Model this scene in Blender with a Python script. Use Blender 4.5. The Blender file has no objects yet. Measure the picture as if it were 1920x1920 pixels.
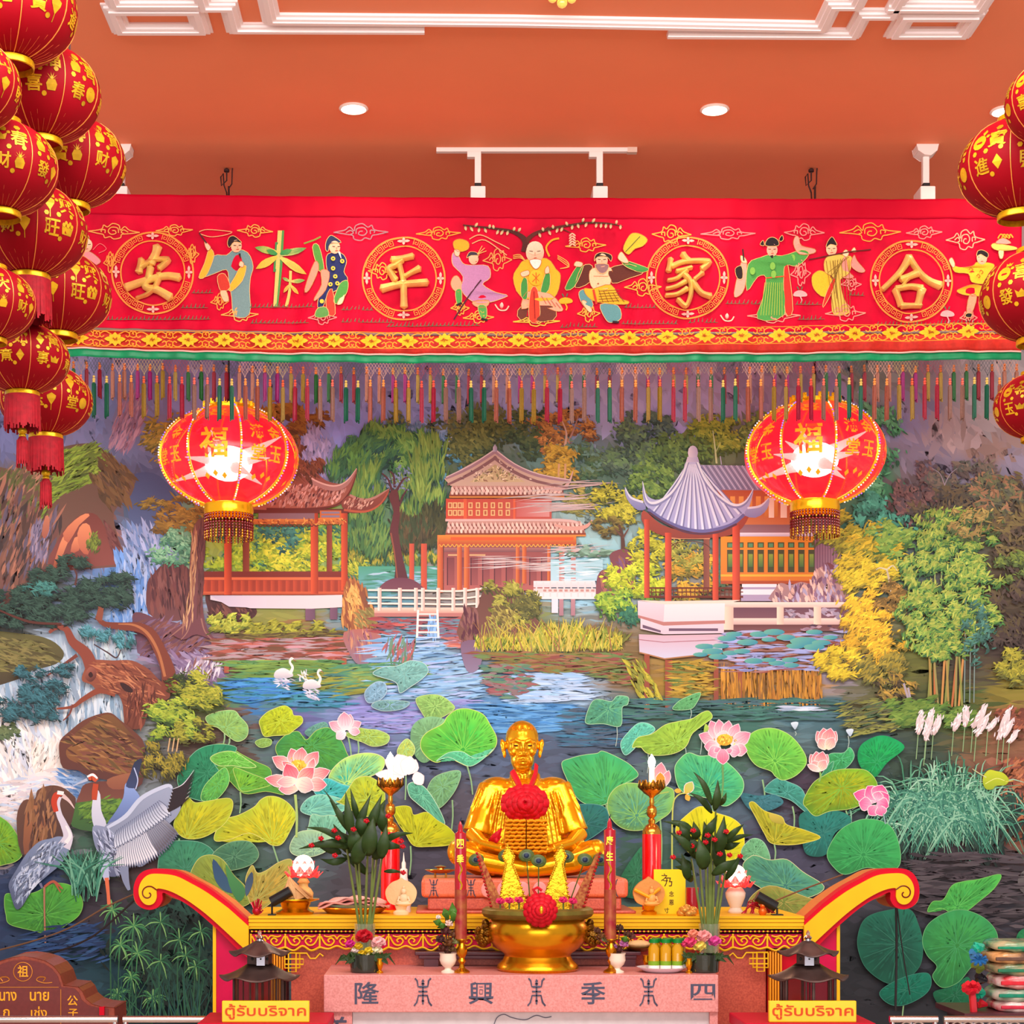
import bpy, math, random
import numpy as np
from mathutils import Vector, Matrix
from mathutils.geometry import tessellate_polygon
R = random.Random(7)
S = bpy.context.scene
COL = S.collection
# ------------------------------------------------------------------ camera
F = 3400.0                 # focal length in px of the 1920 px frame
VX, VY = 830.0, 1530.0     # where the optical axis meets the picture
CAMZ, WALL = 1.5, 11.5     # camera height, distance camera - back wall (wall plane is Y = 0)
CEIL = CAMZ + 3.75
cam = bpy.data.cameras.new('camera')
cam.sensor_width = 36.0
cam.lens = F / 1920.0 * 36.0
cam.shift_x = (960 - VX) / 1920.0
cam.shift_y = (VY - 960) / 1920.0
cam.clip_start, cam.clip_end = 0.1, 100
camo = bpy.data.objects.new('camera', cam)
camo.location = (0, -WALL, CAMZ)
camo.rotation_euler = (math.pi / 2, 0, 0)
COL.objects.link(camo)
S.camera = camo
# ------------------------------------------------------------------ world, lights, exposure
w = bpy.data.worlds.new('hall_light'); S.world = w; w.use_nodes = True
w.node_tree.nodes['Background'].inputs[0].default_value = (1.0, 0.93, 0.88, 1)
w.node_tree.nodes['Background'].inputs[1].default_value = 0.5
def area(name, loc, rot, sx, sy, power, color):
 l = bpy.data.lights.new(name, 'AREA'); l.shape = 'RECTANGLE'
 l.size, l.size_y, l.energy, l.color = sx, sy, power, color
 o = bpy.data.objects.new(name, l); o.location = loc; o.rotation_euler = rot
 COL.objects.link(o); return o
# added fill lights out of view: overhead for the mural, far front for evenness
area('fill_overhead', (0.3, -6.6, CEIL - 0.3), (math.radians(52), 0, 0), 7, 1.6, 330, (1.0, 0.95, 0.9))
area('fill_front', (0.3, -28, 3.6), (math.radians(90), 0, 0), 18, 8, 1500, (1.0, 0.96, 0.94))
S.view_settings.view_transform = 'Standard'
S.view_settings.look = 'None'
S.view_settings.exposure = 0.3
S.view_settings.gamma = 1.0
S.view_settings.use_curve_mapping = False
# ------------------------------------------------------------------ helpers
def lin(h):
 if not isinstance(h, str): return tuple(h[:3])
 h = h.lstrip('#')
 o = []
 for i in (0, 2, 4):
  c = int(h[i:i + 2], 16) / 255
  o.append(c / 12.92 if c <= 0.04045 else ((c + 0.055) / 1.055) ** 2.4)
 return tuple(o)
def mixc(a, b, t): return tuple(a[i] + (b[i] - a[i]) * t for i in range(3))
def P(px, py, d):          # pixel of the photograph -> point at distance d from the camera plane
 return Vector(((px - VX) * d / F, d - WALL, CAMZ - (py - VY) * d / F))
def M(px, d): return px * d / F
MATS = {}
def mat(name, col='cccccc', rough=0.5, metal=0.0, vc=False, var=0.0, vs=30.0, bump=0.0, emit=0.0, ecol=None,
  trans=0.0, alpha=1.0, coat=0.0, col2=None, spec=0.3, bs=None):
 if name in MATS: return MATS[name]
 m = bpy.data.materials.new(name); m.use_nodes = True; MATS[name] = m
 nt = m.node_tree; b = nt.nodes['Principled BSDF']
 c = lin(col)
 b.inputs['Base Color'].default_value = (*c, 1)
 b.inputs['Roughness'].default_value = rough
 b.inputs['Metallic'].default_value = metal
 b.inputs['Transmission Weight'].default_value = trans
 b.inputs['Alpha'].default_value = alpha
 b.inputs['Coat Weight'].default_value = coat
 b.inputs['Specular IOR Level'].default_value = spec
 src = None
 if vc:
  a = nt.nodes.new('ShaderNodeVertexColor'); a.layer_name = 'Col'; src = a.outputs[0]
  nt.links.new(src, b.inputs['Base Color'])
 if var or bump or col2:
  tc = nt.nodes.new('ShaderNodeTexCoord')
  nz = nt.nodes.new('ShaderNodeTexNoise'); nz.inputs['Scale'].default_value = vs
  nz.inputs['Detail'].default_value = 5
  nt.links.new(tc.outputs['Object'], nz.inputs['Vector'])
  if var or col2:
   mx = nt.nodes.new('ShaderNodeMix'); mx.data_type = 'RGBA'
   k = lin(col2) if col2 else tuple(x * (1 - var) for x in c)
   rmp = nt.nodes.new('ShaderNodeMapRange')
   rmp.inputs[1].default_value, rmp.inputs[2].default_value = 0.35, 0.65
   nt.links.new(nz.outputs['Fac'], rmp.inputs[0]); nt.links.new(rmp.outputs[0], mx.inputs[0])
   if src is not None:
    mm = nt.nodes.new('ShaderNodeMix'); mm.data_type = 'RGBA'; mm.blend_type = 'MULTIPLY'
    mm.inputs[0].default_value = 1.0
    mx.inputs[6].default_value = (1, 1, 1, 1)
    mx.inputs[7].default_value = (1 - var, 1 - var, 1 - var, 1)
    nt.links.new(src, mm.inputs[6]); nt.links.new(mx.outputs[2], mm.inputs[7])
    nt.links.new(mm.outputs[2], b.inputs['Base Color'])
   else:
    mx.inputs[6].default_value = (*c, 1); mx.inputs[7].default_value = (*k, 1)
    nt.links.new(mx.outputs[2], b.inputs['Base Color'])
  if bump:
   n2 = nz
   if bs:
    n2 = nt.nodes.new('ShaderNodeTexNoise'); n2.inputs['Scale'].default_value = bs
    nt.links.new(tc.outputs['Object'], n2.inputs['Vector'])
   bp = nt.nodes.new('ShaderNodeBump'); bp.inputs['Strength'].default_value = bump
   bp.inputs['Distance'].default_value = 0.01
   nt.links.new(n2.outputs['Fac'], bp.inputs['Height']); nt.links.new(bp.outputs[0], b.inputs['Normal'])
 if emit:
  b.inputs['Emission Color'].default_value = (*lin(ecol or col), 1)
  b.inputs['Emission Strength'].default_value = emit
 return m
def catmull(pts, n=6, closed=True):
 pts = [Vector(p) for p in pts]; k = len(pts); out = []
 rng = range(k) if closed else range(k - 1)
 for i in rng:
  if closed: p0, p1, p2, p3 = pts[(i - 1) % k], pts[i], pts[(i + 1) % k], pts[(i + 2) % k]
  else: p0, p1, p2, p3 = pts[max(i - 1, 0)], pts[i], pts[i + 1], pts[min(i + 2, k - 1)]
  for j in range(n):
   t = j / n
   out.append(0.5 * ((2 * p1) + (p2 - p0) * t + (2 * p0 - 5 * p1 + 4 * p2 - p3) * t * t + (3 * p1 - p0 - 3 * p2 + p3) * t ** 3))
 if not closed: out.append(pts[-1])
 return out
class MB:
 def __init__(s): s.v, s.f, s.c, s.cur = [], [], [], (1, 1, 1)
 def color(s, h): s.cur = lin(h); return s
 def add(s, v, f, cols=None):
  n = len(s.v); s.v += [tuple(x) for x in v]; s.f += [tuple(i + n for i in q) for q in f]
  s.c += cols if cols else [s.cur] * len(v)
  return s
 def box(s, c, d, rot=None):
  x, y, z = d[0] / 2, d[1] / 2, d[2] / 2
  v = [Vector((a, b, e)) for a in (-x, x) for b in (-y, y) for e in (-z, z)]
  if rot is not None: v = [rot @ p for p in v]
  return s.add([p + Vector(c) for p in v], [(0, 1, 3, 2), (4, 6, 7, 5), (0, 4, 5, 1), (2, 3, 7, 6), (0, 2, 6, 4), (1, 5, 7, 3)])
 def bb(s, a, b): # box from two corners
  a, b = Vector(a), Vector(b)
  return s.box((a + b) / 2, [abs(b[i] - a[i]) for i in range(3)])
 def lathe(s, prof, seg=24, o=(0, 0, 0), rot=None, sx=1, sy=1):
  v, f = [], []; k = len(prof); o = Vector(o)
  for j in range(seg):
   a = 2 * math.pi * j / seg
   for r, z in prof:
    p = Vector((r * math.cos(a) * sx, r * math.sin(a) * sy, z))
    if rot is not None: p = rot @ p
    v.append(p + o)
  for j in range(seg):
   for i in range(k - 1):
    f.append((j * k + i, ((j + 1) % seg) * k + i, ((j + 1) % seg) * k + i + 1, j * k + i + 1))
  f.append(tuple(j * k for j in range(seg))[::-1]); f.append(tuple(j * k + k - 1 for j in range(seg)))
  return s.add(v, f)
 def tube(s, pts, r, seg=8, flat=1.0):
  pts = [Vector(p) for p in pts]; n = len(pts)
  rs = r if isinstance(r, (list, tuple)) else [r] * n
  v, f = [], []; up = None
  for i, p in enumerate(pts):
   t = (pts[min(i + 1, n - 1)] - pts[max(i - 1, 0)])
   t = t.normalized() if t.length > 1e-9 else Vector((0, 0, 1))
   if up is None:
    up = t.orthogonal().normalized()
   up = (up - t * up.dot(t)); up = up.normalized() if up.length > 1e-6 else t.orthogonal().normalized()
   b = t.cross(up)
   for j in range(seg):
    a = 2 * math.pi * j / seg
    v.append(p + up * math.cos(a) * rs[i] + b * math.sin(a) * rs[i] * flat)
  for i in range(n - 1):
   for j in range(seg):
    f.append((i * seg + j, i * seg + (j + 1) % seg, (i + 1) * seg + (j + 1) % seg, (i + 1) * seg + j))
  f.append(tuple(range(seg))[::-1]); f.append(tuple((n - 1) * seg + j for j in range(seg)))
  return s.add(v, f)
 def ell(s, c, r, seg=20, rings=12, rot=None):
  v, f = [], []; c = Vector(c); r = r if isinstance(r, (tuple, list)) else (r, r, r)
  for i in range(rings + 1):
   th = math.pi * i / rings
   for j in range(seg):
    a = 2 * math.pi * j / seg
    p = Vector((r[0] * math.sin(th) * math.cos(a), r[1] * math.sin(th) * math.sin(a), r[2] * math.cos(th)))
    if rot is not None: p = rot @ p
    v.append(p + c)
  for i in range(rings):
   for j in range(seg):
    f.append((i * seg + j, (i + 1) * seg + j, (i + 1) * seg + (j + 1) % seg, i * seg + (j + 1) % seg))
  return s.add(v, f)
 def prism(s, pts, d0, d1, fn=None):
  # outline in photograph px, extruded between distances d0 (front) and d1 (back); fn(x, y, d) -> point
  fn = fn or P
  dm = d0
  a = [fn(x, y, dm) for x, y in pts]
  b = [Vector((p.x, p.y + (d1 - d0), p.z)) for p in a]
  return s.slab(a, b)
 def slab(s, a, b):
  n = len(a)
  tri = tessellate_polygon([[Vector((p.x, p.z, 0)) for p in a]])
  f = [tuple(t) for t in tri] + [tuple(i + n for i in t[::-1]) for t in tri]
  f += [(i, (i + 1) % n, n + (i + 1) % n, n + i) for i in range(n)]
  return s.add(list(a) + list(b), f)
 def leaf(s, pts, wd, nrm=(0, -1, 0), fold=0.25):
  # blade along a path, width list, small fold along the rib
  pts = [Vector(p) for p in pts]; n = len(pts); v, f = [], []; nrm = Vector(nrm)
  for i, p in enumerate(pts):
   t = (pts[min(i + 1, n - 1)] - pts[max(i - 1, 0)]).normalized()
   sd = t.cross(nrm); sd = sd.normalized() if sd.length > 1e-6 else t.orthogonal().normalized()
   k = sd.cross(t) * wd[i] * fold
   v += [p - sd * wd[i] + k, p, p + sd * wd[i] + k]
  for i in range(n - 1):
   f += [(i * 3, i * 3 + 1, i * 3 + 4, i * 3 + 3), (i * 3 + 1, i * 3 + 2, i * 3 + 5, i * 3 + 4)]
  return s.add(v, f)
 def build(s, name, m, parent=None, smooth=False, bevel=0, seg=2, sub=0, solid=0, angle=40):
  me = bpy.data.meshes.new(name); me.from_pydata(s.v, [], s.f); me.update()
  if not (len(s.c) and all(c == (1, 1, 1) for c in s.c[:50]) and all(c == (1, 1, 1) for c in s.c[-50:])):
   ca = me.color_attributes.new('Col', 'FLOAT_COLOR', 'POINT')
   arr = np.ones((len(s.v), 4), np.float32); arr[:, :3] = np.array(s.c, np.float32)
   ca.data.foreach_set('color', arr.ravel())
  o = bpy.data.objects.new(name, me); COL.objects.link(o)
  me.materials.append(m)
  if smooth:
   me.polygons.foreach_set('use_smooth', [True] * len(me.polygons))
   if smooth != 'all': me.set_sharp_from_angle(angle=math.radians(angle))
  if bevel:
   b = o.modifiers.new('bevel', 'BEVEL'); b.width = bevel; b.segments = seg; b.limit_method = 'ANGLE'
  if sub:
   b = o.modifiers.new('sub', 'SUBSURF'); b.levels = sub; b.render_levels = sub
  if solid:
   b = o.modifiers.new('solid', 'SOLIDIFY'); b.thickness = solid
  if parent is not None: attach(o, parent)
  return o
def attach(o, parent):
 o.parent = parent
 r = parent
 if r.parent is None: o.location = tuple(-x for x in r.location)
def thing(name, label, cat, loc=(0, 0, 0), group=None):
 o = bpy.data.objects.new(name, None); COL.objects.link(o); o.location = loc
 o.empty_display_size = 0.05
 return tag(o, label, cat, group)
def tag(o, label, cat, group=None):
 o['label'] = label; o['category'] = cat
 if group: o['group'] = group
 return o
def struct(o):
 o['kind'] = 'structure'; return o
def dup(root, loc, label, scale=None, group=None, rz=None):
 r = root.copy(); COL.objects.link(r); r.location = loc; r['label'] = label
 if scale: r.scale = (scale,) * 3 if not isinstance(scale, (tuple, list)) else scale
 if rz is not None: r.rotation_euler.z = rz
 if group: r['group'] = group
 for ch in list(root.children):
  c = ch.copy(); COL.objects.link(c); c.parent = r
  for g in ch.children:
   q = g.copy(); COL.objects.link(q); q.parent = c
 return r
def text_polys(body, size=1.0, bold=0.0, depth=0.0):
 c = bpy.data.curves.new('t', 'FONT'); c.body = body; c.size = size; c.offset = bold; c.extrude = depth
 c.align_x = 'CENTER'; c.align_y = 'CENTER'; c.resolution_u = 3
 o = bpy.data.objects.new('t', c); COL.objects.link(o)
 dg = bpy.context.evaluated_depsgraph_get()
 me = bpy.data.meshes.new_from_object(o.evaluated_get(dg))
 v = [tuple(p.co) for p in me.vertices]; f = [tuple(p.vertices) for p in me.polygons]
 bpy.data.objects.remove(o); bpy.data.curves.remove(c); bpy.data.meshes.remove(me)
 return v, f
def fit_text(body, w_, h_, bold=0.0, depth=0.0):
 # glyph outlines scaled to a w x h box centred on the origin (x right, y up)
 v, f = text_polys(body, 1.0, bold, depth)
 a = np.array(v); lo, hi = a.min(0), a.max(0); c = (lo + hi) / 2; sz = np.maximum(hi - lo, 1e-6)
 a = (a - c); a[:, 0] *= w_ / sz[0]; a[:, 1] *= h_ / sz[1]
 return a, f
def put_text(mb, body, px, py, w_, h_, d, bold=0.0, depth=0.002, rot=0.0):
 # text facing the viewer, centred on a picture point at distance d, w/h in px
 a, f = fit_text(body, M(w_, d), M(h_, d), bold, depth)
 c = P(px, py, d); cr, sr = math.cos(rot), math.sin(rot)
 v = [(c.x + x * cr - y * sr, c.y - z, c.z + x * sr + y * cr) for x, y, z in a]
 return mb.add(v, f)
# ------------------------------------------------------------------ setting
X0, X1 = -4.6, 5.4
wl = MB().bb((X0, 0.02, 0), (X1, 0.22, CEIL)).build('wall_back', mat('wall_paint', 'b9a2a0', 0.8, var=0.1, vs=3))
struct(wl)
fl = MB().bb((X0, -WALL - 5, -0.1), (X1, 0.22, 0)).build('floor', mat('floor_tiles', 'd0b8a4', 0.3, var=0.15, vs=2)); struct(fl)
cl = MB().bb((X0, -5.6, CEIL), (X1, 0.22, CEIL + 0.12)).build('ceiling', mat('ceiling_paint', 'f28a62', 0.75, var=0.05, vs=1.2)); struct(cl)
# ceiling mouldings: white plaster fillets of stepped profile, laid on the ceiling
white = mat('plaster_white', 'f3e3e4', 0.45)
def ceil_pt(px, py):
 d = (CEIL - CAMZ) * F / (VY - py)
 return Vector(((px - VX) * d / F, d - WALL, CEIL))
def fillet(name, pts, wd=0.07, closed=False):
 # pts: corners on the ceiling (x, y); profile has three steps
 pts = [Vector((p[0], p[1], 0)) for p in pts]; n = len(pts); m = MB()
 prof = [(-1, 0), (-1, 0.35), (-.62, .45), (-.62, .75), (-.2, .85), (-.2, 1), (.35, 1), (.35, .7), (.75, .6), (.75, .3), (1, .25), (1, 0)]
 v, f = [], []; k = len(prof)
 for i, p in enumerate(pts):
  a = pts[(i - 1) % n] if (closed or i > 0) else None
  b = pts[(i + 1) % n] if (closed or i < n - 1) else None
  d1 = (p - a).normalized() if a is not None else (b - p).normalized()
  d2 = (b - p).normalized() if b is not None else d1
  n1, n2 = Vector((-d1.y, d1.x, 0)), Vector((-d2.y, d2.x, 0))
  nn = n1 + n2; nn = nn / max(nn.dot(n1), 1e-6) if nn.length > 1e-6 else n1
  for u, h in prof: v.append((p.x + nn.x * u * wd / 2, p.y + nn.y * u * wd / 2, CEIL - h * 0.035))
 for i in range(n if closed else n - 1):
  for j in range(k - 1):
   f.append((i * k + j, i * k + j + 1, ((i + 1) % n) * k + j + 1, ((i + 1) % n) * k + j))
 if not closed: f += [tuple(range(k)), tuple((n - 1) * k + j for j in range(k))[::-1]]
 m.add(v, f)
 return struct(m.build(name, white))
def cp(px, py):
 p = ceil_pt(px, py); return (p.x, p.y)
# small rectangular panels left and right, long stepped run between them
yn, yf = cp(300, 14)[1], cp(300, 50)[1]
xs = [cp(226, 50)[0], cp(378, 50)[0]]
fillet('trim_1', [(xs[0], yf), (xs[1], yf), (xs[1], yn), (xs[0], yn)], 0.10, True)
yn2, yf2 = cp(300, 26)[1], cp(300, 58)[1]
xs = [cp(1680, 58)[0], cp(1806, 58)[0]]
fillet('trim_2', [(xs[0], yf2), (xs[1], yf2), (xs[1], yn2), (xs[0], yn2)], 0.10, True)
ya = cp(500, 49)[1]
fillet('trim_3', [cp(796, 50), (cp(440, 49)[0], ya), (cp(440, 49)[0], cp(440, 8)[1]), (cp(380, 8)[0], cp(380, 8)[1]), (cp(380, 8)[0], cp(380, -30)[1])], 0.09)
yb = cp(500, 31)[1]
fillet('trim_4', [(cp(508, 31)[0], yb - 0.7), (cp(508, 31)[0], yb), (cp(960, 35)[0], cp(960, 35)[1]), (cp(1542, 46)[0], cp(1542, 46)[1]), (cp(1542, 46)[0], cp(1542, 4)[1]), (cp(1605, 4)[0], cp(1605, 4)[1]), (cp(1605, 4)[0], cp(1605, -40)[1])], 0.09)
yc = cp(1600, 59)[1]
fillet('trim_5', [cp(1252, 57), (cp(1600, 59)[0], yc), (cp(1600, 59)[0], cp(1600, 22)[1]), (cp(1672, 22)[0], cp(1672, 22)[1]), (cp(1672, 22)[0], cp(1672, -20)[1])], 0.09)
fillet('trim_6', [(cp(1664, 8)[0], cp(1664, 8)[1]), (cp(1838, 9)[0], cp(1838, 9)[1]), (cp(1838, 9)[0], cp(1838, -40)[1])], 0.09)
fillet('trim_7', [(cp(216, 3)[0], cp(216, -30)[1]), (cp(216, 3)[0], cp(216, 1)[1]), (cp(372, 1)[0], cp(372, 1)[1])], 0.09)
# ------------------------------------------------------------------ the painted mural: thin layers of paint on a canvas
class Paint:
 def __init__(s):
  s.v, s.f, s.c, s.n, s.y = [], [], [], 0, 0.0
  s.rg = np.random.default_rng(11)
 def put(s, xy, col, faces, dy=0.0):
  xy = np.asarray(xy, float); k = len(xy)
  s.v.append(s.place(xy, np.full(k, s.y) + dy))
  col = np.asarray(col, float)
  if col.ndim == 1: col = np.tile(col, (k, 1))
  s.c.append(col); s.f.append((np.asarray(faces) if len(faces) and not isinstance(faces, list) else faces, s.n)); s.n += k
 def place(s, xy, off):
  return np.stack([(xy[:, 0] - VX) * WALL / F, -off * .04, CAMZ - (xy[:, 1] - VY) * WALL / F], 1)
 def lay(s, dz=0.0002): s.y += dz
 def poly(s, pts, col, col2=None, ang=90, sm=0, jit=0.0):
  # filled shape; gradient from col to col2 along direction ang (deg, picture frame, 90 = downwards)
  s.lay()
  if sm: pts = [(p.x, p.y) for p in catmull([(x, y, 0) for x, y in pts], sm)]
  tri = tessellate_polygon([[Vector((x, y, 0)) for x, y in pts]])
  a = np.array(pts, float); c = np.array(lin(col))
  if col2:
   u = a @ np.array([math.cos(math.radians(ang)), math.sin(math.radians(ang))])
   u = (u - u.min()) / max(u.max() - u.min(), 1e-6)
   c = c * (1 - u[:, None]) + np.array(lin(col2)) * u[:, None]
  s.put(a, c, [tuple(t) for t in tri])
  return a
 def strokes(s, x, y, L, W, ang, cols, sj=0.0):
  # leaf shaped dabs: arrays of centre, length, width, angle (deg), colour index list
  n = len(x)
  if n == 0: return
  s.lay(0.0006)
  L, W, ang = (np.broadcast_to(np.asarray(q, float), (n,)) for q in (L, W, ang))
  t = np.radians(ang); ux, uy = np.cos(t), np.sin(t)
  pts = np.empty((n, 6, 2))
  for i, (a, b) in enumerate(((-.5, 0), (-.15, .5), (.2, .42), (.5, 0), (.2, -.42), (-.15, -.5))):
   pts[:, i, 0] = x + ux * L * a - uy * W * b; pts[:, i, 1] = y + uy * L * a + ux * W * b
  pal = np.array([lin(c) for c in cols])
  ci = pal[s.rg.integers(0, len(pal), n)] if sj >= 0 else pal[np.arange(n) % len(pal)]
  ci = ci * (1 + s.rg.normal(0, 0.10, (n, 1)))
  cc = np.repeat(np.clip(ci, 0.003, 1), 6, 0)
  base = (np.arange(n) * 6)[:, None]
  fa = np.concatenate([base + np.array([0, 1, 4, 5])] * 0 + [base + np.array([[0, 1, 5]])[0], base + np.array([1, 2, 4]), base + np.array([1, 4, 5]), base + np.array([2, 3, 4])])
  dy = np.repeat(np.linspace(0, 0.0005, n), 6)
  s.put(pts.reshape(-1, 2), cc, fa, dy)
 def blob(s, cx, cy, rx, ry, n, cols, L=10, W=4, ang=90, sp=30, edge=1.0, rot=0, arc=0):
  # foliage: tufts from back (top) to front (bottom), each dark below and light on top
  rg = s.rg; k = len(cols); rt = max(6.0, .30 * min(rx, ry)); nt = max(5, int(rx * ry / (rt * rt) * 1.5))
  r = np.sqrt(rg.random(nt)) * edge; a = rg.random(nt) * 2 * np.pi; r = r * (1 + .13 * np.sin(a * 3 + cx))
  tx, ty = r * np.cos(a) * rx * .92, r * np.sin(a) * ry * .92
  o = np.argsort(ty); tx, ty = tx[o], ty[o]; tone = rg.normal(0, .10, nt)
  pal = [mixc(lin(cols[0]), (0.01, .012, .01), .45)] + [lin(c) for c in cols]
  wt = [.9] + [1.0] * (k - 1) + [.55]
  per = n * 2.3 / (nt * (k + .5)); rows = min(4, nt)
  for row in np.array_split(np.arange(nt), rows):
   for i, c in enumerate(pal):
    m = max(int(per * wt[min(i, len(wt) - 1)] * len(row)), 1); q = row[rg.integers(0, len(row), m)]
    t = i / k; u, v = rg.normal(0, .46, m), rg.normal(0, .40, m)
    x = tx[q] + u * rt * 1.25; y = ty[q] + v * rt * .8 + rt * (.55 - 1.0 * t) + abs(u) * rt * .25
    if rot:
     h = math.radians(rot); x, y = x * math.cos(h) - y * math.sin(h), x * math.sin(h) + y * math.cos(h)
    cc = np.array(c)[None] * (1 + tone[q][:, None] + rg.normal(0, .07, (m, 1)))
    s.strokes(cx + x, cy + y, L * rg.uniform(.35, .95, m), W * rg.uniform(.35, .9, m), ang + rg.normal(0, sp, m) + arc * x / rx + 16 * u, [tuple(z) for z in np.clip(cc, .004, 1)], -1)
 def inpoly(s, pts, n):
  a = np.array(pts, float); lo, hi = a.min(0), a.max(0)
  x = s.rg.uniform(lo[0], hi[0], n * 3); y = s.rg.uniform(lo[1], hi[1], n * 3)
  ins = np.zeros(len(x), bool); k = len(a)
  for i in range(k):
   x1, y1 = a[i]; x2, y2 = a[(i + 1) % k]
   if y1 == y2: continue
   ins ^= ((y1 > y) != (y2 > y)) & (x < (x2 - x1) * (y - y1) / (y2 - y1) + x1)
  return x[ins][:n], y[ins][:n]
 def tex(s, pts, n, cols, L, W, ang, sp=10):
  x, y = s.inpoly(pts, int(n * 1.3)); m = len(x)
  s.strokes(x, y, L * s.rg.uniform(.5, 1.2, m), W * s.rg.uniform(.4, .95, m), ang + s.rg.normal(0, sp, m), cols)
 def line(s, pts, w, col, sm=5, col2=None):
  s.lay()
  pts = catmull([(x, y, 0) for x, y in pts], sm, False) if sm and len(pts) > 2 else [Vector((x, y, 0)) for x, y in pts]
  n = len(pts); ws = w if isinstance(w, (list, tuple)) else [w, w]
  ws = np.interp(np.linspace(0, 1, n), np.linspace(0, 1, len(ws)), ws); v, f = [], []
  for i, p in enumerate(pts):
   t = (pts[min(i + 1, n - 1)] - pts[max(i - 1, 0)]); t = t.normalized() if t.length else Vector((1, 0, 0))
   v += [(p.x - t.y * ws[i] / 2, p.y + t.x * ws[i] / 2), (p.x + t.y * ws[i] / 2, p.y - t.x * ws[i] / 2)]
  f = [(2 * i, 2 * i + 1, 2 * i + 3, 2 * i + 2) for i in range(n - 1)]
  c = np.array(lin(col)) if not col2 else np.repeat(np.linspace(lin(col), lin(col2), n), 2, 0)
  s.put(v, c, f)
 def pad(s, pts, mid, edge, c=None, ctr=None, rim='c8d070', nv=9, light=-60, amp=0.28, rw=1.1, vein=1.25):
  # lotus leaf: shaded rings, radial veins, pale rim
  s.lay()
  o = np.array([(p.x, p.y) for p in catmull([(x, y, 0) for x, y in pts], 5)])
  cx, cy = c if c else o.mean(0); n = len(o); C = np.array([cx, cy])
  viv = lambda h: np.clip(np.array(lin(h)) * 1.12 - .14 * np.mean(lin(h)), .004, 1)
  cm, ce = viv(mid), viv(edge); cc = np.array(lin(ctr)) if ctr else cm * 0.8
  ts = [0, .25, .5, .75, .92, 1]; v, col = [], []
  an = np.arctan2(o[:, 1] - cy, o[:, 0] - cx)
  sh = 1 + amp * np.cos(an - math.radians(light)) + 0.10 * np.sin(an * nv + 1)
  for t in ts:
   v.append(C + (o - C) * t)
   k = cc * (1 - t / .5) + cm * (t / .5) if t < .5 else cm * (1 - (t - .5) / .5) + ce * ((t - .5) / .5)
   col.append(np.clip(k[None] * (1 + (sh[:, None] - 1) * min(1, t * 1.5)), .004, 1))
  f = []
  for r in range(len(ts) - 1):
   for i in range(n):
    j = (i + 1) % n
    f.append((r * n + i, r * n + j, (r + 1) * n + j, (r + 1) * n + i))
  s.put(np.concatenate(v), np.concatenate(col), f)
  # fine radial brushwork
  m = n * 5; ii = s.rg.integers(0, n, m); tt = s.rg.uniform(.2, .9, m)
  q = C + (o[ii] - C) * tt[:, None]; dd = o[ii] - C
  ln = np.hypot(dd[:, 0], dd[:, 1]) * .22
  base = cm * .5 + ce * .5
  s.strokes(q[:, 0], q[:, 1], ln, 3, np.degrees(np.arctan2(dd[:, 1], dd[:, 0])), [tuple(np.clip(base * g * sc, 0, 1)) for g in (.86, .95, 1.08) for sc in (1.0,)])
  for k in range(nv):
   p = o[int((k + .4) * n / nv) % n]; q = C + (p - C) * .94; h = C + (p - C) * .5
   s.line([tuple(C + (p - C) * .06), tuple(h + s.rg.normal(0, 1, 2)), tuple(q)], [1.5, .5], tuple(np.clip(ce * vein + .02, 0, 1)), 3)
  if rim: s.line([tuple(p) for p in o] + [tuple(o[0])], rw, rim, 0)
 def petal(s, bx, by, tx, ty, w, cb, ct, rim='ffe0d8', bend=0.0):
  b, t = np.array([bx, by], float), np.array([tx, ty], float); d = t - b; nn = np.array([-d[1], d[0]]) / max(np.hypot(*d), 1e-6)
  pr = [(0, .16), (.2, .36), (.45, .5), (.65, .47), (.85, .26), (.96, .07), (1, 0)]
  L_ = [b + d * u + nn * (w * k + bend * math.sin(u * math.pi)) for u, k in pr]
  R_ = [b + d * u + nn * (-w * k + bend * math.sin(u * math.pi)) for u, k in pr]
  s.lay(); v = L_ + R_; n = len(pr)
  us = np.array([p[0] for p in pr]) ** 1.0
  col = np.array(lin(cb)) * (1 - us[:, None]) + np.array(lin(ct)) * us[:, None]
  s.put(v, np.concatenate([col, col]), [(i, i + 1, n + i + 1, n + i) for i in range(n - 1)])
  if rim: s.line([tuple(p) for p in L_] + [tuple(p) for p in R_[::-1]], 1.2, rim, 0)
  for o_ in (-.2, .05, .25):
   s.line([tuple(b + d * .25 + nn * w * o_), tuple(b + d * .85 + nn * (w * o_ * .6 + bend * .5))], [.5, 1.3, .4], ct, 3)
 def build(s, name, m):
  V = np.concatenate(s.v); Cc = np.concatenate(s.c); faces = []
  loops, starts, tot = [], [], 0
  for f, off in s.f:
   if isinstance(f, np.ndarray):
    loops.append((f + off).ravel()); starts.append(np.full(len(f), f.shape[1]))
   else:
    for q in f: loops.append(np.array(q) + off)
    starts.append(np.array([len(q) for q in f]))
  lo = np.concatenate(loops); ln = np.concatenate(starts); st = np.concatenate([[0], np.cumsum(ln)[:-1]])
  me = bpy.data.meshes.new(name)
  me.vertices.add(len(V)); me.vertices.foreach_set('co', V.astype(np.float32).ravel())
  me.loops.add(len(lo)); me.loops.foreach_set('vertex_index', lo.astype(np.int32))
  me.polygons.add(len(st)); me.polygons.foreach_set('loop_start', st.astype(np.int32))
  me.update(calc_edges=True)
  ca = me.color_attributes.new('Col', 'FLOAT_COLOR', 'POINT')
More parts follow.
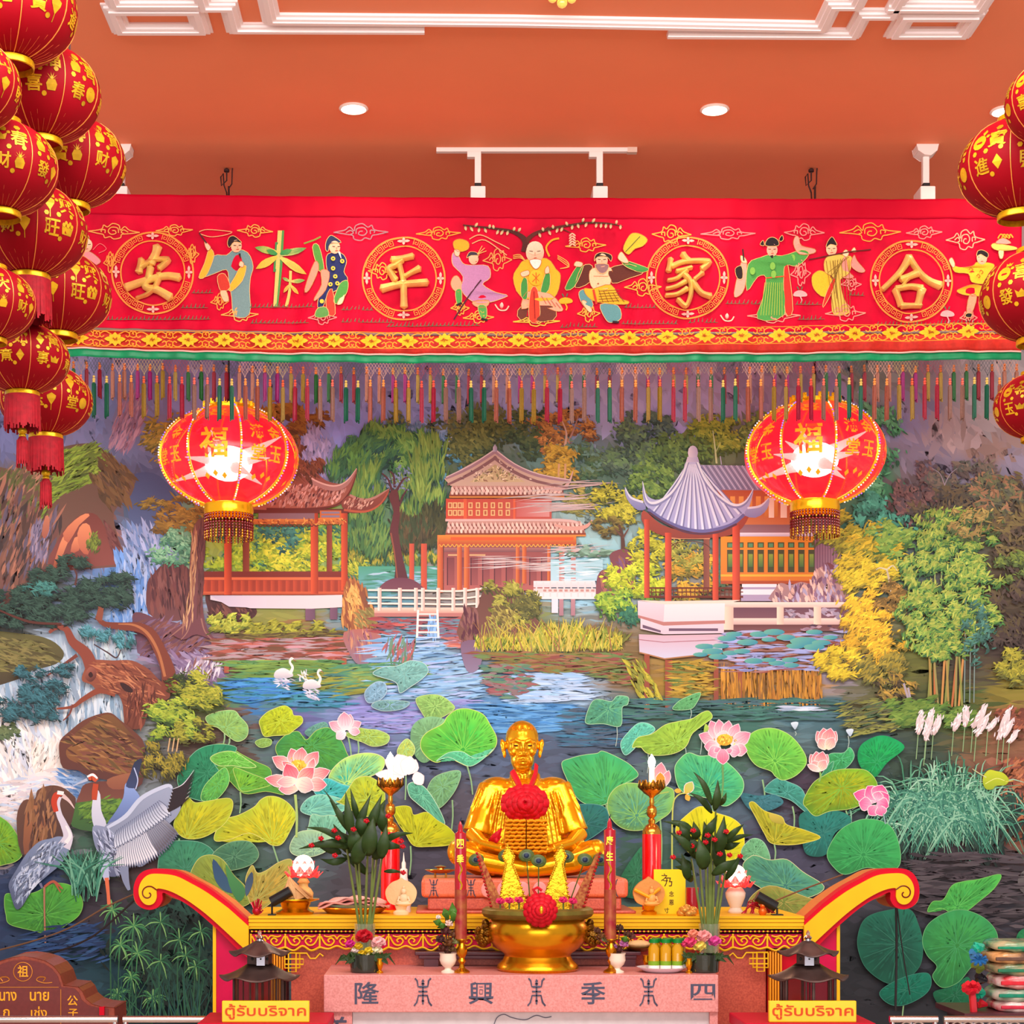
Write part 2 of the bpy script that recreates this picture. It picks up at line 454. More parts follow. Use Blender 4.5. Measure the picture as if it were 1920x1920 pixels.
  ca.data.foreach_set('color', np.concatenate([np.clip(Cc, 0, 1), np.ones((len(Cc), 1))], 1).astype(np.float32).ravel())
  me.materials.append(m)
  o = bpy.data.objects.new(name, me); COL.objects.link(o); return o
A = Paint()
rg = A.rg
# --- ground colours of the canvas
BG = '''0,700,8a8aa8 60,750,6f7490 140,720,8f8aa6 200,760,6c7390 250,800,7a6f80 300,700,7f7f9e 370,720,9092b4 430,700,8a8fb5 500,740,7d86a8
560,760,7d84b0 620,740,8a93b5 660,800,8c90c0 700,720,8d92ba 760,720,8b90b8 800,760,9298c0 860,720,8f92b4 960,740,a3a3c6 1000,740,aaa9c8
1100,740,a9a2c0 1180,760,b3a9c4 1240,790,a8a3c8 1330,740,a79fb6 1400,730,93879c 1480,720,8f8790 1560,740,8f86a0 1620,720,7f8a78 1700,780,8b8398
1760,740,8a7a78 1850,740,9c8d82 1900,720,98897e 1780,820,a3867a 1850,850,9c7c70 1900,880,8f8495 1720,860,8a7f92 1780,880,8f8496
30,820,6b6a86 150,800,77728a 230,830,6d7396 200,900,6b5040 60,900,6b5a48 30,1000,7a5a50 120,1000,8a5f50 200,1000,94604e 270,900,56597a
240,960,4f5f78 280,1000,6a80a4 230,1060,5d86b8 260,1120,6f9ad0 200,1150,8fa6c4 260,1180,a0acc8 50,1100,5a5a48 20,1150,4a4a44 100,1250,a8b4c2
60,1280,b0b8c4 170,1200,a8b8c8 130,1300,bcc4cc 50,1400,d2cfd0 100,1420,ead8cc 30,1480,e8d4cc 130,1450,b5c4d8 20,1530,d8b8b0 0,1350,b5aaa8
330,1000,6f9a70 420,1000,a0b040 500,1050,9aae3a 600,1000,a8b238 680,1000,5a8a58 700,1080,4c8a78 720,1150,6a9aa8 640,860,8a8fb8 760,850,4f7a58
850,850,5e6f48 900,800,6c6d44 960,900,5a6a50 1040,850,6a8a80 1080,980,9ab0a8 1090,1040,a0c8c8 1080,1080,9ac4d4 1140,900,56705c 1200,850,60704e
1300,830,7a8a40 1340,900,6a7850 1400,840,5c6e52 330,1250,7a5a6a 360,1230,80606e 380,1320,6f7a40
450,1230,8a4a38 560,1220,a0543c 420,1300,5f7f48 520,1290,4f8050 470,1310,3f7eb8 620,1270,8a8a40 600,1310,3a7a8a 700,1200,6c8f9a 740,1230,7a9ec0
800,1240,88aed0 840,1280,a0b8d0 760,1280,5f9a8a 900,1240,6f7a88 700,1340,8f8ac4 640,1350,7a86b0 560,1340,6f6aa0 430,1350,6a4e40 400,1400,5a4238
500,1370,57706a 800,1340,8098b8 870,1340,5a8ab0 960,1340,4a86b8 1000,1290,90b4d8 1060,1260,9ab8d8 1100,1290,8aa0b0 1050,1350,4a7a98
1080,1400,4f5a6e 900,1380,54607a 1000,1400,505a70 1140,1260,8a6a48 1000,1230,6a7a48 1100,1230,8a6f40 1180,1250,8f7040 1250,1280,a07a30
1330,1290,a0702c 1420,1280,a8752c 1500,1280,a8762e 1550,1250,9a8a94 1450,1230,9a6048 1350,1230,8f6a60 1200,1340,3f5f60 1300,1340,3f6a5a
1400,1340,3f6e60 1500,1330,5a7f88 1560,1340,4a6a70 1620,1320,6a6440 1600,1380,3f5a5c 1150,1420,4e5868 1250,1400,48705a 1350,1420,4a6a58
1640,900,4a8a60 1660,1000,4a8f70 1720,900,6a5a5a 1760,1000,4f4a50 1700,1000,58545a 1850,1000,5f5a48 1900,1000,6a5a40 1900,1100,5a4a38
1880,1200,4a3a34 1800,1250,504438 1700,1250,6a6a30 1720,1330,4a5030 1800,1320,50602e 1900,1300,8a7a30 1900,1360,8a5a40 1650,1400,3f4a4a
1700,1420,3a4a3c 1880,1480,8f5844 1900,1550,9a5a40 1850,1600,4a3f40 1750,1600,42383a 1700,1500,305040 60,1650,2a3a5a 20,1700,24304e
100,1750,1f3550 180,1700,3a3038 200,1780,1f3f48 300,1780,1f4238 350,1850,1a3038 330,1700,1c2420 200,1600,3f5a48 270,1620,4a3434 400,1600,3f6a50
450,1560,4a5a50 560,1550,5a6a6a 650,1560,505a60 840,1500,55505a 840,1580,4a4450 780,1600,4a4450 700,1640,4a4248 1120,1560,4a5070
1200,1600,3a5a4a 1290,1480,56687a 1400,1500,50626e 1500,1480,4a3a48 1420,1600,4a4658 1520,1600,4a4658 1600,1620,44404a 1650,1560,34383c
1720,1650,40383c 1850,1650,443c40 1700,1750,34343a 1600,1780,26282c 1700,1880,2c2c30 1850,1750,403c44 1900,1680,4c4648 800,1420,55607a 960,1250,60708a
980,1190,7a8040 860,1190,7a7a80 840,1110,9a8a80 930,1100,a07a60 520,1180,8a8a40 1000,1420,4a4e60 1250,1450,5f6f70'''.split()
BP = np.array([[float(q.split(',')[0]), float(q.split(',')[1]), *lin(q.split(',')[2])] for q in BG])
BP[:, 2:] *= np.where(BP[:, 1:2] < 830, np.array([[1.12, 1.22, 1.45]]), 1.0)
def bgcol(x, y):
 d2 = (x[:, None] - BP[None, :, 0]) ** 2 + ((y[:, None] - BP[None, :, 1]) * 1.25) ** 2 + 300
 wt = d2 ** -2.2
 return (wt @ BP[:, 2:]) / wt.sum(1)[:, None]
gx, gy = np.meshgrid(np.linspace(-160, 2080, 200), np.linspace(600, 1960, 130))
gx, gy = gx.ravel(), gy.ravel()
n0, n1 = 200, 130
ii, jj = np.meshgrid(np.arange(n0 - 1), np.arange(n1 - 1)); q = (jj * n0 + ii).ravel()
A.put(np.stack([gx, gy], 1), bgcol(gx, gy), np.stack([q, q + 1, q + 1 + n0, q + n0], 1))
def wash(n, x0, x1, y0, y1, L, W, ang, sp, amp):
 # brush marks over the ground, each in the colour of the ground below it
 x, y = rg.uniform(x0, x1, n), rg.uniform(y0, y1, n)
 c = bgcol(x + rg.normal(0, 14, n), y + rg.normal(0, 10, n)) * (1 + rg.normal(0, amp, (n, 1)))
 A.strokes(x, y, L * rg.uniform(.5, 1.4, n), W * rg.uniform(.5, 1.4, n), ang + rg.normal(0, sp, n), [tuple(k) for k in np.clip(c, .004, 1)], -1)
wash(4200, -100, 2020, 640, 1120, 46, 16, 70, 30, .025)
wash(5200, -100, 2020, 1080, 1460, 52, 8, 0, 5, .09)
wash(3800, -100, 2020, 1420, 1900, 40, 12, 0, 14, .10)
# --- cliffs, hill and falls on the left
A.tex([(235, 740), (262, 735), (276, 775), (248, 842), (205, 835), (215, 790)], 160, ['a9798c', 'b58a98', '8a6a80', '9a7a94'], 34, 6, 115, 8)
A.tex([(40, 790), (110, 780), (130, 830), (60, 850)], 60, ['6a6a88', '585c7c'], 30, 8, 110, 10)
A.poly([(250, 890), (300, 893), (345, 960), (310, 1010), (255, 1000), (235, 930)], '4a4d70', '5a6a90', 90, 4)
A.tex([(225, 990), (300, 985), (330, 1050), (250, 1080)], 120, ['8f9cc0', 'a8b0d0', '7088b4'], 40, 9, 70, 12)
hill = A.poly([(-60, 890), (20, 880), (60, 885), (100, 848), (130, 835), (175, 832), (198, 850), (222, 878), (252, 890), (246, 928), (214, 960), (222, 1010), (238, 1056), (180, 1066), (110, 1075), (50, 1120), (-60, 1130)], '6a5040', '7a5248', 90, 4)
A.tex([(105, 850), (175, 832), (200, 855), (180, 900), (110, 930), (90, 950), (60, 1000), (100, 900)], 420, ['7f9a34', '94a83c', '5f6a30', '6a7a30'], 34, 6, -28, 14)
A.tex([(0, 885), (100, 850), (90, 950), (0, 1000)], 150, ['5a5a34', '8a6a50', '6a6a38', 'b07a60'], 34, 7, -60, 16)
A.tex([(0, 900), (90, 960), (120, 960), (90, 1070), (0, 1120)], 170, ['5a4038', '8a5c4c', 'a86e58', '4a3a38', '7a5048', '6a5a68'], 46, 9, -72, 8)
A.tex([(200, 850), (252, 890), (240, 940), (200, 950), (170, 900)], 90, ['6a4c30', '5a4430', '7a5a38'], 36, 9, 55, 12)
A.tex([(60, 985), (92, 975), (88, 1040), (55, 1070)], 60, ['8a7a90', '6a6078', 'a08a9a'], 26, 6, -75, 8)
rock = [(92, 1068), (110, 1010), (135, 978), (158, 963), (182, 966), (203, 1000), (220, 1030), (238, 1054), (180, 1062)]
A.poly(rock, '7a4038', '8a4c44', 90, 3)
for q in ([(98, 1068), (112, 1020), (122, 1002), (132, 1003), (122, 1030), (108, 1064)], [(118, 1000), (140, 975), (160, 963), (168, 967), (148, 985), (128, 1018)], [(132, 1035), (140, 1008), (150, 1010), (148, 1032)], [(145, 1000), (155, 982), (168, 985), (172, 1010), (165, 1040), (150, 1030)]):
 A.poly(q, 'e88f62', 'b8614a', 90, 2)
A.poly([(78, 1000), (85, 968), (92, 970), (92, 995), (84, 1010)], 'c87a5c', 'a05a4a', 90, 2)
A.blob(176, 1020, 12, 20, 60, ['5f6a30', '7a8a34'], 14, 4, 100, 15)
A.tex([(190, 965), (208, 985), (240, 1052), (215, 1050)], 40, ['6a3a3a', '7a4844'], 24, 5, 62, 8)
# falls, foam
A.tex([(215, 1040), (275, 1060), (285, 1180), (205, 1190), (230, 1100)], 200, ['6f9ad6', '88a8d8', '5d86c0', 'a8b8d8'], 46, 11, 82, 10)
A.tex([(30, 1240), (170, 1190), (240, 1190), (240, 1350), (140, 1360), (60, 1420), (0, 1400), (0, 1280)], 420, ['c8d2da', 'b4c4d0', 'dfe2e4', 'a4b4c4', '90a8bc'], 60, 10, 84, 12)
A.tex([(0, 1350), (60, 1340), (120, 1390), (115, 1450), (60, 1540), (0, 1540)], 330, ['f2e6de', 'e8d8d0', 'd8d8e0', 'f6ece4', 'c8ccd8'], 46, 11, 78, 16)
A.tex([(62, 1400), (90, 1396), (112, 1404), (110, 1440), (70, 1460)], 120, ['fbe8d8', 'f4dccc', 'fff2e6'], 34, 8, 105, 10)
A.tex([(0, 1470), (110, 1440), (155, 1450), (120, 1480), (40, 1520), (0, 1560)], 120, ['f4e0d8', 'e6d4d4', 'c8d0e0'], 40, 8, 0, 10)
A.tex([(105, 1445), (150, 1440), (160, 1465), (150, 1500), (120, 1470)], 50, ['7a98c4', '9ab0d0', '5f86b8'], 30, 7, 20, 10)
A.blob(12, 1370, 26, 14, 60, ['5a6a48', '6f7a50'], 18, 7, 20, 20)
A.poly([(-60, 1190), (40, 1188), (95, 1200), (120, 1225), (105, 1245), (60, 1258), (30, 1275), (-60, 1290)], '6a6238', '4a3c30', 90, 4)
A.tex([(0, 1195), (90, 1205), (105, 1240), (20, 1262), (0, 1262)], 130, ['7a7240', '5a5030', '8a7c48'], 34, 6, 15, 12)
# --- rocks and trunk by the left pavilion
A.poly([(278, 1150), (276, 1095), (288, 1076), (305, 1058), (324, 1053), (345, 1060), (360, 1080), (356, 1150), (320, 1165)], '5f3434', '6f4444', 90, 3)
A.tex([(282, 1090), (325, 1058), (350, 1080), (345, 1150), (285, 1145)], 90, ['7a4640', '4f2c30', '6a3a3a', '80504a'], 40, 8, 84, 6)
A.poly([(248, 1156), (262, 1148), (300, 1162), (340, 1170), (390, 1195), (380, 1235), (270, 1232), (255, 1200)], '6a4048', '7a5a70', 90, 3)
A.tex([(255, 1160), (340, 1172), (390, 1200), (380, 1235), (270, 1230)], 120, ['7a4a44', '8a5a5a', '6a4250', '7f6078'], 34, 7, -38, 14)
A.poly([(385, 1110), (420, 1111), (450, 1114), (470, 1128), (482, 1146), (472, 1160), (440, 1168), (400, 1165)], '5a3230', '4a2a2c', 90, 3)
A.tex([(390, 1115), (450, 1118), (475, 1145), (440, 1164), (395, 1160)], 60, ['6f403a', '4a2828', '7a4a40'], 24, 7, 60, 20)
# misty cascade under the tree
A.tex([(255, 1235), (395, 1225), (420, 1262), (340, 1300), (330, 1250), (290, 1245)], 150, ['7a6080', '8a7090', '9a86a4', 'a890a4'], 40, 9, 30, 16)
A.tex([(335, 1255), (410, 1225), (420, 1255), (350, 1300)], 60, ['d8ccd4', 'b8a0a8', '8a5a54', 'e8dce0'], 26, 5, 108, 10)
# --- background foliage behind the left half
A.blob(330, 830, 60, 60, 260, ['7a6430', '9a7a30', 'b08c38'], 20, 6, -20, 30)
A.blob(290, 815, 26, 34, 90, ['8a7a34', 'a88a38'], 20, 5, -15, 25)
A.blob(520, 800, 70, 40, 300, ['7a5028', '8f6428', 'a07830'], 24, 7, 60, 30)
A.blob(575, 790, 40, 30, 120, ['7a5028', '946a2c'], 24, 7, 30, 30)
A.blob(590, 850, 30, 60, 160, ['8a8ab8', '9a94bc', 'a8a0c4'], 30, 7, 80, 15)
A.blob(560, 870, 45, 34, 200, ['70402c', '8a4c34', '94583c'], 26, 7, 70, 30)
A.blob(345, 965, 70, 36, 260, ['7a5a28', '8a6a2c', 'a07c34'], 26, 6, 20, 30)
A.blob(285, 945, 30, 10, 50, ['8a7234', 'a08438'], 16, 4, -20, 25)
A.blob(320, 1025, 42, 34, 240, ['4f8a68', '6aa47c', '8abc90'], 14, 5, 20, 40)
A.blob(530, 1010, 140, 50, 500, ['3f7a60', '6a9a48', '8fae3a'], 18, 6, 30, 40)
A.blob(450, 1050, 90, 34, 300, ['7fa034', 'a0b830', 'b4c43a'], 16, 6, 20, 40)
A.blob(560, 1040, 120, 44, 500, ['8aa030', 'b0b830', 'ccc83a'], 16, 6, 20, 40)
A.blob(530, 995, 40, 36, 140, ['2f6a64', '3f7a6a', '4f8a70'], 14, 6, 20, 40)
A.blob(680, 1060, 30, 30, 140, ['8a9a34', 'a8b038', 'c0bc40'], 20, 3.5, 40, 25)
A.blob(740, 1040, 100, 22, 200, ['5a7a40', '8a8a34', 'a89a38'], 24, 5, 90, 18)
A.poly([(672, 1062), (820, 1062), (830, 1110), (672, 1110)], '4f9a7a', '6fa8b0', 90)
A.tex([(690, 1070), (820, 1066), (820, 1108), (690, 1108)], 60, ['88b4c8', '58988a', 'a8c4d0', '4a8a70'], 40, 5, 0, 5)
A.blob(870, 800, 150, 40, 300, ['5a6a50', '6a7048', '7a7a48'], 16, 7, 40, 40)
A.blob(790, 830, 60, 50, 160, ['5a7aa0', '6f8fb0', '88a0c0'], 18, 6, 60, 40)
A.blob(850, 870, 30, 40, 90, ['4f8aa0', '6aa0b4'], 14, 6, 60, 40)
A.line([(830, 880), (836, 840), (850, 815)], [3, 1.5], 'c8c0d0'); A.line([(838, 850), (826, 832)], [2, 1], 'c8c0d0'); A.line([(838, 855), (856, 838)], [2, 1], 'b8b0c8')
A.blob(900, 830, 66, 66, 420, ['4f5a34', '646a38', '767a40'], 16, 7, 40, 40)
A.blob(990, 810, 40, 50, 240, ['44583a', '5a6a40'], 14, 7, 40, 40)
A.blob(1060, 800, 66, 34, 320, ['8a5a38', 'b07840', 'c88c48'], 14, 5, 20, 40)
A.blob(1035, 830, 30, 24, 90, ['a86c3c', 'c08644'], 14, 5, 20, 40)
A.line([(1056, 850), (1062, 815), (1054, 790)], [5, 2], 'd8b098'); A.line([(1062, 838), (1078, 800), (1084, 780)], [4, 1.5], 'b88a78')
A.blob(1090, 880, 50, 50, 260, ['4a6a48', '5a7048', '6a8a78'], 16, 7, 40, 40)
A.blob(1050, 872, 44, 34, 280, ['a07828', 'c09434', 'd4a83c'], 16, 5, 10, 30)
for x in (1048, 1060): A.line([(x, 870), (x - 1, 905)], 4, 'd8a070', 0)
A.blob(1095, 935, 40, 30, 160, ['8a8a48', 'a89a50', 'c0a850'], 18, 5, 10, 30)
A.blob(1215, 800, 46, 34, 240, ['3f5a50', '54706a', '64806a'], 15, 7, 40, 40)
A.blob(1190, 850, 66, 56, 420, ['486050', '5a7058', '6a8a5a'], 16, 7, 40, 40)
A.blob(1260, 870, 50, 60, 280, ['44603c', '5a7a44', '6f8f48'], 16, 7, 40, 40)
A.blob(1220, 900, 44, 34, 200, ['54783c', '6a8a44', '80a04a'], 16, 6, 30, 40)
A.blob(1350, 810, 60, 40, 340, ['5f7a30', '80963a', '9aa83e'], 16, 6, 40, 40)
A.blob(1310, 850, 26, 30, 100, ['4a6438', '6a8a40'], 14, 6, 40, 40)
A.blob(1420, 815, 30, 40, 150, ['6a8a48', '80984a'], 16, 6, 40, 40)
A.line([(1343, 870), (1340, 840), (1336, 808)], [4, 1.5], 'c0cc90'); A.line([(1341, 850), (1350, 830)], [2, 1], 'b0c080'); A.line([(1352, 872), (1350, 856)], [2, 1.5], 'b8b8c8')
# --- willow
A.blob(740, 830, 70, 48, 500, ['2f5a3c', '3f6f3e', '5a8a44', '78a04c'], 34, 6, 82, 30, arc=-35)
A.blob(680, 850, 60, 34, 300, ['2f5a4c', '3f6f4a', '4f8048'], 30, 6, 120, 25)
A.blob(660, 880, 40, 40, 180, ['3a6a44', '5a8a40'], 34, 6, 105, 14)
A.blob(690, 940, 30, 70, 320, ['3a6a48', '548040', '7a9a44'], 44, 5, 94, 8)
A.blob(790, 920, 46, 100, 520, ['2f5040', '4a7840', '6a8c40', '88a048'], 50, 5, 88, 8)
A.blob(810, 990, 28, 44, 220, ['34382c', '40442c', '4a4a2c'], 34, 5, 92, 8)
A.blob(690, 1000, 40, 40, 240, ['34583c', '4a7440', '6a8a44'], 36, 5, 95, 8)
A.blob(770, 990, 36, 34, 160, ['4a402c', '5a4a30', '3f4a30'], 34, 6, 90, 10)
A.blob(745, 895, 24, 24, 60, ['8a96b0', '7a8aa8'], 10, 4, 40, 40)
for q in ([(736, 925), (728, 900), (716, 888)], [(740, 915), (738, 892), (730, 884)], [(744, 920), (756, 900), (766, 896)], [(748, 950), (756, 930), (764, 918)]): A.line(q, [5, 2], '5a3034')
A.poly([(729, 930), (738, 960), (731, 1000), (742, 1050), (741, 1095), (765, 1095), (756, 1050), (747, 1000), (750, 965), (745, 920)], '6a3434', '5a2c34', 90, 3)
A.line([(733, 1000), (740, 1040), (745, 1085)], [3, 2], '90503c')
for x, w_ in ((772, 9), (795, 11)):
 A.poly([(x - w_ / 2, 1020), (x + w_ / 2, 1020), (x + w_ / 2, 1108), (x - w_ / 2, 1108)], 'd05a38', 'b84a3c', 0)
A.poly([(715, 1108), (722, 1092), (745, 1084), (775, 1088), (792, 1108)], '6f3c4c', '7a4a54', 90, 3)
# --- left pavilion
def rects(lst, c1, c2=None, ang=0):
 for x0, y0, x1, y1 in lst: A.poly([(x0, y0), (x1, y0), (x1, y1), (x0, y1)], c1, c2, ang)
def tiles(pts, n, c1, c2, L, W, ang): A.tex(pts, n, [c1, c2], L, W, ang, 4)
rects([(456, 985, 468, 1078), (613, 985, 623, 1078)], '7a3424', '8f4430')
rects([(380, 1072, 652, 1084)], '7a2c24'); rects([(380, 1083, 652, 1088)], 'd86a40')
rects([(380, 1088, 652, 1112)], '9a3a28')
rects([(x, 1089, x + 8, 1110) for x in range(382, 650, 14)], 'c04c30', 'a03c28')
rects([(376, 1110, 652, 1116)], 'd06038', 'a84830', 90)
rects([(421, 975, 435, 1116), (583, 960, 597, 1114), (640, 955, 652, 1108)], 'd8552f', '963420')
rects([(485, 962, 590, 976)], '8a6a70'); rects([(395, 955, 655, 963)], '6a3028')
rects([(395, 974, 590, 984), (597, 972, 642, 984)], 'd8803c', 'b0602c', 90); rects([(600, 958, 640, 972)], 'c86a38'); rects([(603, 960, 637, 964), (603, 967, 637, 971)], '8a7a8a')
A.tex([(480, 974), (650, 974), (650, 985), (480, 985)], 60, ['f0a850', '8a4428'], 8, 2.5, 30, 40)
for k in range(14): A.line([(485 + k * 8, 984), (489 + k * 8, 988), (493 + k * 8, 984)], 2, '6a3828')
A.poly([(395, 1117), (585, 1117), (642, 1116), (642, 1139), (585, 1142), (470, 1141), (395, 1125)], 'cfc0c8', 'e8d0cc', 0)
A.poly([(395, 1117), (500, 1117), (500, 1141), (430, 1138)], 'c4b4c4', 'd8c8cc', 0)
rects([(573, 1142, 591, 1164), (619, 1140, 633, 1162)], '7a5468', '6a4a5c')
roof = [(440, 950), (480, 925), (510, 905), (545, 880), (565, 872), (590, 884), (612, 902), (640, 908), (655, 898), (669, 880), (667, 898), (658, 922), (645, 940), (628, 951), (580, 955), (500, 957)]
A.poly(roof, '8a4a40', 'a8604c', 90, 3)
A.tex([(500, 950), (540, 905), (600, 912), (650, 920), (630, 945), (560, 952)], 200, ['d8a090', 'c08878', '6f3a38', 'b87868'], 12, 5, -62, 6)
A.tex([(500, 900), (565, 872), (600, 895), (560, 905)], 60, ['90503c', '7a4434'], 22, 5, 35, 15)
A.line([(556, 878), (590, 905), (625, 917), (650, 908), (669, 880)], [8, 9, 9, 7, 2], 'b07a70'); A.line([(556, 875), (590, 901), (625, 912), (650, 903), (669, 879)], [3, 3, 3, 2, 1], 'e0b0a0')
A.line([(500, 955), (580, 955), (630, 948), (655, 925), (668, 890)], [4, 4, 4, 3, 1], '6a2c24')
A.poly([(640, 945), (657, 929), (672, 936), (690, 938), (712, 930), (730, 917), (724, 936), (708, 952), (686, 961), (655, 962)], '9a5040', '7a3830', 90, 3)
A.tex([(645, 944), (660, 932), (700, 940), (690, 954), (655, 956)], 60, ['d8a48c', 'b87c68', '7a4038'], 9, 4, -60, 8)
A.line([(656, 929), (675, 937), (698, 936), (730, 917)], [4, 5, 5, 1], 'b88070'); A.line([(645, 957), (685, 960), (712, 947), (729, 922)], [4, 4, 3, 1], 'b8583c')
A.blob(575, 880, 26, 18, 70, ['70402c', '8a5034'], 18, 5, 70, 30)
# trunk of the tall tree at its left
A.poly([(365, 985), (388, 975), (384, 1030), (380, 1080), (382, 1150), (392, 1185), (410, 1205), (370, 1190), (345, 1200), (320, 1185), (348, 1165), (356, 1120), (356, 1060)], '7a4c40', '6f4048', 90, 3)
A.tex([(360, 1000), (372, 1000), (368, 1080), (362, 1160), (340, 1185), (356, 1110)], 70, ['c08a60', 'a87450', '94604c', 'c89a70'], 34, 3.5, 94, 6)
A.tex([(372, 990), (386, 985), (380, 1150), (370, 1150)], 50, ['5a3434', '6a3c3a'], 34, 4, 92, 5)
for q in ([(350, 1170), (335, 1182), (318, 1196)], [(360, 1160), (352, 1185), (340, 1200)], [(378, 1160), (385, 1185), (402, 1203)]): A.line(q, [3, 1.5], '9a6a5c')
# grass bank, boulder
A.blob(520, 1180, 130, 14, 420, ['6a6a2c', '8a8a2c', 'a4a034'], 18, 4, -10, 18)
A.blob(430, 1165, 40, 16, 120, ['7a8a30', 'a8a83a', 'b8bc48'], 16, 5, -30, 40)
A.tex([(420, 1190), (650, 1182), (655, 1195), (420, 1202)], 70, ['5a4a2c', '7a6a34'], 30, 4, 0, 4)
A.poly([(396, 1198), (655, 1194), (640, 1240), (560, 1236), (400, 1240)], '9a4a3c', '7a4438', 90)
A.tex([(400, 1200), (650, 1196), (640, 1238), (400, 1240)], 160, ['b86050', '8a4a3c', 'a89090', '6f4a34', 'c08a90'], 60, 6, -1, 3)
bo = [(643, 1128), (646, 1102), (654, 1088), (667, 1088), (677, 1098), (688, 1108), (687, 1126), (700, 1136), (706, 1160), (709, 1176), (690, 1183), (655, 1180), (641, 1164)]
A.poly(bo, 'a86438', '6a3c34', 0, 3)
A.tex(bo, 70, ['d09450', 'b87440', '8a4c34'], 26, 6, 76, 12); A.tex([(650, 1110), (670, 1095), (675, 1130), (655, 1160)], 40, ['e8b060', 'd89a50'], 20, 5, 80, 14)
A.tex([(665, 1150), (700, 1140), (706, 1170), (670, 1178)], 30, ['8a7a44', '9a8a50'], 20, 6, 40, 14)
A.poly([(645, 1186), (706, 1182), (716, 1215), (700, 1238), (675, 1248), (655, 1225)], 'b0685c', '8a7080', 90, 3); A.tex([(650, 1190), (700, 1188), (705, 1230), (665, 1230)], 40, ['d0906c', '9a6070', 'a87870'], 30, 5, 80, 8)
# pond colours under the pavilion
rects([(421, 1240, 430, 1262), (615, 1235, 624, 1280), (641, 1235, 650, 1275)], 'a8503c')
A.tex([(430, 1240), (640, 1238), (640, 1262), (440, 1275)], 160, ['6a8a40', '7a9a44', '5a8a50'], 60, 5, 0, 3)
A.tex([(430, 1275), (520, 1272), (560, 1300), (450, 1320)], 140, ['3f7ec4', '3a8ab0', '4a90c8', '3f7a80'], 60, 6, 0, 3)
A.tex([(540, 1270), (720, 1250), (780, 1265), (640, 1310)], 160, ['8a8a34', '9a9a3c', '6a8a48', '4a7a70'], 60, 6, -3, 5)
A.tex([(560, 1300), (640, 1300), (660, 1325), (540, 1325)], 60, ['2f7a8c', '3f8a9a', '4f8ab0'], 50, 6, 0, 4)
A.tex([(700, 1190), (830, 1190), (900, 1260), (900, 1330), (720, 1330), (690, 1240)], 260, ['8ab4dc', '78a8d0', '9ac0e0', 'a8b8dc', '88aac0'], 60, 6, -4, 5)
A.tex([(720, 1200), (780, 1200), (770, 1250), (720, 1240)], 40, ['b0605c', '9a6470', '6a8a70'], 30, 6, 100, 12)
A.tex([(830, 1190), (900, 1190), (895, 1215), (840, 1212)], 50, ['c86a5c', 'd07a68', 'a86a70'], 36, 5, 0, 4)
A.tex([(660, 1325), (900, 1310), (800, 1370), (660, 1380)], 200, ['9490cc', '8a88c4', 'a09cd0', '7a90c0'], 60, 6, 0, 4)
A.tex([(900, 1320), (1060, 1320), (1060, 1370), (900, 1375)], 160, ['4a8ac4', '5a98cc', '3f7ab0', '6aa4d0'], 70, 6, 0, 3)
A.tex([(950, 1270), (1080, 1250), (1100, 1310), (950, 1322)], 160, ['a8c4e4', '98bce0', 'b8cce4'], 60, 6, 0, 4)
A.tex([(1060, 1330), (1200, 1330), (1160, 1400), (1060, 1400)], 120, ['3a6a80', '44607a', '4f5f70', '3f7a98'], 60, 6, 0, 4)
A.tex([(620, 1250), (780, 1240), (800, 1265), (660, 1290)], 70, ['6a9a60', '4f8a68', '8aa050'], 50, 6, -3, 5)
# swans
for sx, sy, k in ((532, 1268, 1.0), (585, 1288, .95)):
 A.poly([(sx - 18 * k, sy), (sx - 14 * k, sy - 10 * k), (sx, sy - 15 * k), (sx + 14 * k, sy - 8 * k), (sx + 18 * k, sy), (sx + 6 * k, sy + 4 * k), (sx - 12 * k, sy + 5 * k)], 'f4ece4', 'b8b0b8', 90, 4)
 A.line([(sx + 12 * k, sy - 4 * k), (sx + 17 * k, sy - 16 * k), (sx + 12 * k, sy - 26 * k), (sx + 15 * k, sy - 33 * k), (sx + 20 * k, sy - 30 * k)], [7 * k, 5 * k, 4 * k, 5 * k, 2], 'f0e4d8')
 A.line([(sx + 18 * k, sy - 31 * k), (sx + 24 * k, sy - 27 * k)], [2.5, 1], '8a5a34')
 A.tex([(sx - 17 * k, sy + 6), (sx + 18 * k, sy + 5), (sx + 12 * k, sy + 26), (sx - 8 * k, sy + 20)], 24, ['c8c4d4', 'a8a8c0', 'dcd4dc'], 16, 3, 20, 20)
A.tex([(560, 1262), (578, 1258), (580, 1276), (562, 1276)], 14, ['e8e0d8', 'c8c4cc'], 12, 3, 70, 30)
# --- central hall
rects([(832, 1022, 1030, 1108)], '8f4a48', 'b0605a', 90)
for x in range(838, 1030, 22): rects([(x, 1046, x + 14, 1098)], '7a3c40', '9a5250', 90); rects([(x, 1046, x + 2, 1098)], '5a2c34')
rects([(832, 1028, 1030, 1036)], 'a86a64', '7a4a4c', 90); rects([(880, 1040, 910, 1043), (840, 1040, 860, 1043)], 'd0a070')
rects([(820, 1004, 831, 1112), (857, 1020, 866, 1110), (870, 1020, 880, 1110), (967, 1020, 974, 1095), (979, 1020, 987, 1095), (1026, 1012, 1032, 1090), (1048, 1012, 1058, 1090), (1070, 1012, 1079, 1092)], 'e07a40', 'a8422c')
rects([(822, 1004, 1080, 1022)], 'e08a34', 'b84a30', 90); rects([(845, 1008, 1075, 1014)], 'e0582c')
for k in range(32): A.line([(824 + k * 8, 1021), (828 + k * 8, 1026), (832 + k * 8, 1021)], 2, 'd8963c')
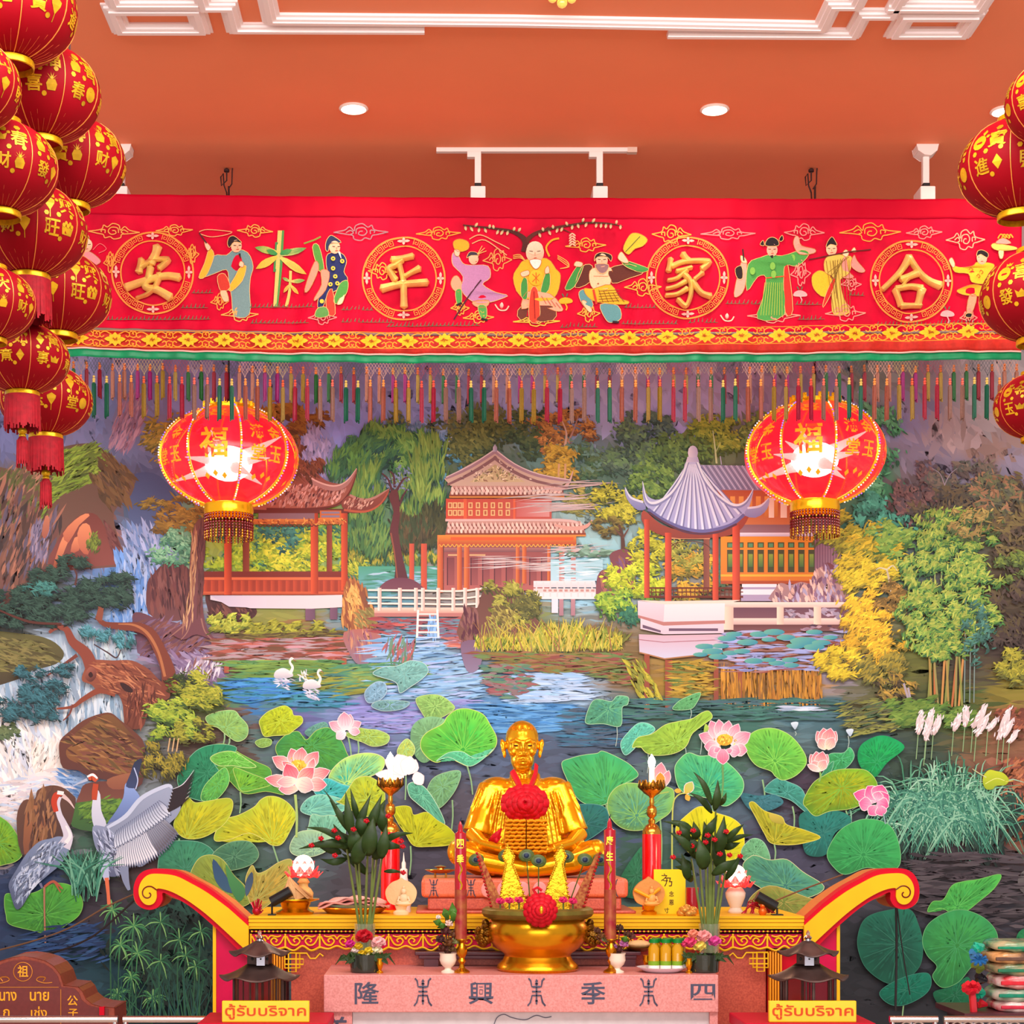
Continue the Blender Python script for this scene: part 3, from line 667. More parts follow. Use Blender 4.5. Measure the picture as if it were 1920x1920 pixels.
def tileband(x0, x1, y0, y1, up=0):
 A.poly([(x0, y1), (x0 + 6, y0), (x1 - 10, y0), (x1, y1)], 'c89080', 'a86a58', 90)
 for r in range(3):
  yy = y0 + 4 + (y1 - y0 - 6) * (r + .5) / 3
  xx = np.arange(x0 + 6, x1 - 6, 8.0) + (r % 2) * 3
  A.strokes(xx, np.full(len(xx), yy), 11, 4.6, 82, ['ecc4b0', 'e0b0a0']); A.strokes(xx + 4, np.full(len(xx), yy + 1), 8, 2.2, 84, ['7a3c38', '8a4a40'])
 A.line([(x0, y1), (x1, y1)], 3, '8a3c28', 0); A.line([(x0, y1 + 3), (x1, y1 + 3)], 3, 'd8843c', 0)
tileband(835, 1098, 978, 1002)
A.line([(1040, 985), (1070, 992), (1098, 988), (1110, 976)], [4, 8, 7, 2], 'd89a88')
A.line([(835, 976), (1050, 976), (1085, 985)], [5, 5, 3], 'dcb0a4')
rects([(836, 936, 1034, 974)], 'd04a34', 'c05448', 0)
for x in list(range(840, 868, 9)) + list(range(878, 960, 14)):
 for y in (943, 957): rects([(x, y, x + 8, y + 11)], 'e8b878'); rects([(x + 2, y + 2, x + 6, y + 9)], 'b85a3c')
rects([(869, 936, 875, 974), (962, 936, 966, 974)], 'e0603c'); rects([(968, 942, 1030, 970)], 'c86058', 'd89088', 0)
tileband(842, 1058, 912, 930)
A.line([(1020, 915), (1050, 918), (1066, 906), (1074, 884)], [5, 7, 5, 1], 'd8a498')
gab = [(833, 899), (880, 872), (928, 846), (965, 872), (1010, 893), (1068, 903), (1050, 912), (845, 912)]
A.poly(gab, 'c89a88', 'd0a890', 90)
A.poly([(880, 905), (928, 872), (985, 905)], 'b89868', 'd0ac80', 90); A.tex([(885, 903), (928, 874), (980, 903)], 60, ['8a7a48', 'e0c090', '9a6a50'], 9, 3, 30, 60)
for s_ in (-1, 1):
 e = [(928, 847), (928 + s_ * 45, 876), (928 + s_ * 92, 899)] if s_ < 0 else [(928, 847), (965, 874), (1010, 893), (1068, 904)]
 A.line(e, [8, 7, 6, 3], 'a87a80', 3); A.line([(x, y - 3) for x, y in e], 2, 'e0bcb4', 3)
 A.line([(x - s_ * 3, y + 11) for x, y in e], [6, 6, 4], '8a5a58', 3)
A.tex([(850, 900), (928, 860), (1000, 900)], 40, ['6a4448', 'e8c8b0'], 7, 2.5, -30, 40)
A.poly([(924, 848), (924, 840), (928, 834), (932, 840), (932, 848)], 'c8b0b8', '9a8494', 0)
# soft mist drifting in front of the hall
for x, y, n, ww in ((1060, 952, 26, 80), (1050, 930, 14, 70), (1090, 908, 10, 50), (1030, 1060, 20, 70), (940, 1055, 12, 60), (1080, 1030, 12, 60)):
 A.strokes(rg.normal(x, ww / 3, n), rg.normal(y, 5, n), rg.uniform(60, 120, n), rg.uniform(1, 2.4, n), rg.normal(-3, 3, n), ['d0b0a8', 'd8c0b8', 'c8b4b0', 'c8a8a0'])
rects([(1032, 1050, 1130, 1090)], 'a8ccd0', 'b8d4dc', 90); rects([(1048, 1040, 1058, 1092), (1070, 1040, 1079, 1092)], 'b87870', 'c89088', 90)
A.tex([(1034, 1040), (1130, 1036), (1130, 1088), (1034, 1088)], 40, ['c8dce0', 'a0c8cc', 'd8e0e0', '88b0b0'], 40, 4, 0, 4)
A.blob(1110, 1035, 60, 8, 60, ['6a8a70', '88a890'], 24, 4, 0, 8)
# bridge
rects([(702, 1140, 872, 1150)], 'f0c8b0', 'd89a88', 90); rects([(702, 1150, 870, 1157)], 'b8746c')
for y0 in (1107, 1121, 1132): A.line([(690, y0), (790, y0 + 1), (860, y0 + 2), (912, y0 - 4 if y0 < 1130 else y0)], 3.4, 'f4dccb', 3)
for x in (712, 750, 780, 793, 822, 850, 872, 895): rects([(x - 3.5, 1103, x + 3.5, 1146)], 'f8e4d4', 'd0a090')
A.poly([(1000, 1090), (1115, 1090), (1118, 1102), (1000, 1102)], 'f0dcd8', 'e0c8c8', 90); rects([(1000, 1104, 1118, 1112)], 'e8c8c0'); rects([(1000, 1112, 1118, 1124)], 'f0dcd8')
for x in range(1004, 1116, 13): rects([(x, 1092, x + 3, 1120)], 'e8d0cc')
for x in range(1018, 1114, 10): rects([(x, 1106, x + 6, 1110)], 'c08a80')
rects([(1034, 1124, 1046, 1150)], 'e8d8dc'); rects([(1048, 1124, 1056, 1155), (1070, 1124, 1078, 1155)], 'b88488', 'a87880', 90)
A.tex([(705, 1158), (870, 1158), (880, 1195), (705, 1190)], 120, ['a8484c', 'b85a54', '7a6a80', '8a4a50', '6a8a98'], 40, 6, 0, 5)
A.tex([(805, 1158), (822, 1158), (822, 1200), (800, 1200)], 26, ['78a8d8', '90b8e0'], 20, 5, 90, 8)
for x in (784, 820): A.line([(x, 1144), (x + (-2 if x < 800 else 2), 1196)], 4, 'f8e8dc', 0)
for y in (1152, 1163, 1174, 1186): A.line([(784, y), (821, y)], 3, 'f4e0d4', 0)
for y in (1196, 1204, 1212): A.line([(780, y), (824, y)], 2, 'c8d8e8', 0)
# bush islet
A.poly([(862, 1200), (868, 1150), (880, 1138), (895, 1140), (905, 1110), (925, 1100), (960, 1110), (1000, 1150), (1010, 1185), (960, 1200)], '6a4038', '7a5044', 90, 3)
A.tex([(864, 1145), (895, 1140), (900, 1200), (866, 1215)], 50, ['5a2c38', '6a3c44', '8a5a54'], 24, 7, 80, 12)
A.blob(958, 1125, 54, 44, 460, ['5a5a2c', '7a7a30', '969038', 'b0a848'], 16, 5, 30, 40)
A.blob(940, 1160, 30, 26, 140, ['8a7a3c', 'a8984a', '6a5a34'], 16, 5, 50, 30)
A.blob(985, 1140, 26, 26, 120, ['5a5a30', '6f6a34'], 14, 5, 40, 40)
A.poly([(866, 1205), (905, 1205), (900, 1250), (880, 1262), (868, 1240)], '7a5a70', '8a7890', 90, 3)
# reeds
A.blob(1040, 1200, 140, 26, 400, ['6a6a2c', '80803a', '8a6a34'], 30, 5, -80, 20)
n = 620; x = rg.uniform(892, 1165, n); h_ = rg.uniform(20, 60, n) * (0.5 + 0.6 * np.exp(-((x - 1060) / 70) ** 2))
A.strokes(x, 1222 - h_ / 2 - rg.random(n) * 8, h_, 3, -90 + rg.normal(0, 22, n), ['a8a034', 'c8b838', '8a9a34', 'b89a3c', 'd8c850', '6a7a2c'])
for k in range(46):
 x0 = rg.uniform(900, 1150); dx = rg.normal(0, 24); A.line([(x0, 1222), (x0 + dx * .4, 1190), (x0 + dx, 1172 - rg.random() * 14)], [2.4, .8], ['c8b040', 'a8a848', 'd0b858', '9a6a44'][k % 4], 3)
A.tex([(880, 1222), (1170, 1226), (1190, 1290), (1090, 1262), (960, 1258), (900, 1240)], 220, ['7a7a3c', '8a7038', '6a8048', '9a6a4c', '8a4a40'], 46, 6, 0, 4)
A.tex([(905, 1250), (990, 1245), (1000, 1290), (960, 1312), (915, 1300)], 110, ['9a5a5c', '6a8a6a', '8a7070', '4f7a70'], 34, 7, 0, 8)
# --- tree and rock left of the white pavilion
A.blob(1160, 945, 46, 46, 340, ['6a6a30', '8f8f30', 'b8b034', 'ccc440'], 16, 5, 10, 40)
A.blob(1140, 985, 28, 20, 90, ['6a5a30', '8a7a38'], 16, 5, 10, 30)
A.line([(1168, 1035), (1166, 1005), (1160, 985)], [9, 6, 3], '5a3a30'); A.line([(1167, 1010), (1178, 992)], [4, 2], '6a4438'); A.line([(1164, 1005), (1152, 992)], [4, 2], '6a4438')
A.poly([(1120, 1140), (1118, 1090), (1128, 1070), (1148, 1066), (1142, 1045), (1152, 1034), (1176, 1032), (1192, 1060), (1186, 1100), (1150, 1140)], '7a4448', '8a5058', 90, 3)
A.tex([(1122, 1085), (1150, 1068), (1180, 1040), (1186, 1095), (1140, 1130)], 80, ['94584c', '6a3844', 'a86c58', '7a5070'], 24, 7, 70, 20)
A.blob(1225, 1020, 40, 40, 260, ['8a8a2c', 'b4b030', 'ccc838'], 16, 5, 10, 40)
A.blob(1190, 1090, 60, 40, 420, ['7a8a2c', 'a8b42c', 'c8cc38'], 16, 5, 20, 40)
A.blob(1165, 1135, 50, 34, 320, ['4a7a3c', '7aa038', 'a8c040'], 16, 5, 30, 40)
A.blob(1180, 1155, 30, 18, 100, ['2f6a54', '3f7a58'], 14, 5, 60, 40)
A.blob(1300, 1080, 56, 50, 420, ['8a7a30', 'c09030', 'dca434'], 16, 5, 10, 40)
A.blob(1285, 1040, 40, 26, 140, ['8a8a38', 'a8a044'], 14, 5, 20, 40)
A.blob(1355, 1070, 20, 40, 90, ['4f6a4c', '3f6a5c'], 14, 6, 50, 40)
# --- house on the right
A.poly([(1310, 873), (1440, 876), (1475, 922), (1342, 920)], '9a94ac', '8a84a0', 90)
for k in range(26): A.line([(1312 + k * 5.2, 874), (1342 + k * 5.2, 919)], 1.8, 'c4bed0' if k % 2 else '6f6a88', 0)
A.poly([(1340, 920), (1560, 922), (1545, 985), (1360, 985)], 'b85838', 'c87848', 90)
rects([(x, 932, x + 9, 970) for x in range(1368, 1470, 16)], 'e8a050', 'c87a3c', 90); rects([(1440, 935, 1450, 972), (1462, 935, 1474, 972)], 'f0d8c0')
A.poly([(1385, 985), (1545, 985), (1560, 1003), (1370, 1003)], '8a6468', '9a747a', 90)
rects([(1380, 1000, 1525, 1007)], 'e8dce0', 'c0b4c8', 90)
rects([(1350, 1007, 1525, 1096)], 'e08c2c', 'd0702c', 90)
for x in range(1362, 1515, 19):
 rects([(x, 1018, x + 12, 1028), (x, 1032, x + 12, 1074)], '4a4a30'); rects([(x + 2, 1040, x + 10, 1064)], '8a9a3c', '4a6a3c', 90); rects([(x + 2, 1020, x + 10, 1027)], '5a8a60')
rects([(1350, 1078, 1525, 1082)], 'f0a83c'); rects([(1350, 1090, 1525, 1096)], 'a84c2c')
rects([(1526, 1010, 1575, 1085)], '8a6070', '9a7480', 0)
for x in range(1530, 1574, 5): rects([(x, 1012, x + 1.4, 1084)], '6f4a5c')
rects([(1390, 1096, 1455, 1102), (1388, 1106, 1452, 1116)], 'f0dcdc'); rects([(1390, 1102, 1455, 1106), (1388, 1116, 1450, 1128)], 'a894ac')
pr = [(1448, 1130), (1452, 1105), (1462, 1094), (1480, 1098), (1500, 1092), (1520, 1095), (1525, 1075), (1540, 1063), (1560, 1064), (1582, 1064), (1590, 1090), (1580, 1130)]
A.poly(pr, 'b88a80', '9a7478', 90, 3)
A.tex(pr, 110, ['d8a898', 'e0b8a8', '8a6880', 'b0a0b8', '7a5060'], 20, 8, 82, 16); A.poly([(1542, 1068), (1548, 1056), (1560, 1060), (1562, 1068)], '7a4448', None, 0, 3)
rects([(1360, 1140, 1600, 1160)], '6a4450', '7a5058', 90); A.tex([(1470, 1145), (1600, 1142), (1600, 1160), (1470, 1160)], 24, ['b8a0ac', '9a8898'], 20, 8, 10, 20)
rects([(1345, 1130, 1620, 1140)], 'f4d8c4', 'd8b0a0', 90); rects([(1350, 1160, 1610, 1172)], 'f0d0bc', 'c8a098', 90); rects([(1355, 1138, 1374, 1182), (1455, 1138, 1468, 1182), (1524, 1138, 1538, 1180)], 'f4d4b8', 'dcb09c')
rects([(1374, 1172, 1610, 1184)], '6a3c3c', '7a5050', 90); A.tex([(1480, 1172), (1580, 1172), (1580, 1186), (1480, 1186)], 12, ['9a7a88', 'b08a90', '4a3040'], 16, 7, 0, 10)
# white pavilion
rects([(1318, 1010, 1329, 1108)], '7a4438', '8f5444'); rects([(1246, 1005, 1330, 1012)], 'c88a60')
A.line([(1248, 1040), (1262, 1022), (1290, 1016), (1318, 1020), (1332, 1030)], 1.6, '5a3428')
for q in ([(1256, 1018), (1270, 1030)], [(1270, 1016), (1262, 1030)]): A.line(q, 1.4, '5a3428', 0)
for x0, x1 in ((1216, 1246), (1257, 1336), (1345, 1374), (1380, 1392)):
 rects([(x0, 1102, x1, 1105), (x0, 1118, x1, 1122), (x0, 1110, x1, 1112)], '6a3024')
 for x in np.arange(x0 + 4, x1, 8): rects([(x, 1104, x + 1.6, 1120)], '6a3024')
A.poly([(1206, 958), (1240, 985), (1290, 998), (1345, 995), (1385, 976), (1400, 960), (1402, 972), (1380, 1000), (1330, 1010), (1250, 1008), (1206, 985)], 'a84c3c', '8a4034', 90, 3)
rects([(1207, 975, 1217, 1122), (1246, 1000, 1258, 1128), (1335, 1002, 1346, 1126), (1372, 985, 1386, 1128)], 'e0563c', 'a03826')
A.poly([(1195, 1126), (1246, 1128), (1388, 1126), (1358, 1134), (1245, 1135)], 'f4d0bc')
A.poly([(1195, 1127), (1245, 1134), (1243, 1167), (1195, 1154)], 'e0ccd0', 'd4b8bc', 90); A.poly([(1245, 1134), (1358, 1132), (1357, 1164), (1243, 1167)], 'f0dcd8', 'e4d0d0', 90)
A.poly([(1195, 1154), (1243, 1167), (1358, 1164), (1358, 1170), (1243, 1174), (1196, 1160)], 'b87870')
A.poly([(1200, 1160), (1243, 1174), (1356, 1170), (1356, 1188), (1243, 1190), (1200, 1180)], 'e4ccd0', 'd8bcc4', 90)
rects([(1253, 1179, 1345, 1184)], '6a5064'); A.poly([(1204, 1172), (1238, 1183), (1238, 1187), (1204, 1178)], '6a5064')
A.poly([(1197, 1190), (1243, 1192), (1356, 1190), (1352, 1226), (1245, 1236), (1198, 1224)], 'd0a8b0', 'ccc8d8', 90)
A.line([(1197, 1200), (1243, 1205), (1355, 1200)], 1.5, 'a86a74', 0); A.line([(1198, 1224), (1245, 1236), (1300, 1230), (1352, 1226)], 2.5, 'b07a50', 0)
wr = [(1286, 866), (1308, 866), (1322, 900), (1345, 930), (1372, 948), (1395, 944), (1411, 920), (1404, 950), (1392, 968), (1372, 984), (1340, 994), (1310, 997), (1275, 990), (1240, 974), (1215, 955), (1206, 940), (1204, 912), (1214, 932), (1235, 938), (1262, 918), (1278, 890)]
A.poly(wr, 'c4c2dc', 'a4a2c8', 90, 3)
for k in range(13):
 u = (k + .5) / 13; xb = 1216 + u * 176; yb = 958 + 36 * math.sin(u * math.pi) + 2; xt = 1286 + u * 22
 q = [(xt, 872), (xt * .62 + xb * .38, 910), (xb, yb)]
 A.line(q, [1.5, 3, 6], 'dcdcec', 3); A.line([(x + 2 + 2 * u, y) for x, y in q], [1, 1.5, 3], '7a78a0', 3)
A.line([(1214, 956), (1240, 974), (1275, 990), (1310, 997), (1340, 994), (1372, 984), (1394, 966)], 6, '6a6696'); A.line([(1216, 962), (1245, 981), (1290, 1000), (1340, 1000), (1380, 984)], 4, '5a3848')
for q in ([(1288, 868), (1276, 900), (1255, 930), (1228, 946), (1212, 940), (1204, 906)], [(1306, 868), (1322, 904), (1348, 934), (1375, 950), (1396, 944), (1411, 920)]):
 A.line(q, [6, 7, 8, 9, 7, 1.5], '8a8ab0'); A.line([(x, y - 2) for x, y in q], [4, 4, 4, 5, 3, 1], 'e4e4f2')
A.poly([(1171, 916), (1180, 932), (1195, 942), (1206, 944), (1210, 956), (1195, 958), (1180, 945), (1172, 930)], 'b4b4d4', '7f7da8', 90, 2); A.line([(1171, 915), (1182, 934), (1205, 943)], [1, 4, 4], 'e0e0f0')
A.poly([(1440, 936), (1425, 950), (1400, 955), (1395, 968), (1415, 972), (1432, 962), (1440, 948)], 'b4b4d4', '8886b0', 90, 2); A.line([(1440, 935), (1424, 950), (1400, 954)], [1, 4, 4], 'e0e0f0')
A.poly([(1285, 868), (1288, 858), (1307, 858), (1310, 868)], 'dcd0dc', 'b0a8c4', 0); A.poly([(1290, 858), (1290, 843), (1298, 837), (1306, 843), (1306, 858)], 'e8dce0', 'b8acc4', 0, 2)
# reflections and lily pads
rects([(1207, 1228, 1217, 1340), (1246, 1238, 1260, 1345), (1337, 1236, 1346, 1330), (1380, 1230, 1392, 1330)], '9a4a34', '8a4a38', 90)
A.tex([(1262, 1240), (1335, 1238), (1335, 1300), (1262, 1310)], 120, ['a8862c', '8a7230', 'c09a34', '6a7a38'], 40, 6, 0, 6)
A.tex([(1170, 1240), (1205, 1240), (1240, 1310), (1200, 1320)], 60, ['a8a030', '8a8a34', 'c0b038'], 24, 6, 55, 12)
A.tex([(1350, 1262), (1540, 1262), (1540, 1318), (1350, 1318)], 200, ['b87c28', 'a86c28', 'c88a30', '8a6030'], 46, 5, 88, 3)
A.tex([(1360, 1185), (1600, 1185), (1560, 1260), (1360, 1262)], 160, ['9aa0cc', 'a8a4c4', '8a4a3c', '9a6a60', '8a88b4'], 50, 6, 0, 3)
A.tex([(1150, 1310), (1560, 1310), (1600, 1350), (1150, 1350)], 200, ['3f6a60', '44786a', '4a6a70', '3a5f58'], 60, 6, 0, 3)
A.strokes(rg.uniform(1470, 1530, 12), rg.uniform(1325, 1333, 12), 44, 4, 0, ['c8d0e0', 'a8b8cc'])
for x, y, a in ((1320, 1213, 18), (1335, 1222, 20), (1350, 1212, 16), (1312, 1228, 14), (1345, 1232, 18), (1368, 1225, 15), (1362, 1198, 18), (1375, 1190, 16), (1400, 1205, 20), (1390, 1222, 16), (1412, 1240, 18), (1422, 1190, 18), (1450, 1186, 20), (1472, 1196, 18), (1440, 1200, 14), (1505, 1203, 26), (1490, 1212, 18), (1538, 1206, 18), (1525, 1214, 20), (1525, 1186, 16), (1555, 1196, 14), (1455, 1244, 16), (1480, 1238, 16), (1482, 1248, 15), (1440, 1238, 14)):
 A.poly([(x + a * math.cos(t), y + a * .30 * math.sin(t)) for t in np.linspace(.3, 6.1, 12)], '6aac94', '3a8a9c', 60)
# --- autumn trees, teal tree, bamboo on the right
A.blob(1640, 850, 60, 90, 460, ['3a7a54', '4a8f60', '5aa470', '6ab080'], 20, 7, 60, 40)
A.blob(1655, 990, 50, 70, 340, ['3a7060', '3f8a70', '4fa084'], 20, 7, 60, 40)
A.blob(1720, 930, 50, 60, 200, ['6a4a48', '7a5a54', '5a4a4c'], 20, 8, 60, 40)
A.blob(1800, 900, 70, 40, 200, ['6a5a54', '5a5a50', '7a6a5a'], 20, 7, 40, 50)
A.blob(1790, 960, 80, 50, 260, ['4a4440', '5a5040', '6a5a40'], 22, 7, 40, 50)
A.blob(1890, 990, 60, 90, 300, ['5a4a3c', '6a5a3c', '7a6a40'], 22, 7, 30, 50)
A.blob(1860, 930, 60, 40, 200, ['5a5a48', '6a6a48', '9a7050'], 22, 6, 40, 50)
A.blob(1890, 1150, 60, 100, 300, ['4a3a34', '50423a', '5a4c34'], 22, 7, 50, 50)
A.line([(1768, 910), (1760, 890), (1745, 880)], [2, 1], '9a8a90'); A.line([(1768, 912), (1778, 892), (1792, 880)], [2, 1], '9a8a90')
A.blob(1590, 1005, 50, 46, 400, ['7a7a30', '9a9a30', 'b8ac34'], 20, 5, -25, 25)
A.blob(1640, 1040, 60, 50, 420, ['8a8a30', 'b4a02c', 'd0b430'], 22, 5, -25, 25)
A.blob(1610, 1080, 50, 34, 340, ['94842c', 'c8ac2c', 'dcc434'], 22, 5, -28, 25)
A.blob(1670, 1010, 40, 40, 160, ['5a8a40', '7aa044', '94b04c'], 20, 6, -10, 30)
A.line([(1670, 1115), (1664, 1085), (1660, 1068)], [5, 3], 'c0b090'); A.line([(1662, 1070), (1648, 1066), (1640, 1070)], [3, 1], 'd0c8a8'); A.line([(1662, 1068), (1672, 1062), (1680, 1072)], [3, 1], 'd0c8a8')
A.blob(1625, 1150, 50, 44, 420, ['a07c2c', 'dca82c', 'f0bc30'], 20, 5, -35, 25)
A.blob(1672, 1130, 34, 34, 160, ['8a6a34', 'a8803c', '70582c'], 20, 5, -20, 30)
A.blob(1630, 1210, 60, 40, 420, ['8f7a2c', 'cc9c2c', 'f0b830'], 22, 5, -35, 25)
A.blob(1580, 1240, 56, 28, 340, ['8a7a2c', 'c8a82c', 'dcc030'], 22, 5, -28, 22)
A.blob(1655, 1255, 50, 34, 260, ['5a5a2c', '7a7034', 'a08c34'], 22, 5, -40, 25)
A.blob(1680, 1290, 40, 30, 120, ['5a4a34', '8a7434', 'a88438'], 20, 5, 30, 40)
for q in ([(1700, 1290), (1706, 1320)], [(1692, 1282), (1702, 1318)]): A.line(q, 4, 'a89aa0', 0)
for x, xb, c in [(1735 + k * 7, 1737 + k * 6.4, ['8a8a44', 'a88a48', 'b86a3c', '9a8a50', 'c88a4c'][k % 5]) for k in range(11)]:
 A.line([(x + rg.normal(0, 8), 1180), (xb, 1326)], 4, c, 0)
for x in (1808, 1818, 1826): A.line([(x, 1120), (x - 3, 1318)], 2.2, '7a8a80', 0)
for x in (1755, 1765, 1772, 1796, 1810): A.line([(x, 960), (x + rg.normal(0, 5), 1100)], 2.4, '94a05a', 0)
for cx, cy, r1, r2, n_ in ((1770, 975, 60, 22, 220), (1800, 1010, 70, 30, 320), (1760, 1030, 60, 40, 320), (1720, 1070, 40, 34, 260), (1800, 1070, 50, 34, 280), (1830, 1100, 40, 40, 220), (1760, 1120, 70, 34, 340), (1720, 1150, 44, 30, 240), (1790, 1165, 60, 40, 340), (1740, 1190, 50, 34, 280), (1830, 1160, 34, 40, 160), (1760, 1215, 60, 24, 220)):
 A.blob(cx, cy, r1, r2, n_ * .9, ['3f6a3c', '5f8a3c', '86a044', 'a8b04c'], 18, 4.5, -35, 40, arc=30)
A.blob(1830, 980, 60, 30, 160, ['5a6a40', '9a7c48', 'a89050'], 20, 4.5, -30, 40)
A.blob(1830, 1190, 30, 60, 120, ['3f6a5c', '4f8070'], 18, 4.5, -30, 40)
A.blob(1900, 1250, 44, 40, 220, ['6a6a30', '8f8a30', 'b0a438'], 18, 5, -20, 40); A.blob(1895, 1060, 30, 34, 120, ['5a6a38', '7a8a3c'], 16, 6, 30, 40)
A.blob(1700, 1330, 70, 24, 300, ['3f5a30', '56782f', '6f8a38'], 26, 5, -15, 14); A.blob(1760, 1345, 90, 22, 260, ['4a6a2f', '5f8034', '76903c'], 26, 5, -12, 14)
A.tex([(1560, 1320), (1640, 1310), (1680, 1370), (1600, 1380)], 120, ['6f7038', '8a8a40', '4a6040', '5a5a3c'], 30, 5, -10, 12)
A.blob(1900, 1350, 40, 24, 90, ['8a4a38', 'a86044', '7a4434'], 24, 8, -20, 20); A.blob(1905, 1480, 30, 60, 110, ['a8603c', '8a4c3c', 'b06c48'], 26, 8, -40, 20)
# --- pampas grass
A.blob(1780, 1540, 130, 90, 420, ['1c2c28', '24382f', '2a4438'], 46, 7, 90, 30)
cx0, cy0 = 1770, 1590
for i in range(430):
 u = rg.uniform(-1, 1); hh = rg.uniform(60, 190) * (1 - .35 * abs(u)); x0 = cx0 + rg.normal(0, 34) + u * 20
 x1 = x0 + u * rg.uniform(50, 140); y1 = cy0 - hh; yb = cy0 - rg.uniform(0, 120)
 dr = rg.uniform(5, 60) * abs(u)
 A.line([(x0, yb), (x0 * .55 + x1 * .45, y1 * .8 + yb * .2), (x1, y1 + dr)], [1.2, 2.8, .5], ['2f6a50', '3f7f5c', '5a9a74', '85b892', '2a5c4c', '6aa880', '38705a', 'a4ccaa'][rg.integers(0, 8)], 3)
for i in range(150):
 u = rg.uniform(-1, 1); x0 = cx0 + rg.normal(0, 50); y0 = cy0 - rg.uniform(0, 60); x1 = x0 + u * 110
 A.line([(x0, y0 - 40), (x0 + u * 50, y0 - 46), (x1, y0 + 20 + 10 * abs(u))], [1, 3, .6], ['3f7f64', '5a9a7c', '8abc98', '2f6a58'][rg.integers(0, 4)], 3)
for x, y, tx, ty, w_ in ((1718, 1374, 1724, 1334, 15), (1734, 1374, 1744, 1330, 14), (1732, 1386, 1736, 1356, 13), (1746, 1375, 1760, 1340, 14), (1784, 1368, 1797, 1338, 14), (1805, 1360, 1809, 1324, 14), (1820, 1362, 1846, 1322, 14), (1826, 1378, 1850, 1338, 14), (1848, 1368, 1866, 1346, 11), (1868, 1384, 1890, 1326, 15), (1878, 1380, 1895, 1348, 11), (1888, 1390, 1904, 1370, 11)):
 A.line([(x, y), (x - 4, y + 50)], 1.6, '8aa874', 0)
 A.petal(x, y + 4, tx, ty, w_, 'c8a89c', 'f0e0dc', None)
 n = 26; t = rg.random(n); A.strokes(x + (tx - x) * t + rg.normal(0, w_ * .22, n), y + (ty - y) * t, 11, 2.4, math.degrees(math.atan2(ty - y, tx - x)) + rg.normal(0, 22, n), ['f8ece8', 'd8c0bc', 'e8d4d0'])
# --- dark water and stones at the right edge
A.tex([(1700, 1600), (1920, 1600), (1920, 1760), (1700, 1700)], 160, ['40363a', '4a4044', '383034', '544a4c'], 60, 8, 0, 8)
A.poly([(1905, 1640), (1930, 1630), (1930, 1680), (1908, 1668)], '6a6460', '544c4c', 90, 2)
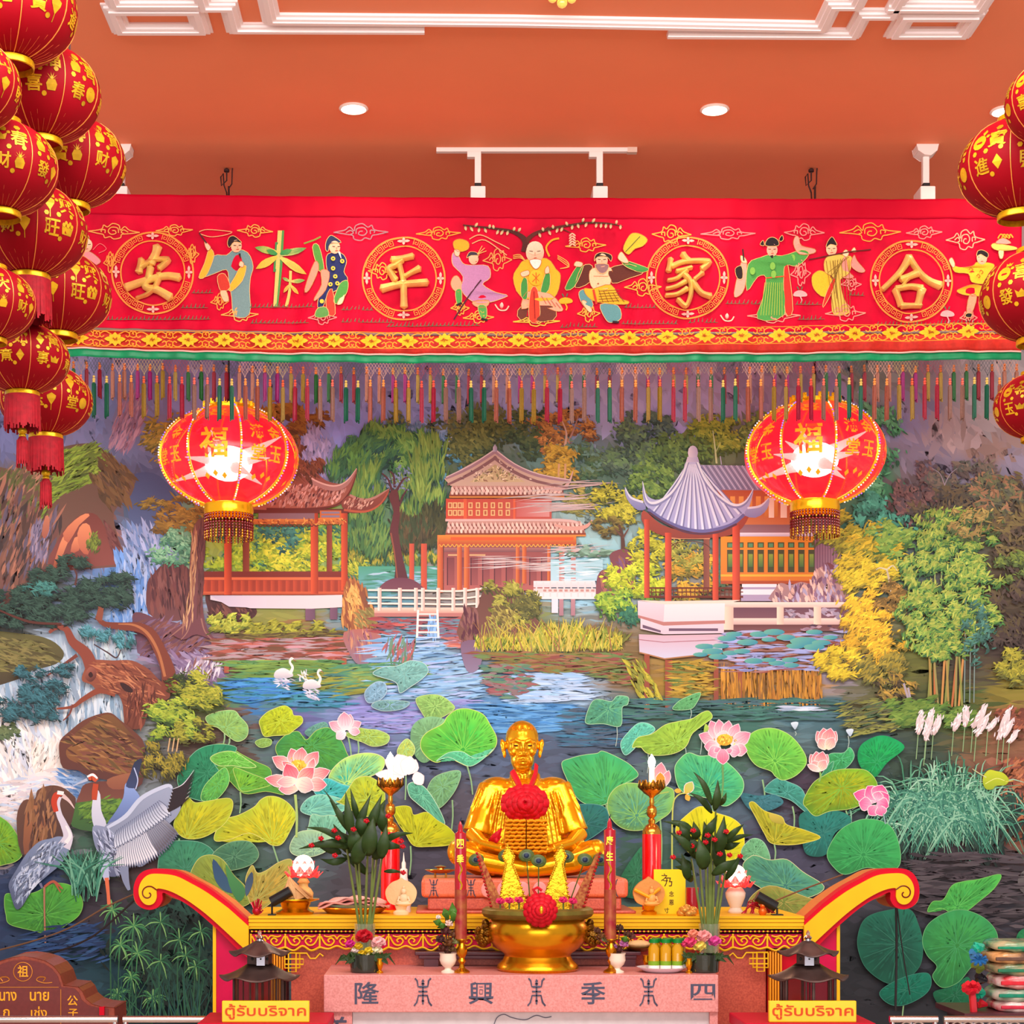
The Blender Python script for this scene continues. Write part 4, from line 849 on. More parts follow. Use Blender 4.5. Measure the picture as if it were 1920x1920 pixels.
# --- lotus bed: stems first, then leaves from far to near
def stem(x0, y0, x1, y1, c='8ab078', w_=3): A.line([(x0, y0), ((x0 + x1) / 2 + 2, (y0 + y1) / 2), (x1, y1)], [w_, w_ * .8], c, 3)
for q in ((1155, 1360, 1153, 1400), (1293, 1330, 1292, 1348), (1282, 1400, 1283, 1420), (1213, 1410, 1212, 1450), (1312, 1375, 1311, 1415), (1488, 1372, 1488, 1380), (1587, 1380, 1586, 1405)): stem(*q, 'a8b8a8', 1.6)
for x, y in ((1487, 1362), (1590, 1375)): A.poly([(x - 7, y - 6), (x + 7, y - 7), (x + 2, y + 6), (x - 2, y + 4)], 'd8e4e8', 'a8b8c4', 90, 3)
pads = [
 ([(700, 1265), (720, 1252), (745, 1250), (770, 1240), (795, 1245), (803, 1260), (790, 1275), (768, 1290), (750, 1300), (742, 1280)], '8ab8ac', '70a49c', None, 'b8d4c8', 7),
 ([(685, 1298), (705, 1280), (722, 1282), (725, 1300), (710, 1315), (690, 1318)], '7aa0b4', '88a8b8', None, 'a8c0cc', 6),
 ([(697, 1325), (710, 1315), (740, 1314), (768, 1318), (755, 1330), (720, 1334)], '6fa080', '7a9ab0', None, 'a0c0b0', 6),
 ([(780, 1312), (800, 1304), (825, 1305), (845, 1318), (852, 1330), (830, 1345), (805, 1352), (790, 1335)], '7fac60', '94b868', None, 'b8cc80', 7),
 ([(770, 1390), (775, 1360), (800, 1345), (830, 1348), (845, 1365), (830, 1400), (800, 1430), (780, 1420)], '6f9a68', '7aa87a', None, None, 7),
 ([(388, 1345), (412, 1335), (440, 1333), (452, 1345), (466, 1362), (464, 1382), (447, 1391), (428, 1380), (410, 1365), (395, 1360)], '8fae58', '78a868', (425, 1365), 'b8cc80', 8),
 ([(480, 1392), (495, 1385), (510, 1388), (508, 1398), (490, 1402)], '8fb054', '7aa058', None, 'a8c870', 5),
 ([(572, 1375), (590, 1360), (612, 1355), (618, 1375), (600, 1390)], '5a8a78', '6a9a88', None, None, 6),
 ([(650, 1378), (670, 1366), (690, 1368), (710, 1370), (730, 1380), (725, 1395), (700, 1400), (680, 1392), (660, 1385)], 'a8bc4c', '8fb468', None, 'c8d480', 7),
 ([(518, 1405), (535, 1380), (560, 1372), (575, 1388), (595, 1370), (620, 1366), (640, 1388), (650, 1410), (655, 1430), (620, 1445), (590, 1440), (540, 1435)], '4f9038', '3f8a48', (585, 1400), 'a8c058', 11),
 ([(488, 1352), (500, 1338), (515, 1330), (535, 1324), (548, 1332), (552, 1342), (566, 1344), (568, 1356), (552, 1370), (540, 1378), (515, 1380), (497, 1381), (490, 1365)], 'b8c03c', 'a0b43c', None, 'd0d468', 8),
 ([(745, 1410), (752, 1395), (764, 1386), (776, 1398), (777, 1412), (765, 1425), (752, 1422)], 'c8cc58', '8fbc78', None, 'd8dc80', 6),
 ([(398, 1402), (425, 1396), (450, 1412), (480, 1428), (508, 1442), (512, 1468), (535, 1490), (500, 1484), (460, 1488), (430, 1462), (408, 1442)], '5f9a34', '4a8a3c', (440, 1440), 'a0bc50', 10),
 ([(335, 1458), (350, 1430), (375, 1405), (410, 1396), (445, 1402), (430, 1422), (404, 1428), (412, 1445), (428, 1462), (412, 1492), (390, 1502), (362, 1497), (342, 1484)], '2f7a54', '2a7450', (390, 1450), '78b48a', 10),
 ([(396, 1422), (415, 1411), (440, 1410), (465, 1425), (482, 1438), (462, 1440), (438, 1436), (412, 1436)], '5aac40', '7ab458', (440, 1425), 'c0d880', 8),
 ([(410, 1448), (425, 1440), (432, 1460), (425, 1480), (405, 1500), (380, 1500), (385, 1475)], '6aac4a', '4f9a50', None, 'a0cc70', 7),
 ([(440, 1440), (470, 1450), (500, 1462), (508, 1472), (482, 1480), (456, 1484), (446, 1465)], '74a83a', '58983c', (450, 1480), 'b0c860', 8),
 ([(625, 1442), (648, 1422), (678, 1413), (705, 1414), (722, 1425), (716, 1445), (694, 1457), (668, 1470), (640, 1482), (618, 1462)], '4fb090', 'a8c868', (650, 1470), 'd8e0a0', 12),
 ([(610, 1460), (640, 1470), (665, 1480), (650, 1500), (620, 1500), (590, 1485)], '3f9a8a', '4faaa8', (610, 1490), '88ccc0', 10),
 ([(565, 1520), (575, 1500), (600, 1490), (640, 1498), (650, 1515), (625, 1530), (590, 1530)], '68a898', '7ab89c', (580, 1520), 'a8d4b8', 10),
 ([(790, 1405), (790, 1388), (802, 1373), (830, 1358), (838, 1345), (855, 1332), (878, 1330), (905, 1340), (920, 1362), (931, 1385), (926, 1405), (903, 1425), (880, 1437), (860, 1430), (840, 1421), (820, 1430), (803, 1422)], '48b048', '70b848', (868, 1407), 'd0dc70', 15),
 ([(818, 1428), (840, 1420), (862, 1430), (882, 1437), (905, 1424), (927, 1402), (915, 1415), (890, 1422), (866, 1410), (840, 1412)], '5fb884', '68bc90', (870, 1424), 'b0dcb0', 5),
 ([(800, 1485), (812, 1460), (838, 1448), (863, 1447), (857, 1475), (838, 1503), (820, 1516), (806, 1502)], '78a868', '6fa078', (830, 1475), 'a0c488', 8),
 ([(765, 1472), (780, 1467), (800, 1480), (820, 1510), (834, 1542), (826, 1546), (806, 1526), (782, 1506), (768, 1492)], '58a080', '68ac88', (790, 1490), 'c0e0b8', 12),
 ([(640, 1500), (655, 1478), (668, 1461), (690, 1456), (712, 1468), (722, 1488), (718, 1518), (696, 1530), (672, 1528), (652, 1512), (632, 1503)], 'b4b838', '98b048', (690, 1500), 'd8d068', 10),
 ([(737, 1517), (755, 1511), (770, 1514), (776, 1528), (800, 1523), (820, 1538), (842, 1552), (856, 1572), (842, 1584), (805, 1587), (776, 1585), (760, 1562), (745, 1540)], 'bcb828', 'a8b030', (780, 1583), 'd8d050', 12),
 ([(580, 1548), (586, 1527), (605, 1530), (625, 1529), (648, 1545), (642, 1578), (604, 1592), (572, 1582)], '68a488', '80b494', (610, 1570), 'b0d4a8', 9),
 ([(545, 1585), (562, 1560), (600, 1558), (622, 1572), (618, 1592), (585, 1606), (552, 1602)], '88ac94', '98b88c', (590, 1595), 'c8d8a8', 9),
 ([(405, 1576), (408, 1556), (425, 1536), (450, 1528), (478, 1513), (490, 1500), (505, 1493), (526, 1496), (546, 1510), (556, 1530), (546, 1556), (530, 1582), (510, 1584), (490, 1570), (466, 1562), (432, 1574)], 'c8b82c', 'a4b444', (512, 1578), 'd8d068', 12),
 ([(328, 1545), (344, 1512), (354, 1495), (368, 1505), (392, 1502), (432, 1497), (438, 1515), (424, 1543), (392, 1566), (362, 1573), (340, 1566)], 'b8ac24', '98a43c', (352, 1570), 'd0cc60', 11),
 ([(300, 1610), (310, 1582), (340, 1576), (380, 1580), (404, 1602), (384, 1640), (334, 1645), (302, 1640)], '3f7a58', '357054', (350, 1630), '6fa888', 9),
 ([(400, 1602), (430, 1580), (470, 1578), (487, 1602), (470, 1622), (430, 1632), (404, 1625)], '3f6a50', '4f7a58', None, '88a878', 8),
 ([(366, 1622), (380, 1606), (402, 1603), (422, 1614), (440, 1640), (462, 1662), (472, 1690), (440, 1702), (408, 1690), (384, 1665), (360, 1645)], '8a9440', '7a8a44', (430, 1680), 'c0bc60', 9),
 ([(470, 1690), (462, 1650), (474, 1622), (484, 1636), (500, 1632), (525, 1616), (548, 1612), (545, 1645), (522, 1680), (490, 1704)], 'b8944a', '989850', (480, 1690), 'd8c070', 9),
 ([(-40, 1520), (10, 1535), (34, 1562), (46, 1592), (40, 1610), (15, 1620), (-40, 1622)], '7a9a34', '589038', (0, 1580), 'a8b860', 8),
 ([(12, 1692), (16, 1675), (40, 1678), (70, 1672), (90, 1662), (112, 1655), (140, 1662), (158, 1688), (152, 1714), (128, 1733), (100, 1750), (62, 1743), (22, 1732), (15, 1714)], '3f7c38', '4f9038', (88, 1715), '80b050', 12),
 ([(1097, 1346), (1108, 1318), (1122, 1312), (1145, 1316), (1156, 1306), (1176, 1308), (1175, 1322), (1165, 1328), (1162, 1362), (1130, 1358), (1100, 1358)], '4a8c78', '5f9f70', None, 'a0c8a0', 8),
 ([(1260, 1331), (1268, 1318), (1285, 1308), (1311, 1300), (1302, 1322), (1290, 1331)], '68a870', '58985c', None, '98c890', 6),
 ([(1162, 1395), (1175, 1375), (1195, 1357), (1215, 1358), (1226, 1370), (1202, 1387), (1186, 1406), (1170, 1416)], '5fb4a0', '68b894', None, 'a0d8c0', 7),
 ([(1184, 1402), (1194, 1384), (1220, 1377), (1245, 1360), (1272, 1353), (1296, 1348), (1312, 1338), (1326, 1334), (1333, 1346), (1316, 1360), (1296, 1376), (1284, 1400), (1262, 1413), (1230, 1417), (1210, 1412), (1198, 1400)], '98b84c', '88b048', (1265, 1395), 'd0d878', 12),
 ([(1430, 1482), (1452, 1460), (1474, 1466), (1502, 1482), (1512, 1524), (1482, 1502), (1456, 1492)], '3f8470', '4a9080', None, '80b8a0', 8),
 ([(1385, 1488), (1420, 1492), (1450, 1490), (1466, 1505), (1440, 1520), (1405, 1520)], '3f7478', '3a6a70', None, None, 7),
 ([(1550, 1416), (1578, 1412), (1590, 1402), (1598, 1420), (1580, 1442), (1545, 1452)], '3f9454', '4aa068', None, '88c090', 7),
 ([(1530, 1465), (1545, 1440), (1560, 1430), (1540, 1480), (1510, 1490)], '3f8a5c', '3a8058', None, '80b890', 6),
 ([(1604, 1418), (1612, 1396), (1640, 1381), (1666, 1383), (1692, 1402), (1660, 1430), (1636, 1458), (1612, 1442)], '2a9a50', '228a50', (1640, 1430), None, 8),
 ([(1497, 1527), (1540, 1518), (1580, 1524), (1592, 1542), (1562, 1562), (1545, 1602), (1510, 1602), (1500, 1572)], '2f7468', '2a6a5c', (1540, 1562), None, 9),
 ([(1052, 1432), (1070, 1422), (1094, 1416), (1118, 1413), (1130, 1409), (1165, 1425), (1186, 1440), (1194, 1456), (1165, 1472), (1148, 1490), (1132, 1509), (1100, 1508), (1080, 1495), (1064, 1466)], '4fa454', '3f9a60', (1135, 1500), 'a8d088', 13),
 ([(1050, 1540), (1080, 1510), (1130, 1512), (1140, 1540), (1130, 1555), (1090, 1580), (1060, 1580)], '2f6a5c', '2a6460', None, '5a9a88', 8),
 ([(1138, 1502), (1150, 1480), (1172, 1469), (1200, 1470), (1250, 1476), (1262, 1488), (1256, 1520), (1236, 1537), (1202, 1556), (1166, 1553), (1142, 1530)], '58987c', '7aaa54', (1192, 1530), 'b8d080', 13),
 ([(1263, 1441), (1275, 1421), (1290, 1412), (1310, 1418), (1340, 1418), (1368, 1436), (1390, 1462), (1389, 1486), (1370, 1506), (1352, 1511), (1322, 1496), (1290, 1491), (1270, 1476)], '3fa078', '58ac68', (1322, 1482), 'b0dc98', 14),
 ([(1395, 1392), (1412, 1372), (1444, 1366), (1476, 1378), (1500, 1404), (1509, 1430), (1491, 1453), (1466, 1463), (1451, 1456), (1442, 1446), (1416, 1436), (1400, 1416)], '5aa848', '78b84c', (1450, 1428), 'b8d878', 14),
 ([(1402, 1508), (1411, 1504), (1430, 1520), (1462, 1531), (1472, 1546), (1505, 1556), (1535, 1570), (1502, 1581), (1470, 1584), (1442, 1580), (1430, 1562), (1414, 1532)], '90963a', 'b0a42c', (1450, 1578), 'd8d060', 10),
 ([(1265, 1552), (1288, 1526), (1312, 1512), (1340, 1524), (1370, 1534), (1389, 1552), (1393, 1582), (1390, 1604), (1350, 1614), (1300, 1604), (1275, 1582)], 'b8bc30', 'ccc030', (1320, 1605), 'e0dc60', 12),
 ([(1388, 1592), (1408, 1572), (1430, 1580), (1441, 1612), (1420, 1617), (1392, 1612)], '68a070', '70a878', None, 'a0c8a0', 8),
 ([(1160, 1650), (1190, 1600), (1205, 1590), (1215, 1640), (1210, 1680), (1170, 1680)], '34704c', '2f6a48', None, None, 8),
 ([(1390, 1622), (1404, 1606), (1416, 1604), (1440, 1612), (1472, 1611), (1502, 1634), (1542, 1662), (1512, 1682), (1460, 1682), (1420, 1662), (1402, 1648)], '4a8478', '5a9468', (1470, 1660), 'd0d098', 10),
 ([(1400, 1690), (1440, 1660), (1510, 1682), (1530, 1690), (1490, 1715), (1430, 1712)], '7a8a44', '988a48', None, 'c8b868', 8),
 ([(1503, 1502), (1520, 1470), (1541, 1455), (1562, 1445), (1590, 1442), (1622, 1446), (1641, 1472), (1626, 1500), (1592, 1516), (1552, 1521), (1526, 1530), (1510, 1516)], 'a0a424', '6a9c34', (1575, 1478), 'b8c868', 13),
 ([(1547, 1602), (1560, 1571), (1580, 1550), (1614, 1536), (1650, 1540), (1671, 1556), (1683, 1590), (1682, 1622), (1660, 1633), (1622, 1626), (1582, 1639), (1560, 1626)], '3a9050', '3f9450', (1615, 1603), '78b878', 14),
 ([(1735, 1709), (1744, 1690), (1764, 1686), (1780, 1660), (1802, 1652), (1830, 1648), (1871, 1639), (1860, 1664), (1830, 1690), (1806, 1708), (1782, 1712), (1760, 1702)], '3f9048', '4fa048', (1790, 1700), '78b858', 11),
 ([(1605, 1752), (1618, 1722), (1650, 1708), (1700, 1704), (1718, 1734), (1726, 1770), (1720, 1810), (1692, 1836), (1660, 1842), (1622, 1816), (1606, 1782)], '1f5040', '23604a', (1680, 1770), '2f6a54', 13),
 ([(1645, 1860), (1670, 1840), (1706, 1826), (1736, 1824), (1741, 1846), (1726, 1866), (1690, 1883), (1662, 1880)], '206c54', '1f6650', None, '3a806a', 9),
 ([(1745, 1860), (1780, 1848), (1810, 1830), (1816, 1860), (1802, 1892), (1766, 1892)], '1f6440', '1f5c40', None, None, 8),
 ([(1725, 1762), (1736, 1732), (1768, 1711), (1802, 1705), (1840, 1720), (1863, 1746), (1863, 1772), (1842, 1790), (1816, 1812), (1792, 1840), (1762, 1850), (1744, 1830), (1752, 1810), (1734, 1790)], '3f8c48', '38844c', (1790, 1772), '68a868', 14),
 ([(1900, 1760), (1915, 1740), (1960, 1745), (1950, 1790), (1915, 1785)], '2f7a48', '2a7048', None, None, 7),
]
for x0, y0, x1, y1 in ((422, 1370, 420, 1398), (432, 1385, 428, 1400), (452, 1485, 451, 1525), (512, 1582, 545, 1700), (651, 1372, 660, 1430), (672, 1390, 671, 1420), (759, 1425, 760, 1500), (876, 1437, 886, 1490), (848, 1500, 846, 1560), (770, 1586, 768, 1640), (1427, 1462, 1431, 1512), (1483, 1512, 1486, 1550), (1449, 1582, 1450, 1612), (1135, 1508, 1134, 1545), (1236, 1535, 1238, 1620), (1333, 1500, 1333, 1560), (1583, 1520, 1590, 1560), (1690, 1840, 1688, 1905), (338, 1572, 330, 1640)): stem(x0, y0, x1, y1)
for p_ in pads:
 A.pad(p_[0], p_[1], p_[2], p_[3], None, p_[4], p_[5])
# folded leaf insides
for q, c1, c2 in (([(402, 1610), (425, 1640), (440, 1672), (420, 1668), (404, 1645)], '2f4a6a', '3a5a70'), ([(462, 1655), (474, 1634), (476, 1655), (464, 1680)], '3a4a60', '4a6070'), ([(425, 1620), (440, 1640), (462, 1668), (450, 1690), (432, 1660)], '4a8a4a', '3f7a48'), ([(1440, 1525), (1462, 1533), (1466, 1545), (1444, 1540)], 'd0b848', 'a89a34')):
 A.poly(q, c1, c2, 90, 3)
A.line([(1216, 1620), (1220, 1500), (1228, 1490), (1252, 1485)], [3, 2.5, 2.5], 'a8bc58', 4); A.line([(1258, 1640), (1259, 1520), (1268, 1492), (1285, 1487)], [3, 2.5, 2.5], 'c0c458', 4)
A.petal(1283, 1488, 1296, 1466, 18, 'd8b840', 'b8c868'); A.petal(1275, 1484, 1262, 1482, 9, 'e0a030', 'f0b840', None); A.petal(1284, 1490, 1290, 1502, 10, 'e0a030', 'f0b840', None)
# --- blossoms
def lotus(pet, ct='f0586c', cb='ffe0c8', heart=None):
 for i, p_ in enumerate(pet):
  if heart and i == heart[2]:
   A.poly([(heart[0] + 15 * math.cos(t), heart[1] + 11 * math.sin(t)) for t in np.linspace(0, 6.1, 14)], 'f0c838', 'd8a028', 90)
   n = 40; A.strokes(heart[0] + rg.normal(0, 8, n), heart[1] + rg.normal(0, 5, n), 6, 2, -90 + rg.normal(0, 30, n), ['f8dc60', 'e8b83c', 'c88a28'])
  A.petal(*p_[:5], p_[5] if len(p_) > 5 else cb, p_[6] if len(p_) > 6 else ct)
lotus([(555, 1445, 512, 1420, 26), (560, 1440, 547, 1404, 26), (562, 1440, 568, 1402, 28), (570, 1445, 598, 1410, 26), (560, 1450, 530, 1428, 16), (580, 1450, 590, 1422, 14), (575, 1460, 620, 1445, 24), (575, 1470, 614, 1472, 26), (555, 1470, 498, 1460, 24), (560, 1478, 524, 1480, 22, 'ffd8b8', 'f0708c'), (556, 1472, 538, 1432, 30, 'f8a0a0', 'e8405c'), (560, 1468, 590, 1440, 26, 'ffc8a8', 'e04868'), (556, 1466, 590, 1478, 30, 'fff0d0', 'f89aa0'), (558, 1464, 520, 1468, 20, 'fff0d0', 'f48898')], heart=(560, 1436, 4))
stem(555, 1490, 557, 1570, 'a8c068', 5)
lotus([(648, 1372, 618, 1355, 20), (652, 1368, 678, 1355, 18), (648, 1368, 640, 1340, 20), (652, 1368, 658, 1340, 18), (648, 1370, 646, 1336, 26), (648, 1372, 632, 1386, 18, 'ffe8e8', 'f8b8c0'), (655, 1370, 676, 1374, 16)], 'f08098', 'ffe4e0')
lotus([(758, 1455, 704, 1452, 20), (775, 1465, 795, 1455, 26), (765, 1450, 722, 1425, 30), (765, 1450, 780, 1425, 26), (760, 1452, 745, 1415, 40), (762, 1452, 770, 1418, 30)], 'fff0e8', 'fff8e8')
lotus([(1350, 1395, 1308, 1378, 26), (1345, 1390, 1330, 1352, 24), (1350, 1388, 1345, 1350, 22), (1358, 1388, 1364, 1352, 22), (1365, 1392, 1382, 1358, 22), (1368, 1398, 1404, 1375, 26), (1372, 1405, 1398, 1408, 24), (1345, 1400, 1318, 1400, 24), (1350, 1405, 1325, 1415, 24, 'ffd0d4', 'f07c98'), (1365, 1405, 1385, 1412, 24, 'ffd0d4', 'f07c98'), (1352, 1395, 1356, 1370, 26, 'ffe8d8', 'fcc8c8'), (1340, 1402, 1345, 1412, 14, 'f8a8b8', 'e87090'), (1362, 1404, 1366, 1414, 14, 'f8a8b8', 'e87090'), (1352, 1405, 1353, 1434, 24, 'f8a0b0', 'e06080')], 'f07090', 'ffe0d8', heart=(1356, 1388, 11))
stem(1352, 1434, 1350, 1500, '6a9a58', 4)
for bx, by, k in ((1546, 1402, 1.0), (1532, 1442, .9)):
 lotus([(bx, by, bx - 18 * k, by - 30 * k, 22 * k), (bx, by, bx + 18 * k, by - 30 * k, 22 * k), (bx, by, bx - 6 * k, by - 36 * k, 26 * k), (bx, by, bx + 8 * k, by - 36 * k, 26 * k), (bx, by + 3, bx - 14 * k, by - 16 * k, 20 * k, 'ffe0b8', 'f88890'), (bx, by + 3, bx + 14 * k, by - 18 * k, 20 * k, 'ffe0b8', 'f88890')], 'f06878', 'ffd0b8')
A.petal(1534, 1446, 1510, 1434, 12, 'ffe8d0', 'f89898'); stem(1534, 1448, 1532, 1466, '88b058', 4)
lotus([(1640, 1500, 1596, 1488, 28), (1640, 1500, 1622, 1474, 30), (1640, 1500, 1650, 1472, 32), (1640, 1505, 1662, 1490, 30), (1640, 1505, 1662, 1512, 26), (1630, 1510, 1606, 1505, 26, 'ffa8c0', 'f05890'), (1640, 1500, 1644, 1484, 20, 'ffb8c8', 'f06c98'), (1640, 1512, 1625, 1528, 22, 'ffa0b8', 'f05890'), (1645, 1512, 1650, 1530, 22, 'ffa0b8', 'f05890')], 'e83c84', 'ffa8c0')
A.line([(1652, 1525), (1656, 1545)], 2.5, '88a8a0', 0)
lotus([(1232, 1475, 1238, 1430, 26), (1242, 1475, 1252, 1445, 16), (1236, 1475, 1236, 1448, 18, 'f0a030', 'e8902c')], 'f08090', 'ffc0b0')
A.poly([(1317, 1370), (1320, 1358), (1326, 1364), (1325, 1370), (1318, 1374)], 'b0cc50', '98b848', 90, 3)
A.poly([(1838, 1458), (1842, 1450), (1850, 1444), (1862, 1446), (1876, 1450), (1886, 1462), (1880, 1472), (1862, 1474), (1856, 1480), (1844, 1480), (1838, 1470)], 'c8d030', '98ac28', 90, 4)
A.line([(1844, 1458), (1830, 1450), (1818, 1442)], [2, 1.2], 'c8c890'); A.line([(1880, 1466), (1894, 1464)], [2, 1], 'd8c850'); A.line([(1842, 1470), (1862, 1460), (1878, 1464)], 1.2, 'e8e880')
# --- pine, left
tr = '8a4a34'
A.poly([(235, 1342), (232, 1318), (220, 1300), (190, 1300), (175, 1285), (158, 1278), (160, 1262), (175, 1240), (215, 1240), (250, 1240), (280, 1255), (300, 1275), (318, 1290), (320, 1310), (295, 1320), (280, 1335), (270, 1365), (240, 1365)], '94503a', '6f3a2c', 60, 4)
A.line([(320, 1300), (318, 1260), (302, 1220), (285, 1190), (262, 1178), (230, 1176), (200, 1172), (185, 1160)], [30, 26, 22, 20, 18, 14, 10, 6], '7a3c2c')
A.line([(312, 1270), (300, 1225), (280, 1190), (255, 1174), (225, 1172)], [5, 5, 6, 4, 2], 'b06c44')
A.line([(178, 1262), (165, 1228), (140, 1205), (128, 1182), (110, 1178), (96, 1188)], [26, 22, 16, 12, 9, 5], '8a4434')
A.line([(188, 1165), (192, 1140), (180, 1130)], [14, 10, 5], '8a4c38')
A.line([(220, 1300), (190, 1296), (160, 1312), (140, 1326), (110, 1330)], [16, 11, 9, 6, 3], '8a4430'); A.line([(148, 1230), (120, 1250), (90, 1270)], [7, 5, 2], '7a3c30')
A.line([(140, 1322), (134, 1340), (122, 1352)], [4, 2], '7a3c30')
A.tex([(175, 1245), (250, 1242), (300, 1280), (310, 1305), (280, 1320), (260, 1350), (235, 1310), (190, 1290)], 130, ['b06a48', '6a3428', 'a05a3c', '7a4030', 'c07c54'], 26, 4, 25, 14)
A.tex([(240, 1290), (300, 1290), (270, 1360), (242, 1360)], 50, ['6a3428', '9a5640', '5a2c24'], 30, 5, 95, 10)
A.poly([(164, 1262), (172, 1252), (182, 1256), (184, 1270), (174, 1280), (164, 1274)], 'a05a48', '5a2c28', 60, 3); A.poly([(169, 1266), (174, 1261), (178, 1268), (173, 1272)], '3a1c1c', None, 0, 3)
A.poly([(228, 1282), (240, 1284), (252, 1294), (250, 1300), (236, 1296)], '3a2020', None, 0, 3); A.line([(225, 1278), (242, 1280), (256, 1292)], [3, 3, 2], 'c07c58')
nd = ['1c2a28', '223830', '2c4438', '3a5446']
for cx, cy, r1, r2, n_ in ((140, 1055, 34, 16, 160), (95, 1080, 44, 16, 200), (195, 1100, 56, 26, 320), (70, 1115, 50, 18, 200), (160, 1120, 50, 22, 260), (40, 1130, 50, 22, 240), (90, 1140, 56, 24, 280), (220, 1125, 40, 20, 200), (150, 1145, 40, 16, 160), (110, 1160, 60, 14, 200), (20, 1165, 40, 18, 160), (230, 1085, 26, 12, 80)):
 A.blob(cx, cy, r1, r2, n_, nd, 20, 3.2, 15, 28)
A.blob(80, 1105, 30, 12, 70, ['3a7068', '4a8478'], 18, 3.2, 20, 28)
for cx, cy, r1, r2, n_ in ((185, 1190, 34, 14, 130), (235, 1200, 22, 14, 80)): A.blob(cx, cy, r1, r2, n_, ['2f5f60', '3f7a80', '5a98a0'], 20, 3, 50, 30)
for cx, cy, r1, r2, n_ in ((60, 1262, 30, 12, 110), (125, 1258, 26, 10, 80), (85, 1300, 44, 24, 260), (60, 1320, 60, 20, 240), (30, 1340, 30, 14, 100), (85, 1345, 30, 16, 120), (110, 1290, 20, 14, 60)):
 A.blob(cx, cy, r1, r2, n_, ['1c3438', '24444a', '2f5a60', '3f7078'], 20, 3.2, 25, 30)
A.line([(180, 1210), (205, 1225), (222, 1235), (230, 1220)], [2, 3, 2], '4a3438'); A.line([(0, 1145), (60, 1168), (120, 1172)], [3, 5, 4], '5a3028'); A.line([(145, 1100), (148, 1080), (140, 1066)], [4, 2], '5a3430')
# rocks by the falls
A.poly([(115, 1408), (118, 1388), (135, 1372), (160, 1352), (190, 1340), (212, 1338), (230, 1352), (255, 1372), (275, 1400), (270, 1470), (240, 1470), (170, 1455), (150, 1445), (122, 1440)], '6f4030', '5a3430', 90, 3)
A.poly([(130, 1405), (155, 1395), (195, 1400), (235, 1420), (255, 1445), (235, 1455), (180, 1440), (135, 1425)], '8a5c34', '7a4630', 90, 4)
A.poly([(150, 1372), (190, 1345), (215, 1343), (245, 1372), (262, 1398), (220, 1400), (170, 1392), (135, 1395)], '7a5230', '64402c', 90, 4)
A.tex([(125, 1395), (200, 1345), (262, 1390), (262, 1455), (160, 1440)], 130, ['8a6238', '5a3428', '9a6a40', '6a5030', '7a4838'], 34, 6, 22, 14)
A.line([(140, 1400), (175, 1388), (200, 1398), (240, 1425)], [1.5, 2.5, 1.5], '3a2020'); A.line([(190, 1360), (205, 1375), (240, 1388)], [1.5, 2, 1], '44281f')
A.poly([(150, 1510), (155, 1485), (165, 1470), (205, 1465), (255, 1470), (250, 1500), (200, 1510)], '6a3c34', '7a4a3c', 90, 3); A.poly([(205, 1462), (245, 1450), (262, 1455), (255, 1475), (215, 1480)], '9a6044', '8a503c', 90, 3)
A.poly([(140, 1520), (150, 1505), (250, 1500), (260, 1545), (200, 1560), (140, 1550)], '4a7030', '3a5a34', 90, 3); A.blob(200, 1520, 50, 24, 160, ['3f5a30', '56782f', '688a34'], 22, 5, -15, 20)
A.poly([(36, 1535), (48, 1502), (70, 1498), (75, 1482), (98, 1473), (120, 1476), (140, 1490), (146, 1505), (130, 1560), (80, 1600), (45, 1600)], '6a4434', '4a3430', 60, 3)
A.poly([(52, 1530), (62, 1512), (82, 1514), (90, 1545), (78, 1590), (50, 1600)], 'a06440', '7a4834', 90, 3); A.tex([(55, 1500), (100, 1480), (110, 1560), (60, 1590)], 60, ['8a5c3c', '5a3a30', '9a6a48'], 34, 7, 96, 10)
# bush at the centre left
A.blob(370, 1300, 60, 40, 480, ['44501f', '6f7a28', '94982c', 'b0ac38'], 18, 4, 15, 30)
A.blob(320, 1350, 50, 40, 420, ['3f5a28', '64802c', '90a434', 'a8b43c'], 18, 4, 15, 30)
A.blob(310, 1430, 44, 40, 260, ['4a4420', '7a7028', 'a08c30'], 16, 4, 60, 30)
A.blob(365, 1370, 40, 24, 160, ['5a5a24', '848428', 'a09c34'], 16, 4, 10, 30)
for x in (318, 326, 334): A.line([(x, 1410), (x + 4, 1385)], 2.5, 'c8a070', 0)
A.blob(350, 1275, 30, 12, 50, ['2f3a20', '40501f'], 16, 3, 10, 30)
# --- cranes
A.poly([(24, 1672), (22, 1655), (36, 1630), (55, 1600), (78, 1578), (100, 1572), (114, 1568), (128, 1572), (135, 1590), (120, 1618), (95, 1640), (72, 1660), (58, 1680), (45, 1700), (34, 1702)], '7f8aa4', '4a5068', 110, 4)
A.tex([(30, 1650), (80, 1585), (125, 1580), (90, 1640), (40, 1695)], 220, ['a8b0c4', '6a7488', '8a94ac', '545a70', 'c0c4d0'], 22, 5, 122, 16)
A.line([(124, 1588), (132, 1568), (124, 1545), (116, 1528), (112, 1508), (116, 1494)], [26, 18, 13, 11, 10, 9], 'cfc4cc'); A.line([(128, 1580), (136, 1566), (128, 1548)], [8, 6, 3], 'ece0dc')
A.line([(110, 1522), (106, 1505), (110, 1492), (120, 1488)], [9, 11, 12, 8], 'c03c24'); A.line([(112, 1486), (124, 1488)], [7, 7], 'f0e4dc'); A.line([(122, 1492), (134, 1502), (144, 1516)], [9, 5, 1], 'd8b8b0')
